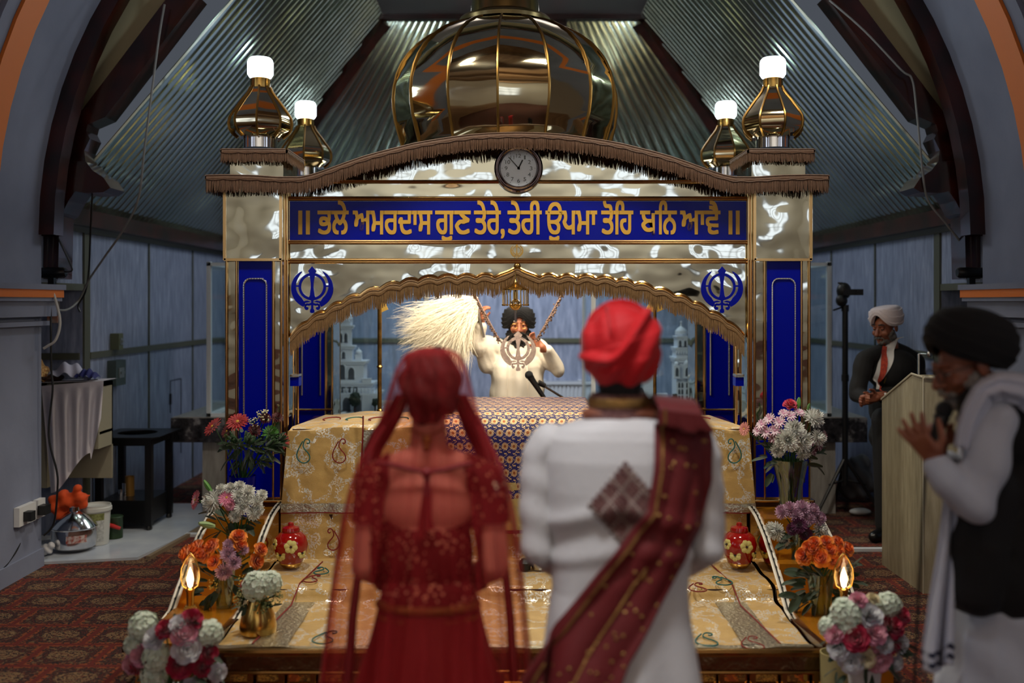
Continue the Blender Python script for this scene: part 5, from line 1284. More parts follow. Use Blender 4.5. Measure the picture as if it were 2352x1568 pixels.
kurta = blob(kp, 'shirt', KURTA, el, .008, 4, kf)
VEST = fabric('black_waistcoat_cloth', (7, 7, 11), .85, sheen=.03, nscale=90)
vp = [('t', [e(2262, 935, -.06), e(2310, 945, 0), e(2300, 930, .1)], [.085, .09, .08]), ('e', e(2325, 1010, .03), (.15, .185, .15)), ('e', e(2328, 1120, .03), (.155, .19, .24)), ('e', e(2300, 1300, .03), (.165, .20, .22)), ('e', e(2345, 1235, .0), (.16, .195, .24)), ('t', [e(2275, 1120, -.07), e(2255, 1250, -.08), e(2248, 1350, -.08)], [.09, .095, .09]), ('c', e(2290, 1300, .03), e(2285, 1330, .03), .16, .165)]
zh = e(0, 1425).z
vest = blob(vp, 'waistcoat', VEST, el, .008, 6, lambda co, n: Vector((0, 0, max(0, zh - co.z))) if co.z < zh else .003 * math.sin(co.z * 26 + co.x * 14))
turban(e(2231, 783, .0), (.120, .156, .128), YE, 'turban', TUR, el, pleats=5, amp=.005, peak=-.30, low=-.55, pitch=-.22, tall=.55)
WBEARD = pm('white_beard', (150, 146, 142), .75, 0, bump=(140, .9, .01), var=((100, 98, 96), 24))
blob([('e', W(0, -.045, -.10), (.055, .05, .035), M3), ('e', W(0, -.035, -.16), (.045, .035, .065), M3), ('e', W(0, -.01, -.21), (.030, .025, .05), M3), ('e', W(.055, -.01, -.06), (.019, .04, .045), M3), ('e', W(-.055, -.01, -.06), (.019, .04, .045), M3), ('t', [W(.0, -.103, -.057), W(.038, -.084, -.074)], [.011, .008]), ('t', [W(.0, -.103, -.057), W(-.038, -.084, -.074)], [.011, .008])], 'beard', WBEARD, el, .006, 2, hairy)
m = MB()
for sx in (-1, 1):
    m.tube([W(sx * (.033 + .024 * math.cos(a)), -.108 + abs(math.cos(a) * .004), -.004 + .020 * math.sin(a)) for a in [j * PI / 9 for j in range(19)]], .0022, 5, cap=False); m.tube([W(sx * .057, -.105, .004), W(sx * .082, -.0, .010)], .002, 5)
m.build('spectacles', BLACK, el)
# scarf round the neck with one end hanging to the front
m = MB()
def scarf(u, v):
    t = v; px = lerp(2365, 2215, smooth01(t)) if t < .5 else lerp(2290, 2205, (t - .5) * 2)
    A = [(2400, 930), (2352, 895), (2300, 885), (2262, 900), (2238, 940), (2222, 985), (2212, 1030)]
    i = min(int(t * 6), 5); f = t * 6 - i; px = lerp(A[i][0], A[i + 1][0], f); py = lerp(A[i][1], A[i + 1][1], f); w = lerp(80, 46, t)
    tx = A[i + 1][0] - A[i][0]; ty = A[i + 1][1] - A[i][1]; l = math.hypot(tx, ty)
    return e(px + ty / l * (u - .5) * w * -1, py - tx / l * (u - .5) * w * -1, -.155 - .035 * math.sin(PI * u) + .01 * math.sin(u * 14))
m.grid(scarf, 16, 30); 
SCARF = fabric('white_scarf_cotton', (186, 190, 206), .85, sheen=.3, nscale=60)
sc = m.build('scarf', SCARF, el, smooth=180, solid=False); so = sc.modifiers.new('thickness', 'SOLIDIFY'); so.thickness = .008
m = MB()
def hang(u, v):
    L = interp([(0, 2166), (.3, 2152), (.6, 2132), (.9, 2116), (1, 2118)], v); R_ = interp([(0, 2200), (.3, 2196), (.6, 2190), (1, 2186)], v)
    return e(lerp(L, R_, u), lerp(1150, 1535, v) + 10 * math.sin(u * 5) * v, -.06 + .03 * math.sin(u * 11 + v) * (.3 + v))
m.grid(hang, 24, 40); hg = m.build('scarf_end', SCARF, el, smooth=180, solid=False); so = hg.modifiers.new('thickness', 'SOLIDIFY'); so.thickness = .006
m = MB(); rr = random.Random(9)
for row, vv in ((0, .89), (1, .95)):
    for k in range(16):
        c = hang((k + .5) / 16, vv + .008 * math.sin(k * 1.7)); m.ball(c + Vector((0, -.006, 0)), (.010, .004, .010), 6, 4)
m.build('embroidered_hem', pm('navy_embroidery', (28, 32, 56), .7), hg)
# hand held microphone and cable
mc = thing('microphone', 'black hand held microphone with a cable in the hands of the elderly person', 'microphone', e(2155, 1000, -.07))
a_, c_ = e(2168, 942, -.07), e(2146, 1012, -.07); dv = (a_ - c_).normalized()
m = MB(); m.ball(a_, (.027, .027, .030), 20, 14); m.build('grille', pm('grey_mic_mesh', (44, 46, 50), .5, .6, bump=(500, 1, .004)), mc)
m = MB(); m.tube([a_ - dv * .02, a_ - dv * .03], .026, 16); m.build('grille_ring', BLACK, mc)
m = MB(); m.tube([a_ - dv * .03, c_, c_ - dv * .06], [.022, .017, .014], 16); m.build('handle', BLACK, mc)
m = MB(); m.tube([c_ - dv * .06, e(2126, 1090, -.10), e(2120, 1180, -.10), e(2112, 1330, -.08), e(2104, 1480, -.06), e(2098, 1620, -.02), Vector((e(2094, 0).x, DE + .05, .12)), Vector((e(2094, 0).x, DE + .2, .006)), Vector((e(2000, 0).x, DE + .5, .006))], .0045, 8); m.build('cable', BLACK, mc)
# ------------------------------------------------------------------ flowers
def petal(mb, L, w, cup, roll, M, mi=0, nu=3, nv=3, tip=.6):
    def fn(u, v):
        s = 2 * u - 1; ww = w * (math.sin(PI * min(1, (v * .80 + .12))) ** tip)
        return M @ Vector((s * ww, L * v - roll * .3 * v * v * L, cup * (s * s) * w * .8 + roll * L * v * v))
    mb.grid(fn, nu, nv, mi)
_FM = {}
def flower_mesh(kind, cols):
    key = (kind, cols)
    if key in _FM: return _FM[key]
    rr = random.Random(hash(kind) % 1000 if 0 else len(kind) * 7 + sum(sum(c) for c in cols)); m = MB()
    mats = [pm('petal_%d_%d_%d' % c, c, .6, 0, Sheen_Weight=.3, Subsurface_Weight=.05) for c in cols] + [pm('petal_heart_yellow', (190, 150, 50), .7), pm('leaf_green', (38, 82, 30), .5, 0, var=((24, 56, 22), 30))]
    nc = len(cols)
    if kind == 'rose':       # unit radius, opens towards +z
        for lay, (n, tilt, L, w, rad) in enumerate(((3, 1.50, .95, .40, .06), (4, 1.32, 1.0, .52, .14), (5, 1.05, 1.0, .58, .24), (6, .72, .98, .60, .30), (6, .36, .95, .60, .34))):
            for k in range(n):
                a = 2 * PI * (k + .5 * (lay % 2)) / n + lay * .7 + rr.uniform(-.1, .1)
                Mx = Matrix.Rotation(a, 4, 'Z') @ Matrix.Translation((0, rad * .5, -.45 + .1 * (lay < 2))) @ Matrix.Rotation(tilt, 4, 'X')
                petal(m, L * .86, w, .38, -.22 if lay < 3 else -.30, Mx, min(nc - 1, 0 if lay < 3 else nc - 1), 4, 4, .45)
        m.lathe([(.02, -.7), (.16, -.62), (.22, -.5), (.05, -.42)], 8, mi=nc + 1)
    elif kind == 'mum':
        for lay in range(7):
            el = lerp(1.45, -.35, lay / 6); n = int(5 + 15 * math.cos(el) ** .8)
            for k in range(n):
                a = 2 * PI * (k + .5 * (lay % 2)) / n + rr.uniform(-.12, .12)
                Mx = Matrix.Rotation(a, 4, 'Z') @ Matrix.Translation((0, .10, -.1)) @ Matrix.Rotation(el + rr.uniform(-.08, .08), 4, 'X')
                petal(m, rr.uniform(.75, .95), .085, .5, .22 if lay < 4 else .05, Mx, rr.randrange(nc), 2, 3, .5)
        m.ball((0, 0, -.05), (.22, .22, .2), 8, 6, 0)
    elif kind == 'daisy':
        for lay, n in ((0, 13), (1, 11)):
            for k in range(n):
                a = 2 * PI * (k + .5 * lay) / n + rr.uniform(-.08, .08)
                Mx = Matrix.Rotation(a, 4, 'Z') @ Matrix.Translation((0, .16, .02 * lay)) @ Matrix.Rotation(.18 + .3 * lay + rr.uniform(-.08, .08), 4, 'X')
                petal(m, .84 - .14 * lay, .13, .4, -.05, Mx, rr.randrange(nc), 2, 3, .5)
        m.ball((0, 0, .08), (.22, .22, .14), 10, 6, 0)
    elif kind == 'gerbera':
        for lay, (n, L) in enumerate(((20, .86), (18, .74), (14, .45), (12, .3))):
            for k in range(n):
                a = 2 * PI * (k + .5 * (lay % 2)) / n + rr.uniform(-.05, .05)
                Mx = Matrix.Rotation(a, 4, 'Z') @ Matrix.Translation((0, .12, .03 * lay)) @ Matrix.Rotation(.06 + .14 * lay + rr.uniform(-.06, .06), 4, 'X')
                petal(m, L, .105 if lay < 2 else .05, .35, -.04, Mx, min(lay // 2, nc - 1), 2, 3, .5)
        m.ball((0, 0, .10), (.15, .15, .09), 10, 6, nc)
    elif kind == 'hydrangea':
        N = 64
        for k in range(N):
            z = 1 - 1.45 * (k + .5) / N; a = k * 2.39996; r = math.sqrt(max(0, 1 - z * z)); d = Vector((r * math.cos(a), r * math.sin(a), z)); rad = rr.uniform(.84, .98)
            q = Vector((0, 0, 1)).rotation_difference(d).to_matrix().to_4x4(); B = Matrix.Translation(d * rad) @ q @ Matrix.Rotation(rr.random() * 3, 4, 'Z') @ Matrix.Rotation(rr.uniform(-.4, .4), 4, 'X')
            for j in range(4):
                petal(m, .25, .15, .25, .12, B @ Matrix.Rotation(j * PI / 2, 4, 'Z'), rr.randrange(nc), 2, 2, .5)
            m.ball(B @ Vector((0, 0, .02)), .022, 5, 4, nc)
        m.ball((0, 0, 0), (.80, .80, .70), 12, 8, 0)
    elif kind == 'bud':
        for k in range(4):
            Mx = Matrix.Rotation(k * PI / 2, 4, 'Z') @ Matrix.Translation((0, .22, -.9)) @ Matrix.Rotation(1.45, 4, 'X'); petal(m, 1.9, .34, .5, .16, Mx, 0, 4, 5, .7)
        m.ball((0, 0, 0), (.22, .22, .85), 10, 8, 0)
    elif kind == 'spray':    # little buds or fern tips on fine twigs
        for k in range(34):
            d = Vector((rr.gauss(0, 1), rr.gauss(0, 1), abs(rr.gauss(.5, .8)))).normalized() * rr.uniform(.55, 1)
            m.tube([(0, 0, -.5), d * .5 + Vector((0, 0, -.1)), d], .02, 3, nc + 1); m.ball(d, rr.uniform(.07, .12), 6, 4, rr.randrange(nc))
    elif kind == 'fern':
        for k in range(16):
            a = rr.random() * 6.28; b = rr.uniform(.1, 1.2); d = Vector((math.cos(a) * math.sin(b), math.sin(a) * math.sin(b), math.cos(b)))
            m.tube([(0, 0, -.6), d * .4, d], .015, 3, 0); q = Vector((0, 0, 1)).rotation_difference(d).to_matrix().to_4x4()
            for j in range(9):
                for sg in (-1, 1): petal(m, .26 * (1.15 - j / 10), .05, .2, .1, Matrix.Translation(d * (.25 + .08 * j)) @ q @ Matrix.Rotation(sg * 1.2, 4, 'Z') @ Matrix.Rotation(.7, 4, 'X'), 0, 1, 2)
    elif kind == 'leaf':
        petal(m, 1, .26, .25, -.18, Matrix.Identity(4), 0, 4, 6, .8)
    me = m.mesh(kind, mats, smooth=60, solid=False); _FM[key] = me
    return me
NAMES = dict(rose='rose', mum='chrysanthemum', daisy='daisy', gerbera='gerbera', hydrangea='hydrangea', bud='lily_bud', spray='filler_sprig', fern='fern_frond')
STEM = pm('stem_green', (40, 78, 32), .5); LEAFC = ((34, 74, 30),); LEAFD = ((22, 50, 24),)
ORD = ['leftmost', 'second from the left', 'third from the left', 'fourth from the left', 'fifth from the left', 'sixth from the left', 'seventh from the left', 'eighth from the left', 'ninth from the left', 'tenth from the left', 'eleventh from the left', 'twelfth from the left', 'thirteenth from the left', 'fourteenth from the left', 'fifteenth from the left', 'sixteenth from the left']
def bouquet(where, d0, centre, mouth, items, stems=True, seed=1, leaves=(), leafcol=LEAFD):
    """items: (kind, description, colours, px, py, radius px[, depth offset]); flowers face away from the middle of the bunch"""
    rr = random.Random(seed); C = P(centre[0], centre[1], d0); mo = Vector(mouth); kinds = {}
    for it in items: kinds.setdefault(it[1], []).append(it)
    for desc, lst in kinds.items():
        lst.sort(key=lambda t: t[3])
        for i, it in enumerate(lst):
            kind, _, cols, px, py, rp = it[:6]; dd = it[6] if len(it) > 6 else None
            if dd is None: dd = -.02 - .5 * max(0, 1 - math.hypot((px - centre[0]) / centre[2], (py - centre[1]) / centre[2])) * centre[2] * d0 / F
            p = P(px, py, d0 + dd); r = rp * (d0 + dd) / F
            me = flower_mesh(kind, cols); o = bpy.data.objects.new(NAMES[kind], me); COL.objects.link(o); o.location = p; o.scale = (r, r, r)
            n = (p - C); n.y = min(n.y, -.02); n = n.normalized() + Vector((0, -.55, .25)) + Vector((rr.uniform(-.2, .2), 0, rr.uniform(-.2, .2)))
            if kind == 'bud': n = (p - mo)
            o.rotation_euler = n.to_track_quat('Z', 'Y').to_euler()
            pos = '' if len(lst) == 1 else (ORD[i] if i < len(ORD) - 1 and i < len(lst) - 1 else 'rightmost of them')
            lab = desc + ' ' + where + (', ' + pos if pos else '')
            o['label'] = lab; o['category'] = 'flower' if kind not in ('fern', 'spray') else 'foliage'; o['group'] = (desc + ' ' + where)
            if stems:
                m = MB(); nn = n.normalized(); inv = (Matrix.LocRotScale(p, o.rotation_euler, o.scale)).inverted()
                e_ = mo + Vector((rr.uniform(-.02, .02), rr.uniform(-.02, .02), -.06)); b0 = p - nn * r * .35
                pts = [b0, b0.lerp(e_, .35) - nn * r * .4 * (1 if kind not in ('fern', 'spray') else 0), b0.lerp(e_, .75), e_]
                m.tube([inv @ v for v in pts], .0035 / r, 5); s = bpy.data.objects.new('stem', m.mesh('stem', STEM, 40)); COL.objects.link(s); s.parent = o
    if leaves:
        root = thing('bouquet_leaves', 'green leaves and stalks ' + where, 'foliage', mo, None)
        for k, (px, py, L, ang, lean) in enumerate(leaves):
            p = P(px, py, d0 + lean); me = flower_mesh('leaf', leafcol); o = bpy.data.objects.new('leaf', me); COL.objects.link(o); o.parent = root
            s = L * d0 / F; o.scale = (s, s, s); o.location = p - mo
            dr = Vector((math.cos(ang), rr.uniform(-.5, .1), math.sin(ang)))
            o.rotation_euler = (dr.to_track_quat('Y', 'Z').to_matrix() @ Matrix.Rotation(rr.uniform(-.9, .9), 3, 'Y')).to_euler()
        return root
def auto_leaves(cx, cy, rx, ry, n, L, seed, lean=(-.05, .05), up=0):
    rr = random.Random(seed); out = []
    for k in range(n):
        a = rr.random() * 2 * PI; t = math.sqrt(rr.random()); out.append((cx + rx * t * math.cos(a), cy + ry * t * math.sin(a), L * rr.uniform(.6, 1.2), (math.atan2(-math.sin(a) * ry, math.cos(a) * rx) + rr.uniform(-.6, .6)), rr.uniform(*lean)))
    return out
WHT = ((226, 226, 220), (212, 214, 206)); PNK = ((214, 120, 150),); LIL = ((196, 156, 180), (180, 138, 166)); ORR = ((222, 104, 18), (240, 164, 36), (236, 142, 34)); RD = ((150, 8, 10),); DKR = ((92, 10, 14),); MAG = ((170, 14, 62),); HYD = ((212, 222, 206), (196, 210, 190)); PPK = ((222, 158, 176), (214, 140, 166)); YEL = ((226, 196, 90),); PUR = ((90, 18, 72),); GRN = ((70, 130, 40),)
GLASSV = thin_glass('vase_glass', (214, 228, 216), .10)
WATER = None
def vase(name, label, x, y, z, prof, mat, cat='vase', n=28, extra=None):
    m = MB(); t = thing(name, label, cat, (x, y, z)); inner = [(max(.004, r - .004), h + (.006 if i == 0 else 0)) for i, (r, h) in enumerate(prof)]
    m.lathe([(.002, 0)] + prof + inner[::-1] + [(.002, .006)], n, (x, y, z), cap=False); m.build('vessel', mat, t); return t
# L1: red gerberas in a blue vase on the top step
W1 = 'in the blue vase'; d = 5.72; x1 = P(557, 0, d).x
v1 = vase('flower_vase', 'blue plastic vase of red gerberas standing by the blue pillar', x1, d, .532, [(.060, 0), (.066, .06), (.078, .225)], BLUE)
it = [('gerbera', 'red gerbera', RD, 546, 969, 27), ('gerbera', 'red gerbera', RD, 489, 980, 26), ('gerbera', 'red gerbera', RD, 650, 1012, 20, .02), ('gerbera', 'dark red gerbera', DKR, 522, 990, 18), ('mum', 'dark red chrysanthemum', DKR, 585, 988, 17), ('mum', 'dark red chrysanthemum', DKR, 610, 960, 15), ('mum', 'dark red chrysanthemum', DKR, 637, 958, 14),
      ('mum', 'bright green chrysanthemum', GRN, 622, 995, 22), ('mum', 'bright green chrysanthemum', GRN, 524, 1000, 12), ('spray', 'cream filler sprig', ((206, 200, 160),), 604, 957, 20), ('spray', 'cream filler sprig', ((206, 200, 160),), 583, 972, 16),
      ('fern', 'green fern frond', LEAFC, 610, 1030, 40), ('fern', 'green fern frond', LEAFC, 570, 1025, 44), ('fern', 'green fern frond', LEAFC, 540, 1020, 38), ('fern', 'green fern frond', LEAFC, 635, 1020, 32), ('fern', 'green fern frond', LEAFC, 600, 1060, 30)]
bouquet(W1, d, (565, 1010, 80), (x1, d, .77), it, seed=2, leaves=auto_leaves(575, 1030, 60, 42, 44, 32, 4))
# L2: white chrysanthemums and pink gerberas
W2 = 'in the left pink bunch'; d = 5.45; x1 = P(545, 0, d).x
vase('flower_vase', 'clear glass vase of pink gerberas and white chrysanthemums left of the stage', x1, d, .362, [(.045, 0), (.05, .05), (.065, .16)], GLASSV)
it = [('gerbera', 'pink gerbera', PNK, 521, 1143, 21), ('gerbera', 'dark pink gerbera', ((186, 40, 70), (226, 180, 190)), 450, 1148, 23), ('mum', 'large white chrysanthemum', WHT, 488, 1150, 29), ('bud', 'green lily bud', ((96, 150, 70),), 477, 1116, 17, .0), ('bud', 'pale green lily bud', ((150, 176, 120),), 475, 1205, 22, -.12), ('rose', 'small pink rose', PPK, 528, 1160, 12)]
it += [('mum', 'small white chrysanthemum', WHT, px, py, r * 1.15) for px, py, r in ((548, 1138, 16), (570, 1128, 17), (590, 1150, 16), (583, 1178, 17), (556, 1165, 17), (540, 1185, 14), (602, 1135, 13), (565, 1150, 15), (530, 1120, 14), (508, 1122, 13), (594, 1170, 14), (551, 1115, 13))]
bouquet(W2, d, (535, 1165, 75), (x1, d, .50), it, seed=3, leaves=auto_leaves(525, 1200, 55, 40, 30, 30, 5))
# L3: orange roses and lilac chrysanthemums
W3 = 'in the left orange bunch'; d = 5.1; x1 = P(515, 0, d).x
vase('flower_vase', 'clear glass vase of orange roses and lilac chrysanthemums left of the stage', x1, d, .195, [(.04, 0), (.046, .08), (.06, .24)], GLASSV)
it = [('rose', 'orange and yellow rose', ORR, px, py, r) for px, py, r in ((424, 1272, 22), (448, 1258, 22), (466, 1270, 22), (484, 1252, 19), (548, 1230, 20), (553, 1252, 18), (601, 1260, 17), (592, 1288, 19), (490, 1290, 18))]
it += [('mum', 'lilac chrysanthemum', LIL, px, py, r) for px, py, r in ((524, 1272, 20), (537, 1292, 19), (514, 1313, 22), (525, 1250, 15), (560, 1262, 13))] + [('spray', 'yellow filler sprig', YEL, 492, 1340, 16), ('spray', 'yellow filler sprig', YEL, 555, 1330, 13)]
bouquet(W3, d, (520, 1290, 80), (x1, d, .43), it, seed=4, leaves=auto_leaves(520, 1340, 65, 65, 54, 34, 6))
# L4: pale hydrangea in the gold vase
W4 = 'in the gold vase'; d = 4.78; x1 = P(593, 0, d).x
z0 = .162
vase('gold_vase', 'tall shiny gold vase of pale hydrangea on the left end of the stage', x1, d, z0, [(.074, 0), (.086, .012), (.088, .04), (.078, .09), (.060, .135), (.044, .17), (.036, .195), (.042, .21)], GOLD, n=40)
it = [('hydrangea', 'pale green hydrangea', HYD, 590, 1345, 34), ('hydrangea', 'pale green hydrangea', HYD, 620, 1338, 28), ('rose', 'small red carnation', RD, 563, 1338, 13), ('rose', 'small red carnation', RD, 574, 1326, 11), ('spray', 'green berry sprig', ((150, 150, 90),), 556, 1375, 20), ('spray', 'green berry sprig', ((110, 126, 70),), 600, 1385, 24), ('spray', 'green berry sprig', ((110, 126, 70),), 632, 1370, 18)]
bouquet(W4, d, (595, 1365, 50), (x1, d, z0 + .20), it, seed=5, leaves=auto_leaves(595, 1385, 42, 22, 22, 22, 7))
# posies of silk roses and hydrangeas in the foreground
def posy(where, d, cx, cy, R, roses, hyd, potlab, potmat, base, seed, top):
    x = P(cx, 0, d).x; zt = P(0, top, d).z
    t = vase('flower_pot', potlab, x, d, base, [(.050, 0), (.058, (zt - base) * .5), (.070, zt - base)], potmat)
    it = [('rose', desc, cols, px, py, r * 1.16, -.06 - .42 * max(0, 1 - math.hypot((px - cx) / R, (py - cy) / R)) * R * d / F) for desc, cols, px, py, r in roses] + [('hydrangea', 'white green hydrangea', HYD, px, py, r * .95) for px, py, r in hyd]
    bouquet(where, d, (cx, cy, R), (x, d, zt), it, seed=seed, leaves=auto_leaves(cx, cy + 20, R * .8, R * .75, 46, 36, seed + 9, (-.10, .02)))
wr = ('white silk rose', ((218, 218, 222), (206, 204, 214))); mr = ('magenta silk rose', MAG); pr_ = ('pale pink silk rose', PPK); cr = ('cream silk rose', ((226, 214, 178),))
posy('in the left posy', 4.2, 400, 1490, 110, [wr + (352, 1462, 25), wr + (430, 1490, 29), wr + (415, 1435, 23), mr + (378, 1442, 20), mr + (440, 1420, 22), mr + (415, 1530, 27), mr + (482, 1500, 20), mr + (470, 1535, 20), mr + (306, 1530, 18), pr_ + (424, 1455, 26), pr_ + (318, 1503, 24), pr_ + (295, 1525, 20), wr + (503, 1545, 20), wr + (350, 1570, 24), wr + (445, 1575, 22)],
     [(330, 1438, 36), (480, 1455, 34), (362, 1508, 36), (355, 1550, 34), (310, 1480, 26)], 'white pot holding the left posy of silk roses', WHITEF, 0, 21, 1580)
posy('in the right posy', 4.15, 1985, 1470, 105, [wr + (2000, 1410, 26), pr_ + (2010, 1450, 26), mr + (1965, 1465, 27), mr + (2052, 1435, 25), mr + (2072, 1410, 20), pr_ + (2022, 1518, 28), wr + (1955, 1520, 26), cr + (1990, 1515, 20), wr + (2035, 1478, 20), pr_ + (1915, 1455, 20), wr + (1925, 1490, 23), wr + (2070, 1475, 22), pr_ + (1970, 1375, 18), cr + (2006, 1372, 13), mr + (2055, 1480, 18), wr + (2060, 1525, 18)],
     [(1945, 1410, 40), (2040, 1390, 32), (1905, 1440, 26), (1950, 1440, 28)], 'white pot holding the right posy of silk roses', WHITEF, 0, 33, 1528)
m = MB(); v = P(1936, 1505, 4.28); t = vase('flower_pot', 'cream cylindrical pot standing beside the white pot of roses', v.x - .005, 4.36, 0, [(.062, 0), (.064, .08), (.066, .22)], pm('cream_ceramic', (170, 160, 112), .4))
# R1: white chrysanthemums in a tall glass vase
W5 = 'in the tall glass vase'; d = 5.72; x1 = P(1815, 0, d).x
vase('glass_vase', 'tall clear glass vase of white chrysanthemums on the right step by the pillar', x1, d, .532, [(.055, 0), (.060, .03), (.066, .15), (.105, .32)], GLASSV)
it = [('mum', 'big white chrysanthemum', WHT, px, py, r) for px, py, r in ((1810, 1010, 30), (1842, 1012, 30), (1825, 985, 26), (1870, 958, 27), (1880, 1005, 22), (1785, 1035, 18), (1845, 1040, 20), (1792, 1010, 20))]
it += [('daisy', 'pink white daisy', ((206, 150, 176), (220, 196, 206)), px, py, r) for px, py, r in ((1750, 975, 15), (1768, 962, 15), (1790, 970, 16), (1760, 992, 16), (1815, 955, 15), (1835, 948, 14), (1780, 988, 15), (1740, 990, 13), (1800, 950, 13))] + [('daisy', 'dark plum daisy', ((104, 44, 66), (180, 150, 160)), px, py, r) for px, py, r in ((1880, 1020, 17), (1868, 1036, 15), (1775, 1005, 14), (1893, 1000, 13), (1860, 1015, 14))]
it += [('gerbera', 'salmon gerbera', ((216, 140, 130),), 1710, 985, 17), ('rose', 'tall pink rosebud', ((214, 70, 100),), 1815, 926, 16), ('bud', 'light green bud', ((96, 160, 60),), 1834, 926, 15), ('bud', 'small green bud', ((80, 130, 60),), 1857, 934, 9)]
bouquet(W5, d, (1815, 1000, 85), (x1, d, .80), it, seed=6, leaves=auto_leaves(1815, 1050, 65, 50, 46, 30, 8))
m = MB(); rr = random.Random(8)
for k in range(22):
    a = rr.random() * 6.28; m.tube([(x1 + .03 * math.cos(a * 3), d + .03 * math.sin(a), .55), (x1 + .075 * math.cos(a), d + .06 * math.sin(a), .86)], .0035, 5)
m.build('flower_stalks', STEM, smooth=60, label='green stalks standing in the tall glass vase', cat='stalks', origin=(x1, d, .55))
# R2: lilac and white chrysanthemums
W6 = 'in the right lilac bunch'; d = 5.45; x1 = P(1838, 0, d).x
vase('flower_vase', 'clear glass vase of lilac and white chrysanthemums right of the stage', x1, d, .362, [(.045, 0), (.05, .05), (.065, .14)], GLASSV)
it = [('mum', 'lilac chrysanthemum', LIL, px, py, r) for px, py, r in ((1796, 1175, 19), (1815, 1168, 20), (1842, 1166, 22), (1865, 1172, 22), (1882, 1190, 20), (1828, 1182, 18), (1858, 1190, 18))] + [('mum', 'white chrysanthemum', WHT, px, py, r) for px, py, r in ((1782, 1220, 24), (1800, 1240, 16), (1884, 1215, 22), (1770, 1212, 16), (1893, 1232, 16))]
it += [('mum', 'deep purple chrysanthemum', PUR, px, py, r) for px, py, r in ((1835, 1205, 20), (1850, 1225, 18), (1820, 1215, 16))]
bouquet(W6, d, (1838, 1205, 65), (x1, d, .49), it, seed=7, leaves=auto_leaves(1838, 1235, 48, 36, 30, 28, 9))
# R3: orange roses
W7 = 'in the right orange bunch'; d = 5.0; x1 = P(1885, 0, d).x
vase('glass_vase', 'clear glass vase of orange roses right of the stage', x1, d, .195, [(.045, 0), (.05, .05), (.07, .20)], GLASSV)
it = [('rose', 'orange rose', ORR, px, py, r) for px, py, r in ((1845, 1275, 22), (1868, 1262, 21), (1885, 1280, 22), (1905, 1262, 21), (1925, 1262, 20), (1948, 1258, 18), (1912, 1285, 20), (1935, 1282, 18), (1870, 1245, 17), (1898, 1243, 17), (1925, 1243, 16), (1855, 1255, 16))]
bouquet(W7, d, (1895, 1285, 75), (x1, d, .39), it, seed=8, leaves=auto_leaves(1895, 1345, 70, 65, 64, 40, 10))
# ------------------------------------------------------------------ things inside and behind the canopy
def one(mb, name, mats, label, cat, origin, group=None, smooth=40, solid=True):
    o = mb.build(name, mats, smooth=smooth, label=label, cat=cat, group=group, origin=origin, solid=solid); return o
CRYST = pm('crystal_rhinestone', (200, 184, 176), .22, .9, bump=(420, 1, .004), var=((120, 100, 96), 260))
# jewelled khanda hung on a garland
D = 6.88; kh = thing('hanging_emblem', 'large rhinestone emblem hung on beaded chains in front of the person in white', 'emblem', P(1190, 806, D))
c = P(1190, 806, D); s = 46 * D / F
m = MB(); khanda(m, c.x, c.z, s, D - .010, D + .010, fat=1.4); m.build('emblem_body', CRYST, kh, smooth=None)
for a, b_ in (((1084, 664), (1148, 784)), ((1297, 664), (1233, 780))):
    m = MB(); p0 = P(a[0], a[1], D - .02); p1 = P(b_[0], b_[1], D); rr = random.Random(2); n = 44
    m.tube([p0, p1], .006, 6)
    for k in range(n):
        t = k / (n - 1); q_ = p0.lerp(p1, t) + Vector((0, 0, -.02 * math.sin(PI * t)))
        for j in range(4): m.ball(q_ + Vector((rr.gauss(0, .006), rr.gauss(0, .006), rr.gauss(0, .006))), .0062, 5, 4)
        if k % 6 == 3: m.ball(q_ + Vector((.004, 0, -.022)), (.004, .004, .012), 5, 4)
    m.build('beaded_chain', pm('antique_bead', (150, 124, 110), .3, .7, bump=(200, .8, .004)), kh)
# small hanging canopy ornament (chhatar)
D = 5.93; ch = thing('hanging_ornament', 'small brass parasol ornament with a ring of hanging rods above the black turban', 'ornament', P(1184, 655, D)); k_ = D / F
def zz(py): return EYE + (695 - py) * k_
cx_ = P(1184, 0, D).x
m = MB(); m.lathe([(30 * k_, zz(666)), (29 * k_, zz(663)), (24 * k_, zz(660)), (15 * k_, zz(655)), (6 * k_, zz(651)), (3 * k_, zz(646)), (.001, zz(640))], 24, (cx_, D, 0)); m.tube([(cx_, D, zz(648)), (cx_, D, zz(626)), (cx_, 6.0, zz(618))], .003, 6); m.build('parasol_top', GOLD, ch)
for k in range(22):
    a = 2 * PI * k / 22; x, y = cx_ + 29 * k_ * math.cos(a), D + 29 * k_ * math.sin(a)
    m = MB(); m.tube([(x, y, zz(665)), (x, y, zz(698))], .0032, 5); m.ball((x, y, zz(700)), .007, 6, 4); m.build('hanging_rod', GOLD, ch)
m = MB(); m.lathe([(.001, zz(713)), (8 * k_, zz(711)), (14 * k_, zz(704)), (16 * k_, zz(699)), (12 * k_, zz(698)), (4 * k_, zz(690)), (2 * k_, zz(660))], 20, (cx_, D, 0)); m.build('bowl', GOLD, ch)
m = MB(); m.ball((cx_, D, zz(697)), .03, 10, 8); m.tube([(cx_, D, zz(712)), (cx_, D, zz(738))], [.007, .008], 8); m.ball((cx_ - .002, D, zz(738)), (.010, .008, .006)); m.build('crystal_drop', CHROME, ch)
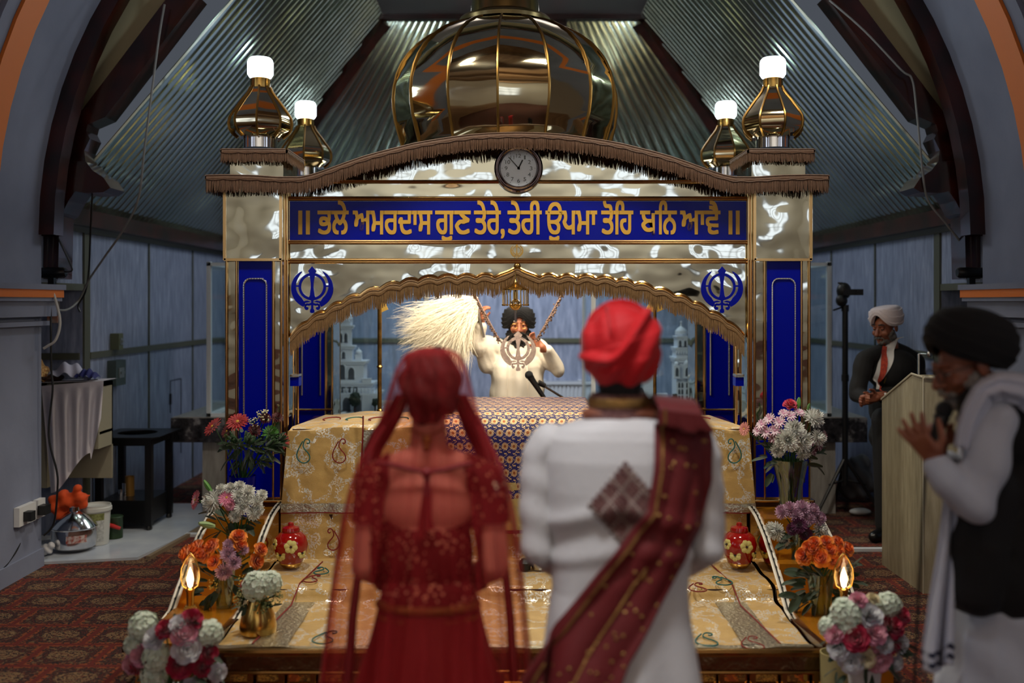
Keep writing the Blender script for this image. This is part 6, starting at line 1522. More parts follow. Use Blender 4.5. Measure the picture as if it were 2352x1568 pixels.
# stand microphone in front of the reader
D = 6.9; t = thing('microphone', 'black microphone on a clip at the end of a boom over the blue cloth', 'microphone', P(1216, 862, D))
h, e1 = P(1215, 861, D), P(1250, 914, D); dv = (e1 - h).normalized()
m = MB(); m.ball(h, (.029, .029, .029), 18, 12); m.build('grille', _M['grey_mic_mesh'], t); m = MB(); m.tube([h + dv * .02, h + dv * .035, h + dv * .17, e1 + dv * .05], [.026, .022, .016, .013], 14); m.build('handle', BLACK, t)
st = thing('microphone_stand', 'chrome boom arm with black clip holding the microphone over the blue cloth', 'microphone stand', P(1330, 935, D))
m = MB(); m.tube([P(1245, 884, D + .02), P(1330, 935, D + .02), P(1345, 945, D + .02)], .0085, 8); m.tube([P(1345, 945, D + .02), Vector((P(1345, 0, D).x, D + .02, .575))], .010, 8); m.build('boom', CHROME, st)
m = MB(); m.tube([P(1236, 878, D + .01), P(1252, 886, D + .02)], [.021, .017], 10); m.lathe([(.055, .571), (.05, .585), (.02, .595)], 20, (P(1345, 0, D).x, D + .02, 0)); m.build('clip_and_base', BLACK, st)
# brass standards either side
for px, lab in ((872, 'left brass spear standard inside the canopy with a pale pennant'), (1504, 'right brass spear standard inside the canopy with pennants')):
    D = 6.85; sp_ = thing('spear_standard', lab, 'spear', Vector((P(px, 0, D).x, D, .0)))
    x = P(px, 0, D).x
    m = MB(); m.tube([(x, D, 0), (x, D, 2.0)], .015 if px < 1000 else .012, 10); m.build('shaft', pm('worn_brass_pole', (140, 106, 50), .35, .8, var=((100, 74, 36), 20)), sp_)
    m = MB()
    for z in (1.30, 1.0, .7): m.lathe([(.015, z), (.022, z + .01), (.015, z + .02)], 10, (x, D, 0))
    m.lathe([(.10, 0), (.08, .04), (.02, .06)], 16, (x, D, 0)); m.build('collar_ring', GOLD, sp_)
    m = MB()
    for sg in ((1,) if px < 1000 else (1, -1)):
        p0 = P(px + 3 * sg, 697, D); m.prism([(p0.x, p0.z + .03), (p0.x + sg * .022, p0.z + .025), (p0.x + sg * .05, p0.z - .04), (p0.x + sg * .005, p0.z - .06)], D - .004, D + .004)
    m.build('pennant', pm('saffron_cloth', (206, 170, 84), .7), sp_, smooth=None)
    if px > 1000:
        m = MB(); m.lathe([(.022, .78), (.018, 1.0), (.02, 1.01)], 12, (x, D, 0)); m.build('dark_grip', pm('dark_red_grip', (70, 24, 24), .6), sp_)
# radiator on the back wall
m = MB(); a, b_ = P(1225, 876, 10.9), P(1358, 930, 10.9); rd = thing('radiator', 'pale ribbed panel radiator on the back wall behind the canopy', 'radiator', (a.x, 10.95, b_.z - .25))
m.box((a.x, 10.90, b_.z - .25), (b_.x, 10.94, a.z)); m.box((a.x, 10.87, a.z - .03), (b_.x, 10.98, a.z)); m.box((a.x + .1, 10.94, .4), (a.x + .14, 11, .9)); m.box((b_.x - .14, 10.94, .4), (b_.x - .1, 11, .9))
for k in range(14): x = lerp(a.x + .03, b_.x - .03, k / 13); m.box((x - .012, 10.882, b_.z - .2), (x + .012, 10.905, a.z - .05))
m.build('panel', pm('radiator_enamel', (176, 184, 196), .4), rd, smooth=None)
# glass cases with white models of temples on marble plinths
ICE = pm('white_model_plaster', (206, 214, 232), .6); DARKW = pm('dark_opening', (70, 76, 90), .7)
def case(side, xa, xb, lab):
    y0, y1 = 8.25, 9.35
    pl = thing('marble_plinth', 'pale marble plinth with dark marble top %s the canopy' % ('left of' if side < 0 else 'right of'), 'plinth', ((xa + xb) / 2, y0, 0))
    o = .12
    m = MB(); m.box((xa + .06 - (.1 if side < 0 else 0), y0 + .02, 0), (xb - .06 + (.1 if side > 0 else 0), y1, .60)); m.build('body', STONEM, pl, smooth=None)
    m = MB(); m.box((xa - (.28 if side < 0 else .02), y0 - .05, .60), (xb + (.28 if side > 0 else .02), y1 + .1, .80)); m.build('top_slab', DMARB, pl, smooth=None)
    m = MB(); m.box((xa - (.27 if side < 0 else .0), y0 - .04, .80), (xb + (.27 if side > 0 else .0), y1 + .09, .806)); m.build('pale_edge', STONEM, pl, smooth=None)
    gc = thing('glass_case', 'tall glass display case with white frame %s the canopy' % ('left of' if side < 0 else 'right of'), 'display case', ((xa + xb) / 2, y0, .806)); zt = 2.09
    m = MB(); w = .035
    for x in (xa, xb - w):
        for y in (y0, y1 - w): m.box((x, y, .806), (x + w, y + w, zt))
    for z in (.806, zt - w):
        for y in (y0, y1 - w): m.box((xa, y, z), (xb, y + w, z + w * .8))
        for x in (xa, xb - w): m.box((x, y0, z), (x + w, y1, z + w * .8))
    m.build('frame', WHITEF, gc, smooth=None)
    for nm, lo_, hi in (('front_pane', (xa, y0 + .015, .81), (xb, y0 + .018, zt)), ('rear_pane', (xa, y1 - .018, .81), (xb, y1 - .015, zt)), ('side_pane', (xa + .01, y0, .81), (xa + .013, y1, zt)), ('side_pane', (xb - .013, y0, .81), (xb - .01, y1, zt)), ('top_pane', (xa, y0, zt - .012), (xb, y1, zt - .009))):
        m = MB(); m.box(lo_, hi); m.build(nm, GLASST, gc, smooth=None)
    return (xa + xb) / 2
case(-1, P(476, 0, 8.27).x, P(985, 0, 8.27).x, ''); case(1, P(1358, 0, 8.27).x, P(1908, 0, 8.27).x, '')
STRIPE = NT('striped_paving'); co = STRIPE.coord('Object'); w_ = STRIPE.n('SeparateXYZ', co)
STRIPE = STRIPE.surf(STRIPE.mix(STRIPE.m('GREATER_THAN', STRIPE.m('FRACT', STRIPE.m('MULTIPLY', STRIPE.m('ADD', w_, STRIPE.m('MULTIPLY', STRIPE.last.inputs[0].links[0].from_node.outputs[1] if 0 else w_, 0)), 14)), .5), lin((210, 216, 228)), lin((70, 76, 88))), .4)
def arch(mb, cx, y, z0, w, h, mi=1, d=.006):
    pts = [(cx - w / 2, z0), (cx + w / 2, z0), (cx + w / 2, z0 + h * .55)] + [(cx + w / 2 * math.cos(t), z0 + h * .55 + h * .45 * math.sin(t)) for t in [PI * k / 10 for k in range(1, 10)]] + [(cx - w / 2, z0 + h * .55)]
    mb.prism(pts, y - d, y + .004, mi)
def arch_rim(mb, cx, y, z0, w, h):
    pts = [Vector((cx + w / 2, y - .008, z0 + h * .1))] + [Vector((cx + w / 2 * math.cos(t), y - .008, z0 + h * .55 + h * .45 * math.sin(t))) for t in [PI * k / 10 for k in range(0, 11)]] + [Vector((cx - w / 2, y - .008, z0 + h * .1))]
    mb.tube(pts, .007, 5)
def domelet(mb, x, y, z, r):
    mb.lathe([(r * .8, z), (r, z + r * .35), (r * .95, z + r * .8), (r * .6, z + r * 1.25), (r * .2, z + r * 1.5), (.004, z + r * 2.0)], 14, (x, y, 0))
    for k in range(8): a = 2 * PI * k / 8; mb.ball((x + r * .85 * math.cos(a), y + r * .85 * math.sin(a), z + .01), r * .16, 5, 4)
def cornice(mb, x0, x1, y0, y1, z, o=.02, h=.022):
    mb.box((x0 - o, y0 - o, z), (x1 + o, y1 + o, z + h * .5)); mb.box((x0 - o * .6, y0 - o * .6, z - h * .6), (x1 + o * .6, y1 + o * .6, z))
D = 8.6; k_ = D / F; Z0 = .81
T = lambda px: P(px, 0, D).x
Zt_ = lambda py: EYE + (695 - py) * k_
tm = thing('temple_model', 'white model of a tiered temple tower inside the left glass case', 'model', (T(790), D, Z0))
m = MB()
tiers = [(740, 866, 903, 946, .32), (730, 852, 880, 903, .30), (735, 834, 830, 880, .24), (742, 806, 795, 830, .16), (745, 803, 748, 795, .13)]
xc_ = T(775)
for i, (a, b_, zt, zb, dp) in enumerate(tiers):
    x0, x1 = T(a), T(b_); m.box((x0, D - .02 + .03 * i, Zt_(zb) if i else Z0), (x1, D + dp, Zt_(zt))); cornice(m, x0, x1, D - .02 + .03 * i, D + dp, Zt_(zt) - .012, .022, .03)
yF = lambda i: D - .02 + .03 * i
for px in (758, 797, 822): arch(m, T(px), yF(0), Z0, .075, Zt_(912) - Z0); arch_rim(m, T(px), yF(0), Z0, .08, Zt_(910) - Z0)
for px in (760, 774, 788, 802, 816): arch(m, T(px), yF(1), Zt_(901), .034, .062)
for px, w, h in ((775, .12, .15), (805, .055, .10), (745, .05, .08)): arch(m, T(px), yF(2), Zt_(872), w, h); arch_rim(m, T(px), yF(2), Zt_(872), w + .01, h + .01)
for px in (774, 786, 765): arch(m, T(px), yF(3), Zt_(825), .034, .062); arch_rim(m, T(px), yF(3), Zt_(825), .04, .068)
for px in (767, 778, 790, 756): arch(m, T(px), yF(4), Zt_(788), .034, .085); arch_rim(m, T(px), yF(4), Zt_(788), .04, .09)
m.box((T(768), D + .1, Zt_(748)), (T(801), D + .22, Zt_(738))); domelet(m, T(784), D + .15, Zt_(740), .075)
m.box((T(812), D + .08, Zt_(832)), (T(827), D + .14, Zt_(815))); domelet(m, T(819.5), D + .11, Zt_(815), .030)
for a, b_, py, i in ((742, 866, 897, 0), (832, 852, 874, 1)):
    for k in range(16):
        x = lerp(T(a), T(b_), k / 15); m.tube([(x, yF(i) - .012, Zt_(py + 6)), (x, yF(i) - .012, Zt_(py - 3))], .006, 5); m.ball((x, yF(i) - .012, Zt_(py - 4)), .008, 5, 4)
for k in range(9): x = T(835 + 4 * k); m.tube([(x, yF(0) - .02, Z0), (x, yF(0) - .02, Zt_(905))], .007, 6)
m.box((T(730), D - .25, Z0 - .004), (T(870), D + .4, Z0 + .006), 2)
m.build('model_building', [ICE, DARKW, STRIPE], tm, smooth=30)
TREE = pm('dark_model_foliage', (26, 40, 34), .9, 0, bump=(60, 1, .02))
def tree(px, py, r, kind, lab):
    x = T(px); t_ = thing('model_tree', lab, 'model tree', (x, D - .12, Z0)); zb = Z0 + .006
    m = MB(); m.tube([(x, D - .12, zb), (x, D - .12, zb + .06)], .008, 6); m.build('trunk', MAHOG, t_)
    if kind: blob([('e', (x, D - .12, zb + .05 + r * 1.2), (r, r, r * 1.25))], 'crown', TREE, t_, .01, 1, lambda co, n: .006 * math.sin(co.x * 160) * math.sin(co.z * 140))
    else: blob([('c', (x, D - .12, zb + .05), (x, D - .12, zb + .03 + r * 3.2), r, r * .75)], 'crown', TREE, t_, .01, 1, lambda co, n: .004 * math.sin(co.x * 160) * math.sin(co.z * 140))
tree(820, 0, .052, 1, 'round dark model tree in front of the left temple model'); tree(866, 0, .030, 1, 'small dark model shrub at the right corner of the left temple model')
tree(1545, 0, .034, 0, 'clipped dark model tree left of the tall right temple model'); tree(1596, 0, .03, 0, 'dark model tree at the foot of the tall right temple model')
tm = thing('temple_model', 'white model of a domed tower inside the right glass case', 'model', (T(1585), D, Z0)); m = MB()
x0, x1 = T(1554), T(1618); m.box((x0, D, Z0), (x1, D + .25, Zt_(822))); cornice(m, x0, x1, D, D + .25, Zt_(826), .02, .04); m.box((x0, D + .01, Zt_(822)), (x1, D + .24, Zt_(800))); cornice(m, x0, x1, D + .01, D + .24, Zt_(802), .012, .03); m.box((T(1557), D + .02, Zt_(802)), (T(1615), D + .22, Zt_(772))); cornice(m, T(1557), T(1615), D + .02, D + .22, Zt_(775), .012, .02)
for k in range(12): m.ball((lerp(x0, x1, k / 11), D - .005, Zt_(810)), (.010, .008, .016), 6, 4)
for px in (1563, 1575, 1588, 1602): arch(m, T(px), D + .02, Zt_(797), .03, .06); arch_rim(m, T(px), D + .02, Zt_(797), .034, .065)
domelet(m, T(1569), D + .1, Zt_(772), .055); domelet(m, T(1592), D + .1, Zt_(772), .038); domelet(m, T(1612), D + .14, Zt_(772), .05)
m.tube([(T(1569), D + .1, Zt_(745)), (T(1569), D + .1, Zt_(737))], .005, 6); m.ball((T(1569), D + .1, Zt_(740)), .011, 6, 4)
for px, w in ((1553, .05), (1577, .07)):   # bay windows
    m.box((T(px) - w / 2, D - .045, Zt_(866)), (T(px) + w / 2, D, Zt_(838))); domelet(m, T(px), D - .02, Zt_(838), w * .42); arch(m, T(px), D - .045, Zt_(863), w * .5, .075); m.box((T(px) - w * .55, D - .05, Zt_(868)), (T(px) + w * .55, D, Zt_(865)))
for j, py in enumerate((890, 905, 920, 938)):
    for px in (1560, 1567, 1578, 1584, 1592, 1604): arch(m, T(px), D, Zt_(py), .016, .045)
m.build('model_building', [ICE, DARKW], tm, smooth=30)
tm = thing('temple_model', 'white model gatehouse left of the tower in the right glass case', 'model', (T(1490), D, Z0)); m = MB()
m.box((T(1478), D + .1, Z0), (T(1509), D + .3, Zt_(862))); cornice(m, T(1478), T(1509), D + .1, D + .3, Zt_(866), .014, .03); arch(m, T(1475), D + .1, Z0, .07, .2)
for px in (1487, 1497, 1505): domelet(m, T(px), D + .16, Zt_(860), .022)
for k in range(12): z = Zt_(872 + 6 * k); m.box((T(1479), D + .095, z), (T(1508), D + .1, z + .006))
m.box((T(1509), D + .15, Z0), (T(1540), D + .3, Zt_(912)));
for k in range(6): m.ball((T(1511 + 5 * k), D + .15, Zt_(909)), .014, 6, 4)
m.box((T(1478), D - .3, Z0 - .004), (T(1640), D + .45, Z0 + .006), 2)
m.build('model_building', [ICE, DARKW, STRIPE], tm, smooth=30)
t = thing('flower_tub', 'tiny white tub of dark red flowers between the temple models', 'tub', (T(1511), D - .1, Z0)); m = MB(); m.lathe([(.024, Z0 + .006), (.032, Z0 + .07)], 8, (T(1511), D - .1, 0)); m.build('tub', ICE, t); m = MB(); m.ball((T(1511), D - .1, Z0 + .09), (.042, .04, .026), 10, 6); m.build('blossom', pm('dark_red_blossom', (90, 20, 30), .8, 0, bump=(90, 1, .01)), t)
# pale bundled cloth by the radiator
one(MB().merge((lambda mm: (mm.grid(lambda u, v: Vector((P(1300 + 62 * u, 0, 7.9).x, 7.8 + .3 * v, .80 + .07 * math.sin(PI * v) * math.sin(PI * u) + .02 * math.sin(u * 17) * math.sin(v * 9))), 30, 14), mm)[1])(MB())), 'folded_cloth', fabric('pale_blue_cloth', (176, 190, 216), .8), 'pale folded cloth lying behind the blue scripture cover', 'cloth', P(1330, 917, 7.9), smooth=180, solid=False)
m = MB(); m.box((P(1290, 0, 7.8).x, 7.75, .0), (P(1370, 0, 7.8).x, 8.12, .80)); one(m, 'low_cupboard', LECT, 'low cupboard hidden behind the scripture stand', 'cupboard', (P(1330, 0, 7.8).x, 7.9, 0), smooth=None)
# ------------------------------------------------------------------ things on the stage
LACQ = pm('red_lacquer', (150, 14, 12), .12, 0, Coat_Weight=.6, Coat_Roughness=.05); PALEF = pm('pale_yellow_petals', (206, 196, 120), .4); 
def jar(px, lab):
    d = 5.66; x = P(px, 0, d).x; z = .25; t = thing('lacquer_jar', lab, 'jar', (x, d, z)); pr_j = [(.045, 0), (.062, .02), (.090, .085), (.098, .13), (.085, .175), (.060, .195), (.050, .20), (.052, .21)]
    m = MB(); m.lathe([(.001, 0)] + pr_j, 32, (x, d, z), cap=False); m.build('body', LACQ, t)
    m = MB(); m.lathe([(.052, .205), (.048, .225), (.018, .235), (.016, .25), (.001, .255)], 24, (x, d, z), cap=False); m.build('lid', LACQ, t)
    m = MB(); m.lathe([(.046, 0), (.064, .021), (.0665, .030), (.058, .026)], 24, (x, d, z), cap=False); m.build('gold_foot', GOLD, t)
    m = MB()
    for a, h, r in ((-1.35, .135, .038), (-2.05, .085, .034), (-.6, .09, .03), (-2.6, .14, .03)):
        R0 = interp([(h_, r_) for r_, h_ in pr_j], h); ce = Vector((x + R0 * math.cos(a), d + R0 * math.sin(a), z + h)); nn = Vector((math.cos(a), math.sin(a), .15)).normalized(); q_ = Vector((0, 0, 1)).rotation_difference(nn).to_matrix()
        for k in range(6): m.ball(ce + q_ @ Vector((r * .55 * math.cos(k * 1.05), r * .55 * math.sin(k * 1.05), -.004)), (r * .5, r * .5, .006), 8, 5, M=q_)
        m.ball(ce + nn * .003, (.008, .008, .005), 6, 4, 1)
    m.build('painted_flower', [PALEF, BLACK], t)
jar(668, 'red lacquered jar with pale painted flowers at the left end of the step'); jar(1698, 'red lacquered jar with pale painted flowers at the right end of the step')
# teardrop lamps
LGL = thin_glass('amber_glass', (255, 240, 212), .06); FIL = emit('warm_filament', (255, 226, 190), 9)
for px, d, base, lab in ((437, 4.86, .19, 'lit teardrop glass lamp on a gold stem at the left end of the stage'), (1938, 4.70, .19, 'lit teardrop glass lamp on a gold stem at the right end of the stage')):
    x = P(px, 0, d).x; t = thing('table_lamp', lab, 'lamp', (x, d, base)); k_ = d / F; zf = lambda py: EYE + (695 - py) * k_
    m = MB(); m.lathe([(.001, base), (.04, base), (.04, base + .012), (.012, base + .02), (.010, zf(1416)), (.001, zf(1416))], 20, (x, d, 0), cap=False); m.build('base', GOLD, t)
    m = MB()
    for i in range(7):
        for k in range(12): ph = -1.2 + 2.4 * i / 6; a = 2 * PI * k / 12 + i * .26; m.ball((x + 14 * k_ * math.cos(ph) * math.cos(a), d + 14 * k_ * math.cos(ph) * math.sin(a), zf(1402) + 14 * k_ * math.sin(ph)), .0058, 5, 4)
    m.build('beaded_knob', pm('gold_crystal_beads', (226, 200, 130), .15, .9), t)
    m = MB(); m.lathe([(8 * k_, zf(1392)), (9 * k_, zf(1360)), (12 * k_, zf(1352)), (9 * k_, zf(1350))], 16, (x, d, 0)); m.build('stem', GOLD, t)
    m = MB(); m.lathe([(7 * k_, zf(1352)), (17 * k_, zf(1345)), (22 * k_, zf(1325)), (20 * k_, zf(1305)), (12 * k_, zf(1288)), (7 * k_, zf(1278))], 24, (x, d, 0), cap=False); m.build('glass_shade', LGL, t)
    for a in (0, PI):
        m = MB(); m.tube([(x + r * k_ * math.cos(a), d, zf(py)) for r, py in ((8, 1352), (18, 1345), (22.5, 1325), (21, 1305), (13, 1287), (4, 1274), (0, 1270))], .0035, 6); m.build('gold_rib', GOLD, t)
    m = MB(); m.lathe([(.001, zf(1350)), (5 * k_, zf(1346)), (8 * k_, zf(1332)), (6 * k_, zf(1318)), (2.5 * k_, zf(1308)), (.001, zf(1302))], 14, (x, d, 0), cap=False); m.build('bulb', FIL, t)
    lamp('table_lamp_light', 'POINT', (x, d - .06, zf(1325)), .7, (1, .75, .4), size=.03)
# steel bowl and dark cup on the step between the couple
d = 5.62; x = P(1238, 0, d).x; m = MB(); m.lathe([(.001, .25), (.04, .25), (.055, .285), (.062, .30), (.058, .30), (.045, .262), (.001, .258)], 24, (x, d, 0), cap=False); one(m, 'steel_bowl', CHROME, 'small ribbed steel bowl on the gold cloth between the couple', 'bowl', (x, d, .25))
d = 5.60; x = P(1206, 0, d).x; m = MB(); m.lathe([(.001, .25), (.03, .25), (.036, .29), (.02, .31), (.001, .312)], 20, (x, d, 0), cap=False); one(m, 'dark_pot', BLACK, 'small dark pot beside the steel bowl on the gold cloth', 'pot', (x, d, .25))
# ------------------------------------------------------------------ left side of the room
d = 7.15
cb = thing('wall_cabinet', 'narrow cream wall cabinet in the left recess under a white cloth', 'cabinet', (-3.25, 7.2, .62)); zt = EYE + (695 - 880) * d / F
X0, X1 = P(92, 0, d).x, P(226, 0, d).x
m = MB(); m.box((X0, d, .42), (X0 + .05, 7.41, zt)); m.box((X1 - .04, d, .7), (X1, 7.41, zt)); m.box((X0, d, zt - .03), (X1, 7.41, zt)); m.box((X0, 7.39, .45), (X1, 7.41, zt)); m.box((X0, d + .02, .8), (X1, 7.40, .82)); m.build('carcass', pm('cream_cabinet', (146, 140, 120), .6), cb, smooth=None)
m = MB()
def clf(u, v):
    px = lerp(95, 238, u); botpx = lerp(1132, 1040, smooth01(u * 1.25)) if u < .8 else lerp(1055, 960, (u - .8) / .2)
    top_ = 886 - 12 * u; py = lerp(top_, botpx, v); px = px + lerp(0, (1 - u) * 22 - u * 6, v)
    return P(px, py, d - .03 - .05 * v + .018 * math.sin(u * 30 + v * 2) * smooth01(v * 3))
m.grid(clf, 60, 40); m.grid(lambda u, v: Vector((lerp(P(95, 0, d).x, P(238, 0, d).x, u), lerp(d - .03, 7.40, v), zt + .006 + .012 * u)), 20, 4)
one(m, 'white_cloth', fabric('thin_white_cloth', (206, 202, 210), .8, var=((180, 178, 190), 6)), 'thin white cloth hanging down the front of the wall cabinet', 'cloth', P(160, 900, d), smooth=180, solid=False)
p = P(105, 868, d + .08); m = MB(); m.grid(lambda u, v: Vector((p.x - .02 + .15 * (u - .5) * (1.2 - .5 * v), p.y + .08 * math.sin(PI * u) * 0 - .10 + .18 * v, zt + .03 + .13 * math.sin(PI * v) * math.sin(PI * min(1, u * 1.1)) + .02 * math.sin(u * 14 + v * 5))), 24, 20)
t = one(m, 'gold_embroidered_bundle', pm('copper_gold_sequins', (166, 96, 40), .3, .7, bump=(90, 1, .02), var=((226, 190, 130), 50)), 'shiny copper and gold sequinned bundle on the wall cabinet', 'bundle', p, smooth=180, solid=False)
m = MB(); m.lathe([(.10, 0), (.12, .02), (.11, .035), (.001, .03)], 24, (p.x, d + .1, zt + .012)); one(m, 'wooden_tray', pm('dark_wood_tray', (60, 40, 30), .5), 'dark round tray under the sequinned bundle', 'tray', (p.x, d + .1, zt + .012))
m = MB(); p = P(172, 858, d + .1); m.grid(lambda u, v: Vector((p.x + .32 * (u - .5), d + .22 * v, zt + .03 + .11 * math.sin(PI * min(1, .15 + u)) * math.sin(PI * (.1 + .8 * v)) + .015 * math.sin(u * 19 + v * 7))), 30, 20); one(m, 'crumpled_cloth', fabric('grey_white_cloth', (176, 176, 196), .8), 'crumpled pale cloth lying on the wall cabinet', 'cloth', p, smooth=180, solid=False)
m = MB(); p = P(200, 864, d + .04); m.grid(lambda u, v: Vector((p.x + .16 * (u - .5), d - .02 + .12 * v, zt + .03 + .07 * math.sin(PI * (.1 + .8 * u)) * math.sin(PI * (.1 + .8 * v)) + .008 * math.sin(u * 23))), 20, 14); one(m, 'folded_cloth', fabric('navy_cloth', (16, 22, 96), .7), 'small navy blue cloth on the right end of the wall cabinet', 'cloth', p, smooth=180, solid=False)
# papers pinned on the recess wall
for (px, py, w, h, col, lab) in ((119, 733, 24, 17, (176, 92, 40), 'orange printed leaflet pinned on the recess wall'), (121, 690, 26, 40, (150, 140, 136), 'pale notice pinned above the orange leaflet')):
    p = P(px, py, 7.40); s = 7.4 / F; m = MB(); m.box((p.x - w * s / 2, 7.408, p.z - h * s / 2), (p.x + w * s / 2, 7.419, p.z + h * s / 2)); one(m, 'leaflet', pm('leaflet_%d' % col[0], col, .7, 0, var=((200, 190, 180), 16)), lab, 'leaflet', (p.x, 7.41, p.z), smooth=None)
# switch boxes on the left wall
for px, w, h, z, col, lab in ((258, .20, .20, 1.19, (64, 78, 76), 'grey green switch box on the left wall'), (258, .09, .13, 1.44, (86, 92, 66), 'small olive switch above the grey green box')):
    y = 3.2 * F / (1176 - px); t = thing('switch_box', lab, 'switch box', (-3.2, y, z)); m = MB(); m.box((-3.2, y - w / 2, z - h / 2), (-3.13, y + w / 2, z + h / 2)); m.build('case', pm('switch_%d' % col[0], col, .5), t, smooth=None)
    m = MB(); m.box((-3.13, y - w / 4, z - h / 5), (-3.122, y + w / 4, z + h / 5)); m.box((-3.122, y - w / 6, z - .008), (-3.112, y + w / 6, z + .01)); m.build('switch_plate', pm('switch_plate', (110, 120, 124), .4), t, smooth=None)
# faint hatch in the wall
y = 3.2 * F / (1176 - 402); m = MB()
for a, b_ in (((y - .14, .72), (y - .14, 1.02)), ((y - .14, 1.02), (y + .16, 1.02)), ((y + .16, 1.02), (y + .16, .3))): m.bar((-3.196, a[0], a[1]), (-3.196, b_[0], b_[1]), .006, .006)
m.box((-3.2, y - .16, .80), (-3.185, y - .13, .9)); one(m, 'access_hatch', BLACK, 'thin outlined access hatch low on the left wall', 'hatch', (-3.2, y, .7), smooth=None)
# floodlights at the foot of the truss posts
for sx, lab, px in ((-1, 'dark cylinder spotlight at the foot of the left timber post', 118), (1, 'dark cylinder spotlight at the foot of the right timber post', 2232)):
    t = thing('spotlight', lab, 'spotlight', P(px, 628, 6.74)); p = P(px, 626, 6.74); m = MB(); m.tube([p + Vector((sx * .08, .03, 0)), p + Vector((-sx * .03, 0, 0)), p + Vector((-sx * .085, 0, 0)), p + Vector((-sx * .10, 0, 0))], [.036, .037, .037, .026], 20); m.build('housing', BLACKM, t); m = MB(); m.box((p.x - .02, p.y - .01, 1.87), (p.x + .02, p.y + .03, p.z - .03)); m.build('bracket', BLACKM, t, smooth=None)
# hanging cords and cables
def cord(name, pts, r, mat, lab, cat='cable'):
    pp = [P(*p) for p in pts]; out = []
    for i in range(len(pp) - 1):
        p0 = pp[max(0, i - 1)]; p1 = pp[i]; p2 = pp[i + 1]; p3 = pp[min(len(pp) - 1, i + 2)]
        for k in range(6):
            t = k / 6; out.append(.5 * (2 * p1 + (p2 - p0) * t + (2 * p0 - 5 * p1 + 4 * p2 - p3) * t * t + (3 * p1 - p0 - 3 * p2 + p3) * t ** 3))
    m = MB(); m.tube(out + [pp[-1]], r, 6); return one(m, name, mat, lab, cat, pp[0])
GREYC = pm('grey_rope', (120, 122, 122), .6)
cord('rope', [(378, 10, 6.75), (366, 80, 6.75), (350, 200, 6.75), (332, 340, 6.75), (318, 455, 6.75), (285, 525, 6.85), (240, 590, 7.0), (204, 643, 7.2), (180, 690, 7.3), (150, 712, 7.1), (110, 706, 6.9)], .008, GREYC, 'grey rope looping from the left rafter down to the pier', 'rope')
cord('rope', [(1905, 0, 6.75), (1985, 70, 6.75), (2070, 160, 6.75), (2095, 182, 6.75), (2106, 260, 6.75), (2120, 400, 6.75), (2132, 460, 6.8), (2170, 510, 6.85), (2212, 562, 6.9)], .007, GREYC, 'grey rope hanging from the right rafter', 'rope')
cord('cable', [(212, 446, 6.9), (208, 530, 7.0), (204, 620, 7.2), (196, 670, 7.35), (180, 700, 7.35), (184, 716, 7.34)], .007, BLACK, 'thin black cable hanging from the left timber bracket')
cord('cable', [(112, 505, 6.75), (140, 560, 6.7), (163, 610, 6.7), (164, 622, 6.7), (148, 624, 6.72)], .006, BLACK, 'short black cable curving to the left spotlight')
cord('cable', [(114, 655, 6.6), (116, 690, 6.6), (117, 760, 6.58), (118, 850, 6.58), (121, 895, 6.58), (112, 1000, 6.58), (130, 1080, 6.6), (132, 1120, 6.6), (124, 1200, 6.62), (100, 1230, 6.58)], .007, BLACK, 'long black cable hanging down the corner of the left pier')
cord('cable', [(115, 655, 6.55), (128, 690, 6.55), (138, 740, 6.55), (128, 780, 6.55), (108, 795, 6.55), (100, 800, 6.55)], .009, pm('white_cable', (190, 192, 190), .5), 'white cable bundle looped at the left pier capital')
cord('cable', [(52, 1228, 6.40), (40, 1260, 6.3), (20, 1290, 6.2), (2, 1310, 6.1), (-30, 1330, 6.0)], .006, BLACK, 'black cable running from the wall socket to the left')
# double sockets on the pier
x = -AR + .002
for yc, w, lab in ((6.36, .22, 'white double wall socket with black plug on the left pier'), (6.55, .10, 'small white wall socket at the corner of the left pier')):
    t = thing('wall_socket', lab, 'socket', (x, yc, .40)); m = MB(); m.box((x, yc - w / 2, .34), (x + .035, yc + w / 2, .46)); m.build('plate', pm('socket_white', (200, 200, 200), .4), t, smooth=None)
    m = MB(); m.box((x + .035, yc - .06, .365), (x + .085, yc + (.0 if w > .15 else .02), .425)); m.build('plug', BLACK, t, smooth=None)
# black steel table with a round hole and a low shelf
TX0, TX1, TY0, TY1, TZ = -3.15, -2.77, 7.60, 8.04, .72
tb = thing('black_table', 'black steel table with a round hole in its top against the left wall', 'table', ((TX0 + TX1) / 2, TY0, 0))
hx, hy, hr = (TX0 + TX1) / 2 + .02, (TY0 + TY1) / 2, .15; o_ = .09
ox0, ox1, oy0, oy1 = TX0 - .03, TX1 + o_, TY0 - o_, TY1 + .04
m = MB(); N = 40; inner = [(hx + hr * math.cos(2 * PI * k / N), hy + hr * math.sin(2 * PI * k / N)) for k in range(N)]; outer = []
for x_, y_ in inner:
    dx, dy = x_ - hx, y_ - hy; s = min((ox1 - hx) / abs(dx) if dx > 1e-9 else ((hx - ox0) / abs(dx) if dx < -1e-9 else 1e9), (oy1 - hy) / abs(dy) if dy > 1e-9 else ((hy - oy0) / abs(dy) if dy < -1e-9 else 1e9)); outer.append((hx + dx * s, hy + dy * s))
vs = [(a, b_, z) for z in (TZ, TZ + .012) for a, b_ in inner] + [(a, b_, z) for z in (TZ, TZ + .012) for a, b_ in outer]; fs = []
for k in range(N): k2 = (k + 1) % N; fs += [(k, k2, 2 * N + k2, 2 * N + k), (N + k, 3 * N + k, 3 * N + k2, N + k2), (k, N + k, N + k2, k2), (2 * N + k, 2 * N + k2, 3 * N + k2, 3 * N + k)]
m.add(vs, fs); m.build('table_top', BLACKM, tb, smooth=None)
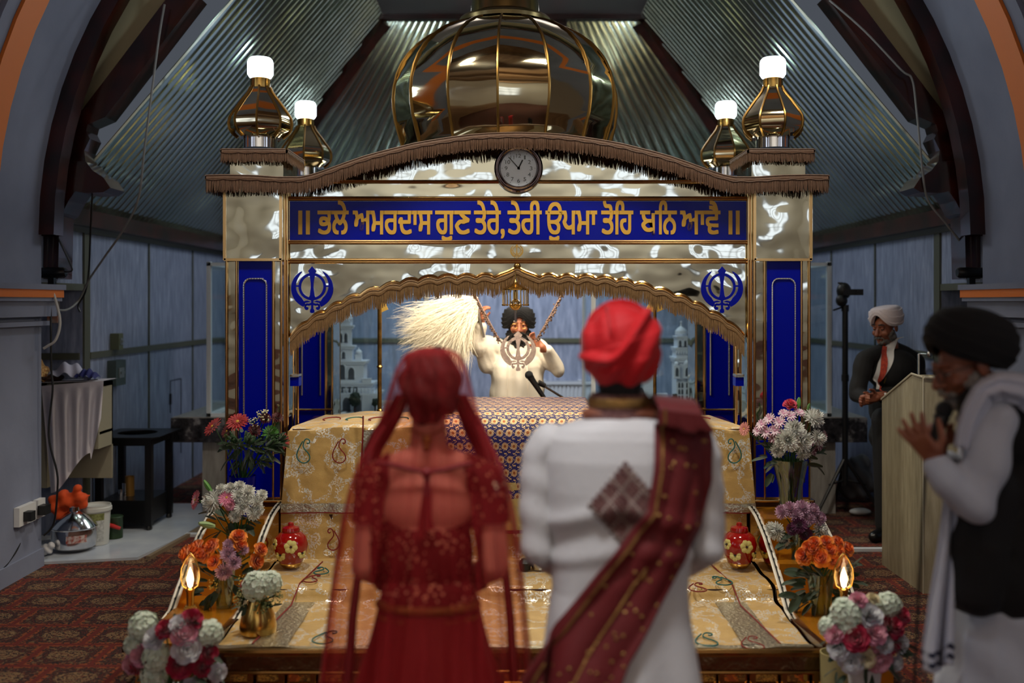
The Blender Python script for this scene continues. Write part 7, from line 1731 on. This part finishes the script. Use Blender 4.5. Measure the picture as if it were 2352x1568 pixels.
m = MB(); m.bar((TX0, TY0, TZ - .03), (TX1, TY0, TZ - .03), .04, .06); m.bar((TX0, TY1, TZ - .03), (TX1, TY1, TZ - .03), .04, .06); m.bar((TX0, TY0, TZ - .03), (TX0, TY1, TZ - .03), .04, .06); m.bar((TX1, TY0, TZ - .03), (TX1, TY1, TZ - .03), .04, .06); m.build('apron', BLACKM, tb, smooth=None)
for a in (TX0, TX1):
    for b_ in (TY0, TY1):
        m = MB(); m.box((a - .025, b_ - .025, .05), (a + .025, b_ + .025, TZ)); lg = m.build('leg', BLACKM, tb, smooth=None); m = MB(); m.ball((a, b_, .032), (.022, .03, .03), 12, 8); m.build('caster', BLACK, lg)
m = MB(); m.box((TX0, TY0, .06), (TX1, TY1, .24)); m.build('low_shelf_box', BLACKM, tb, smooth=None)
for px, r, h, mat, lab in ((293, .035, .09, pm('brass_tin', (140, 104, 50), .4, .6), 'tall brass tin on the low shelf of the black table'), (284, .028, .06, CHROME, 'small steel cup beside the brass tin'), (273, .02, .03, CHROME, 'tiny steel cup on the low shelf of the black table')):
    y = 7.8; x = P(px + 5, 0, y).x; m = MB(); h *= 1.7; m.lathe([(.001, .24), (r, .24), (r, .24 + h), (r * .9, .24 + h), (r * .88, .25), (.001, .25)], 20, (x, y, 0), cap=False); one(m, 'brass_tin' if h > .12 else 'steel_cup', mat, lab, 'tin' if h > .12 else 'cup', (x, y, .24))
# steel pot with orange cloth, white bucket, green can, white bag on the marble slab
d = 6.98; x = P(170, 0, d).x; z = .02; t = thing('steel_pot', 'round steel cooking pot with conical lid on the marble slab', 'pot', (x, d, z))
m = MB(); m.lathe([(.001, 0), (.10, 0), (.145, .03), (.152, .10), (.150, .155), (.158, .165), (.150, .17)], 36, (x, d, z), cap=False); m.build('body', CHROME, t)
m = MB(); m.lathe([(.155, .168), (.12, .21), (.06, .255), (.035, .27), (.035, .30), (.02, .31), (.001, .31)], 36, (x, d, z), cap=False); m.build('lid', CHROME, t)
m = MB(); m.grid(lambda u, v: Vector((x + .1535 * math.cos(-1.5 + .9 * u), d + .1535 * math.sin(-1.5 + .9 * u), z + .075 + .05 * v)), 10, 2); m.build('paper_label', pm('printed_label', (190, 180, 176), .6, 0, var=((150, 60, 50), 50)), t, solid=False)
p = P(163, 1160, d + .05); blob([('e', p + Vector((-.07, 0, 0)), (.08, .06, .10)), ('e', p + Vector((.03, 0, .03)), (.085, .05, .07)), ('c', p + Vector((.05, 0, .03)), p + Vector((.13, 0, .07)), .04, .012), ('c', p + Vector((.02, 0, .06)), p + Vector((.05, 0, .12)), .04, .015)], 'orange_cloth', fabric('bright_orange_cloth', (206, 72, 14), .8), None, .009, 2, lambda co, n: .012 * math.sin(co.x * 55 + co.z * 30) + .008 * math.sin(co.z * 80 - co.x * 30), origin=p, label='bunched orange cloth on top of the steel pot', cat='cloth')
d = 7.16; x = P(222, 0, d).x; t = thing('plastic_bucket', 'white plastic bucket with green label beside the steel pot', 'bucket', (x, d, .02))
m = MB(); m.lathe([(.001, .02), (.082, .02), (.094, .26), (.104, .262), (.104, .285), (.098, .29), (.098, .302), (.092, .302), (.09, .29), (.08, .284), (.001, .284)], 32, (x, d, 0), cap=False); m.build('tub', pm('bucket_white', (186, 188, 184), .4), t)
for z0, z1, col in ((.20, .25, (92, 96, 44)), (.05, .20, (150, 152, 150))):
    m = MB(); m.grid(lambda u, v: Vector((x + (.084 + .042 * (lerp(z0, z1, v) - .02)) * math.cos(-2.2 + 1.6 * u), d + (.084 + .042 * (lerp(z0, z1, v) - .02)) * math.sin(-2.2 + 1.6 * u), lerp(z0, z1, v))), 14, 2); m.build('label_band', pm('band_%d' % col[0], col, .6, 0, var=((col[0] + 40, col[1] + 40, col[2] + 40), 70)), t, solid=False)
d = 7.34; x = P(262, 0, d).x; t = thing('paint_can', 'green tin can with red handled brush resting on it behind the bucket', 'can', (x, d, .02)); m = MB(); m.lathe([(.001, .02), (.062, .02), (.062, .17), (.066, .175), (.06, .18), (.001, .178)], 24, (x, d, 0), cap=False); m.build('tin', pm('green_tin', (40, 62, 36), .4, .3), t)
m = MB(); m.tube([(x - .05, d - .068, .14), (x + .02, d - .07, .12), (x + .07, d - .06, .10)], [.012, .016, .012], 8); m.build('red_handle', pm('red_plastic', (176, 24, 20), .4), t)
p = P(104, 1262, 6.82); blob([('e', p, (.05, .04, .035)), ('e', p + Vector((.03, 0, .02)), (.03, .03, .03))], 'white_bag', fabric('white_plastic_bag', (200, 200, 204), .5), None, .007, 2, lambda co, n: .006 * math.sin(co.x * 120 + co.z * 90), origin=p, label='crumpled white plastic bag on the marble slab', cat='bag')
# ------------------------------------------------------------------ right side of the room
lt_ = thing('lectern', 'tall beige stone effect lectern with a sloping top', 'lectern', (2.75, 6.3, 0))
x0, x1 = 2.475, 3.02
prof_l = [(5.99, 0), (6.66, 0), (6.66, 1.10), (6.16, 1.305), (5.99, 1.295)]
m = MB(); m.prism(prof_l, x0, x1, axis='x'); m.build('body', LECT, lt_, smooth=None)
m = MB(); m.tube([(x0 - .002, y, z + .006) for y, z in prof_l[2:]], .008, 6); m.tube([(x0, 5.985, 1.30), (x1, 5.985, 1.30)], .008, 6); m.tube([(x0 - .002, 5.988, .0), (x0 - .002, 5.988, 1.295)], .004, 5); m.build('edge_trim', pm('pale_edging', (176, 170, 150), .4), lt_)
p = P(2147, 842, 6.9); m = MB(); m.box((2.86, 6.45, 1.19), (3.02, 6.50, 1.43)); one(m, 'green_folder', pm('olive_green_card', (84, 98, 50), .6), 'olive green folder standing on top of the lectern', 'folder', (2.94, 6.47, 1.19), smooth=None)
t = thing('microphone_stand', 'thin chrome microphone arm reaching over the lectern', 'microphone stand', P(2135, 815, 7.0)); m = MB(); m.tube([P(2110, 813, 7.05), P(2128, 813, 7.0), P(2134, 811, 7.0)], .006, 6); m.tube([P(2110, 813, 7.05), Vector((P(2110, 0, 7.05).x, 7.05, .0))], .008, 6); m.ball(P(2135, 812, 7.0), (.018, .018, .026)); m.build('arm', CHROME, t)
# tripod with phone holder
D = 8.15; tx = P(1941, 0, D).x; zz_ = lambda py: EYE + (695 - py) * D / F
t = thing('camera_tripod', 'black tripod with a phone clamp on top beside the right wall', 'tripod', (tx, D, 0))
m = MB(); m.tube([(tx, D, .25), (tx, D, zz_(710))], .024, 10); m.tube([(tx, D, zz_(715)), (tx, D, zz_(700))], .030, 10); m.tube([(tx, D, zz_(875)), (tx, D, zz_(860))], .030, 10); m.build('pole', BLACK, t)
for a in (PI * 1.12, -.35, PI * .5):
    c_, s_n = math.cos(a), math.sin(a); m = MB(); m.tube([(tx, D, zz_(1050)), (tx + .30 * c_, D + .30 * s_n, .012)], [.016, .012], 8); m.tube([(tx, D, .30), (tx + .16 * c_, D + .16 * s_n, .27)], .008, 6); m.build('leg', BLACK, t)
m = MB(); m.ball((tx - .01, D, zz_(668)), (.06, .05, .07), 14, 10); m.ball((tx - .035, D - .02, zz_(690)), (.05, .04, .05), 12, 8); m.tube([(tx - .04, D, zz_(652)), (tx - .04, D, zz_(648))], .02, 8); m.tube([(tx - .02, D, zz_(705)), (tx - .11, D - .05, zz_(712))], .008, 6); m.build('head', BLACK, t)
m = MB(); m.box((tx - .03, D - .06, zz_(678)), (tx + .13, D - .03, zz_(664))); m.lathe([(.016, 0), (.016, .01)], 10, (tx + .09, D - .06, zz_(671)), M=RXM); m.build('phone_clamp', BLACK, t, smooth=None)
# pale bag on the floor and white shoes behind the tripod
p = P(1966, 1100, 8.75); p.z = .18; blob([('e', p, (.16, .12, .17)), ('e', p + Vector((.03, 0, .14)), (.09, .08, .10))], 'plastic_sack', fabric('grey_translucent_sack', (120, 122, 128), .5), None, .012, 3, lambda co, n: .012 * math.sin(co.x * 45 + co.z * 32), origin=(p.x, p.y, 0), label='pale grey plastic sack on the floor behind the tripod', cat='sack')
p = P(1976, 1185, 8.2); p.z = .03; m = MB(); m.ball((p.x, p.y, .03), (.09, .05, .03)); one(m, 'slipper', WHITEF, 'pale slipper on the carpet beside the person in the black suit', 'slipper', (p.x, p.y, 0))
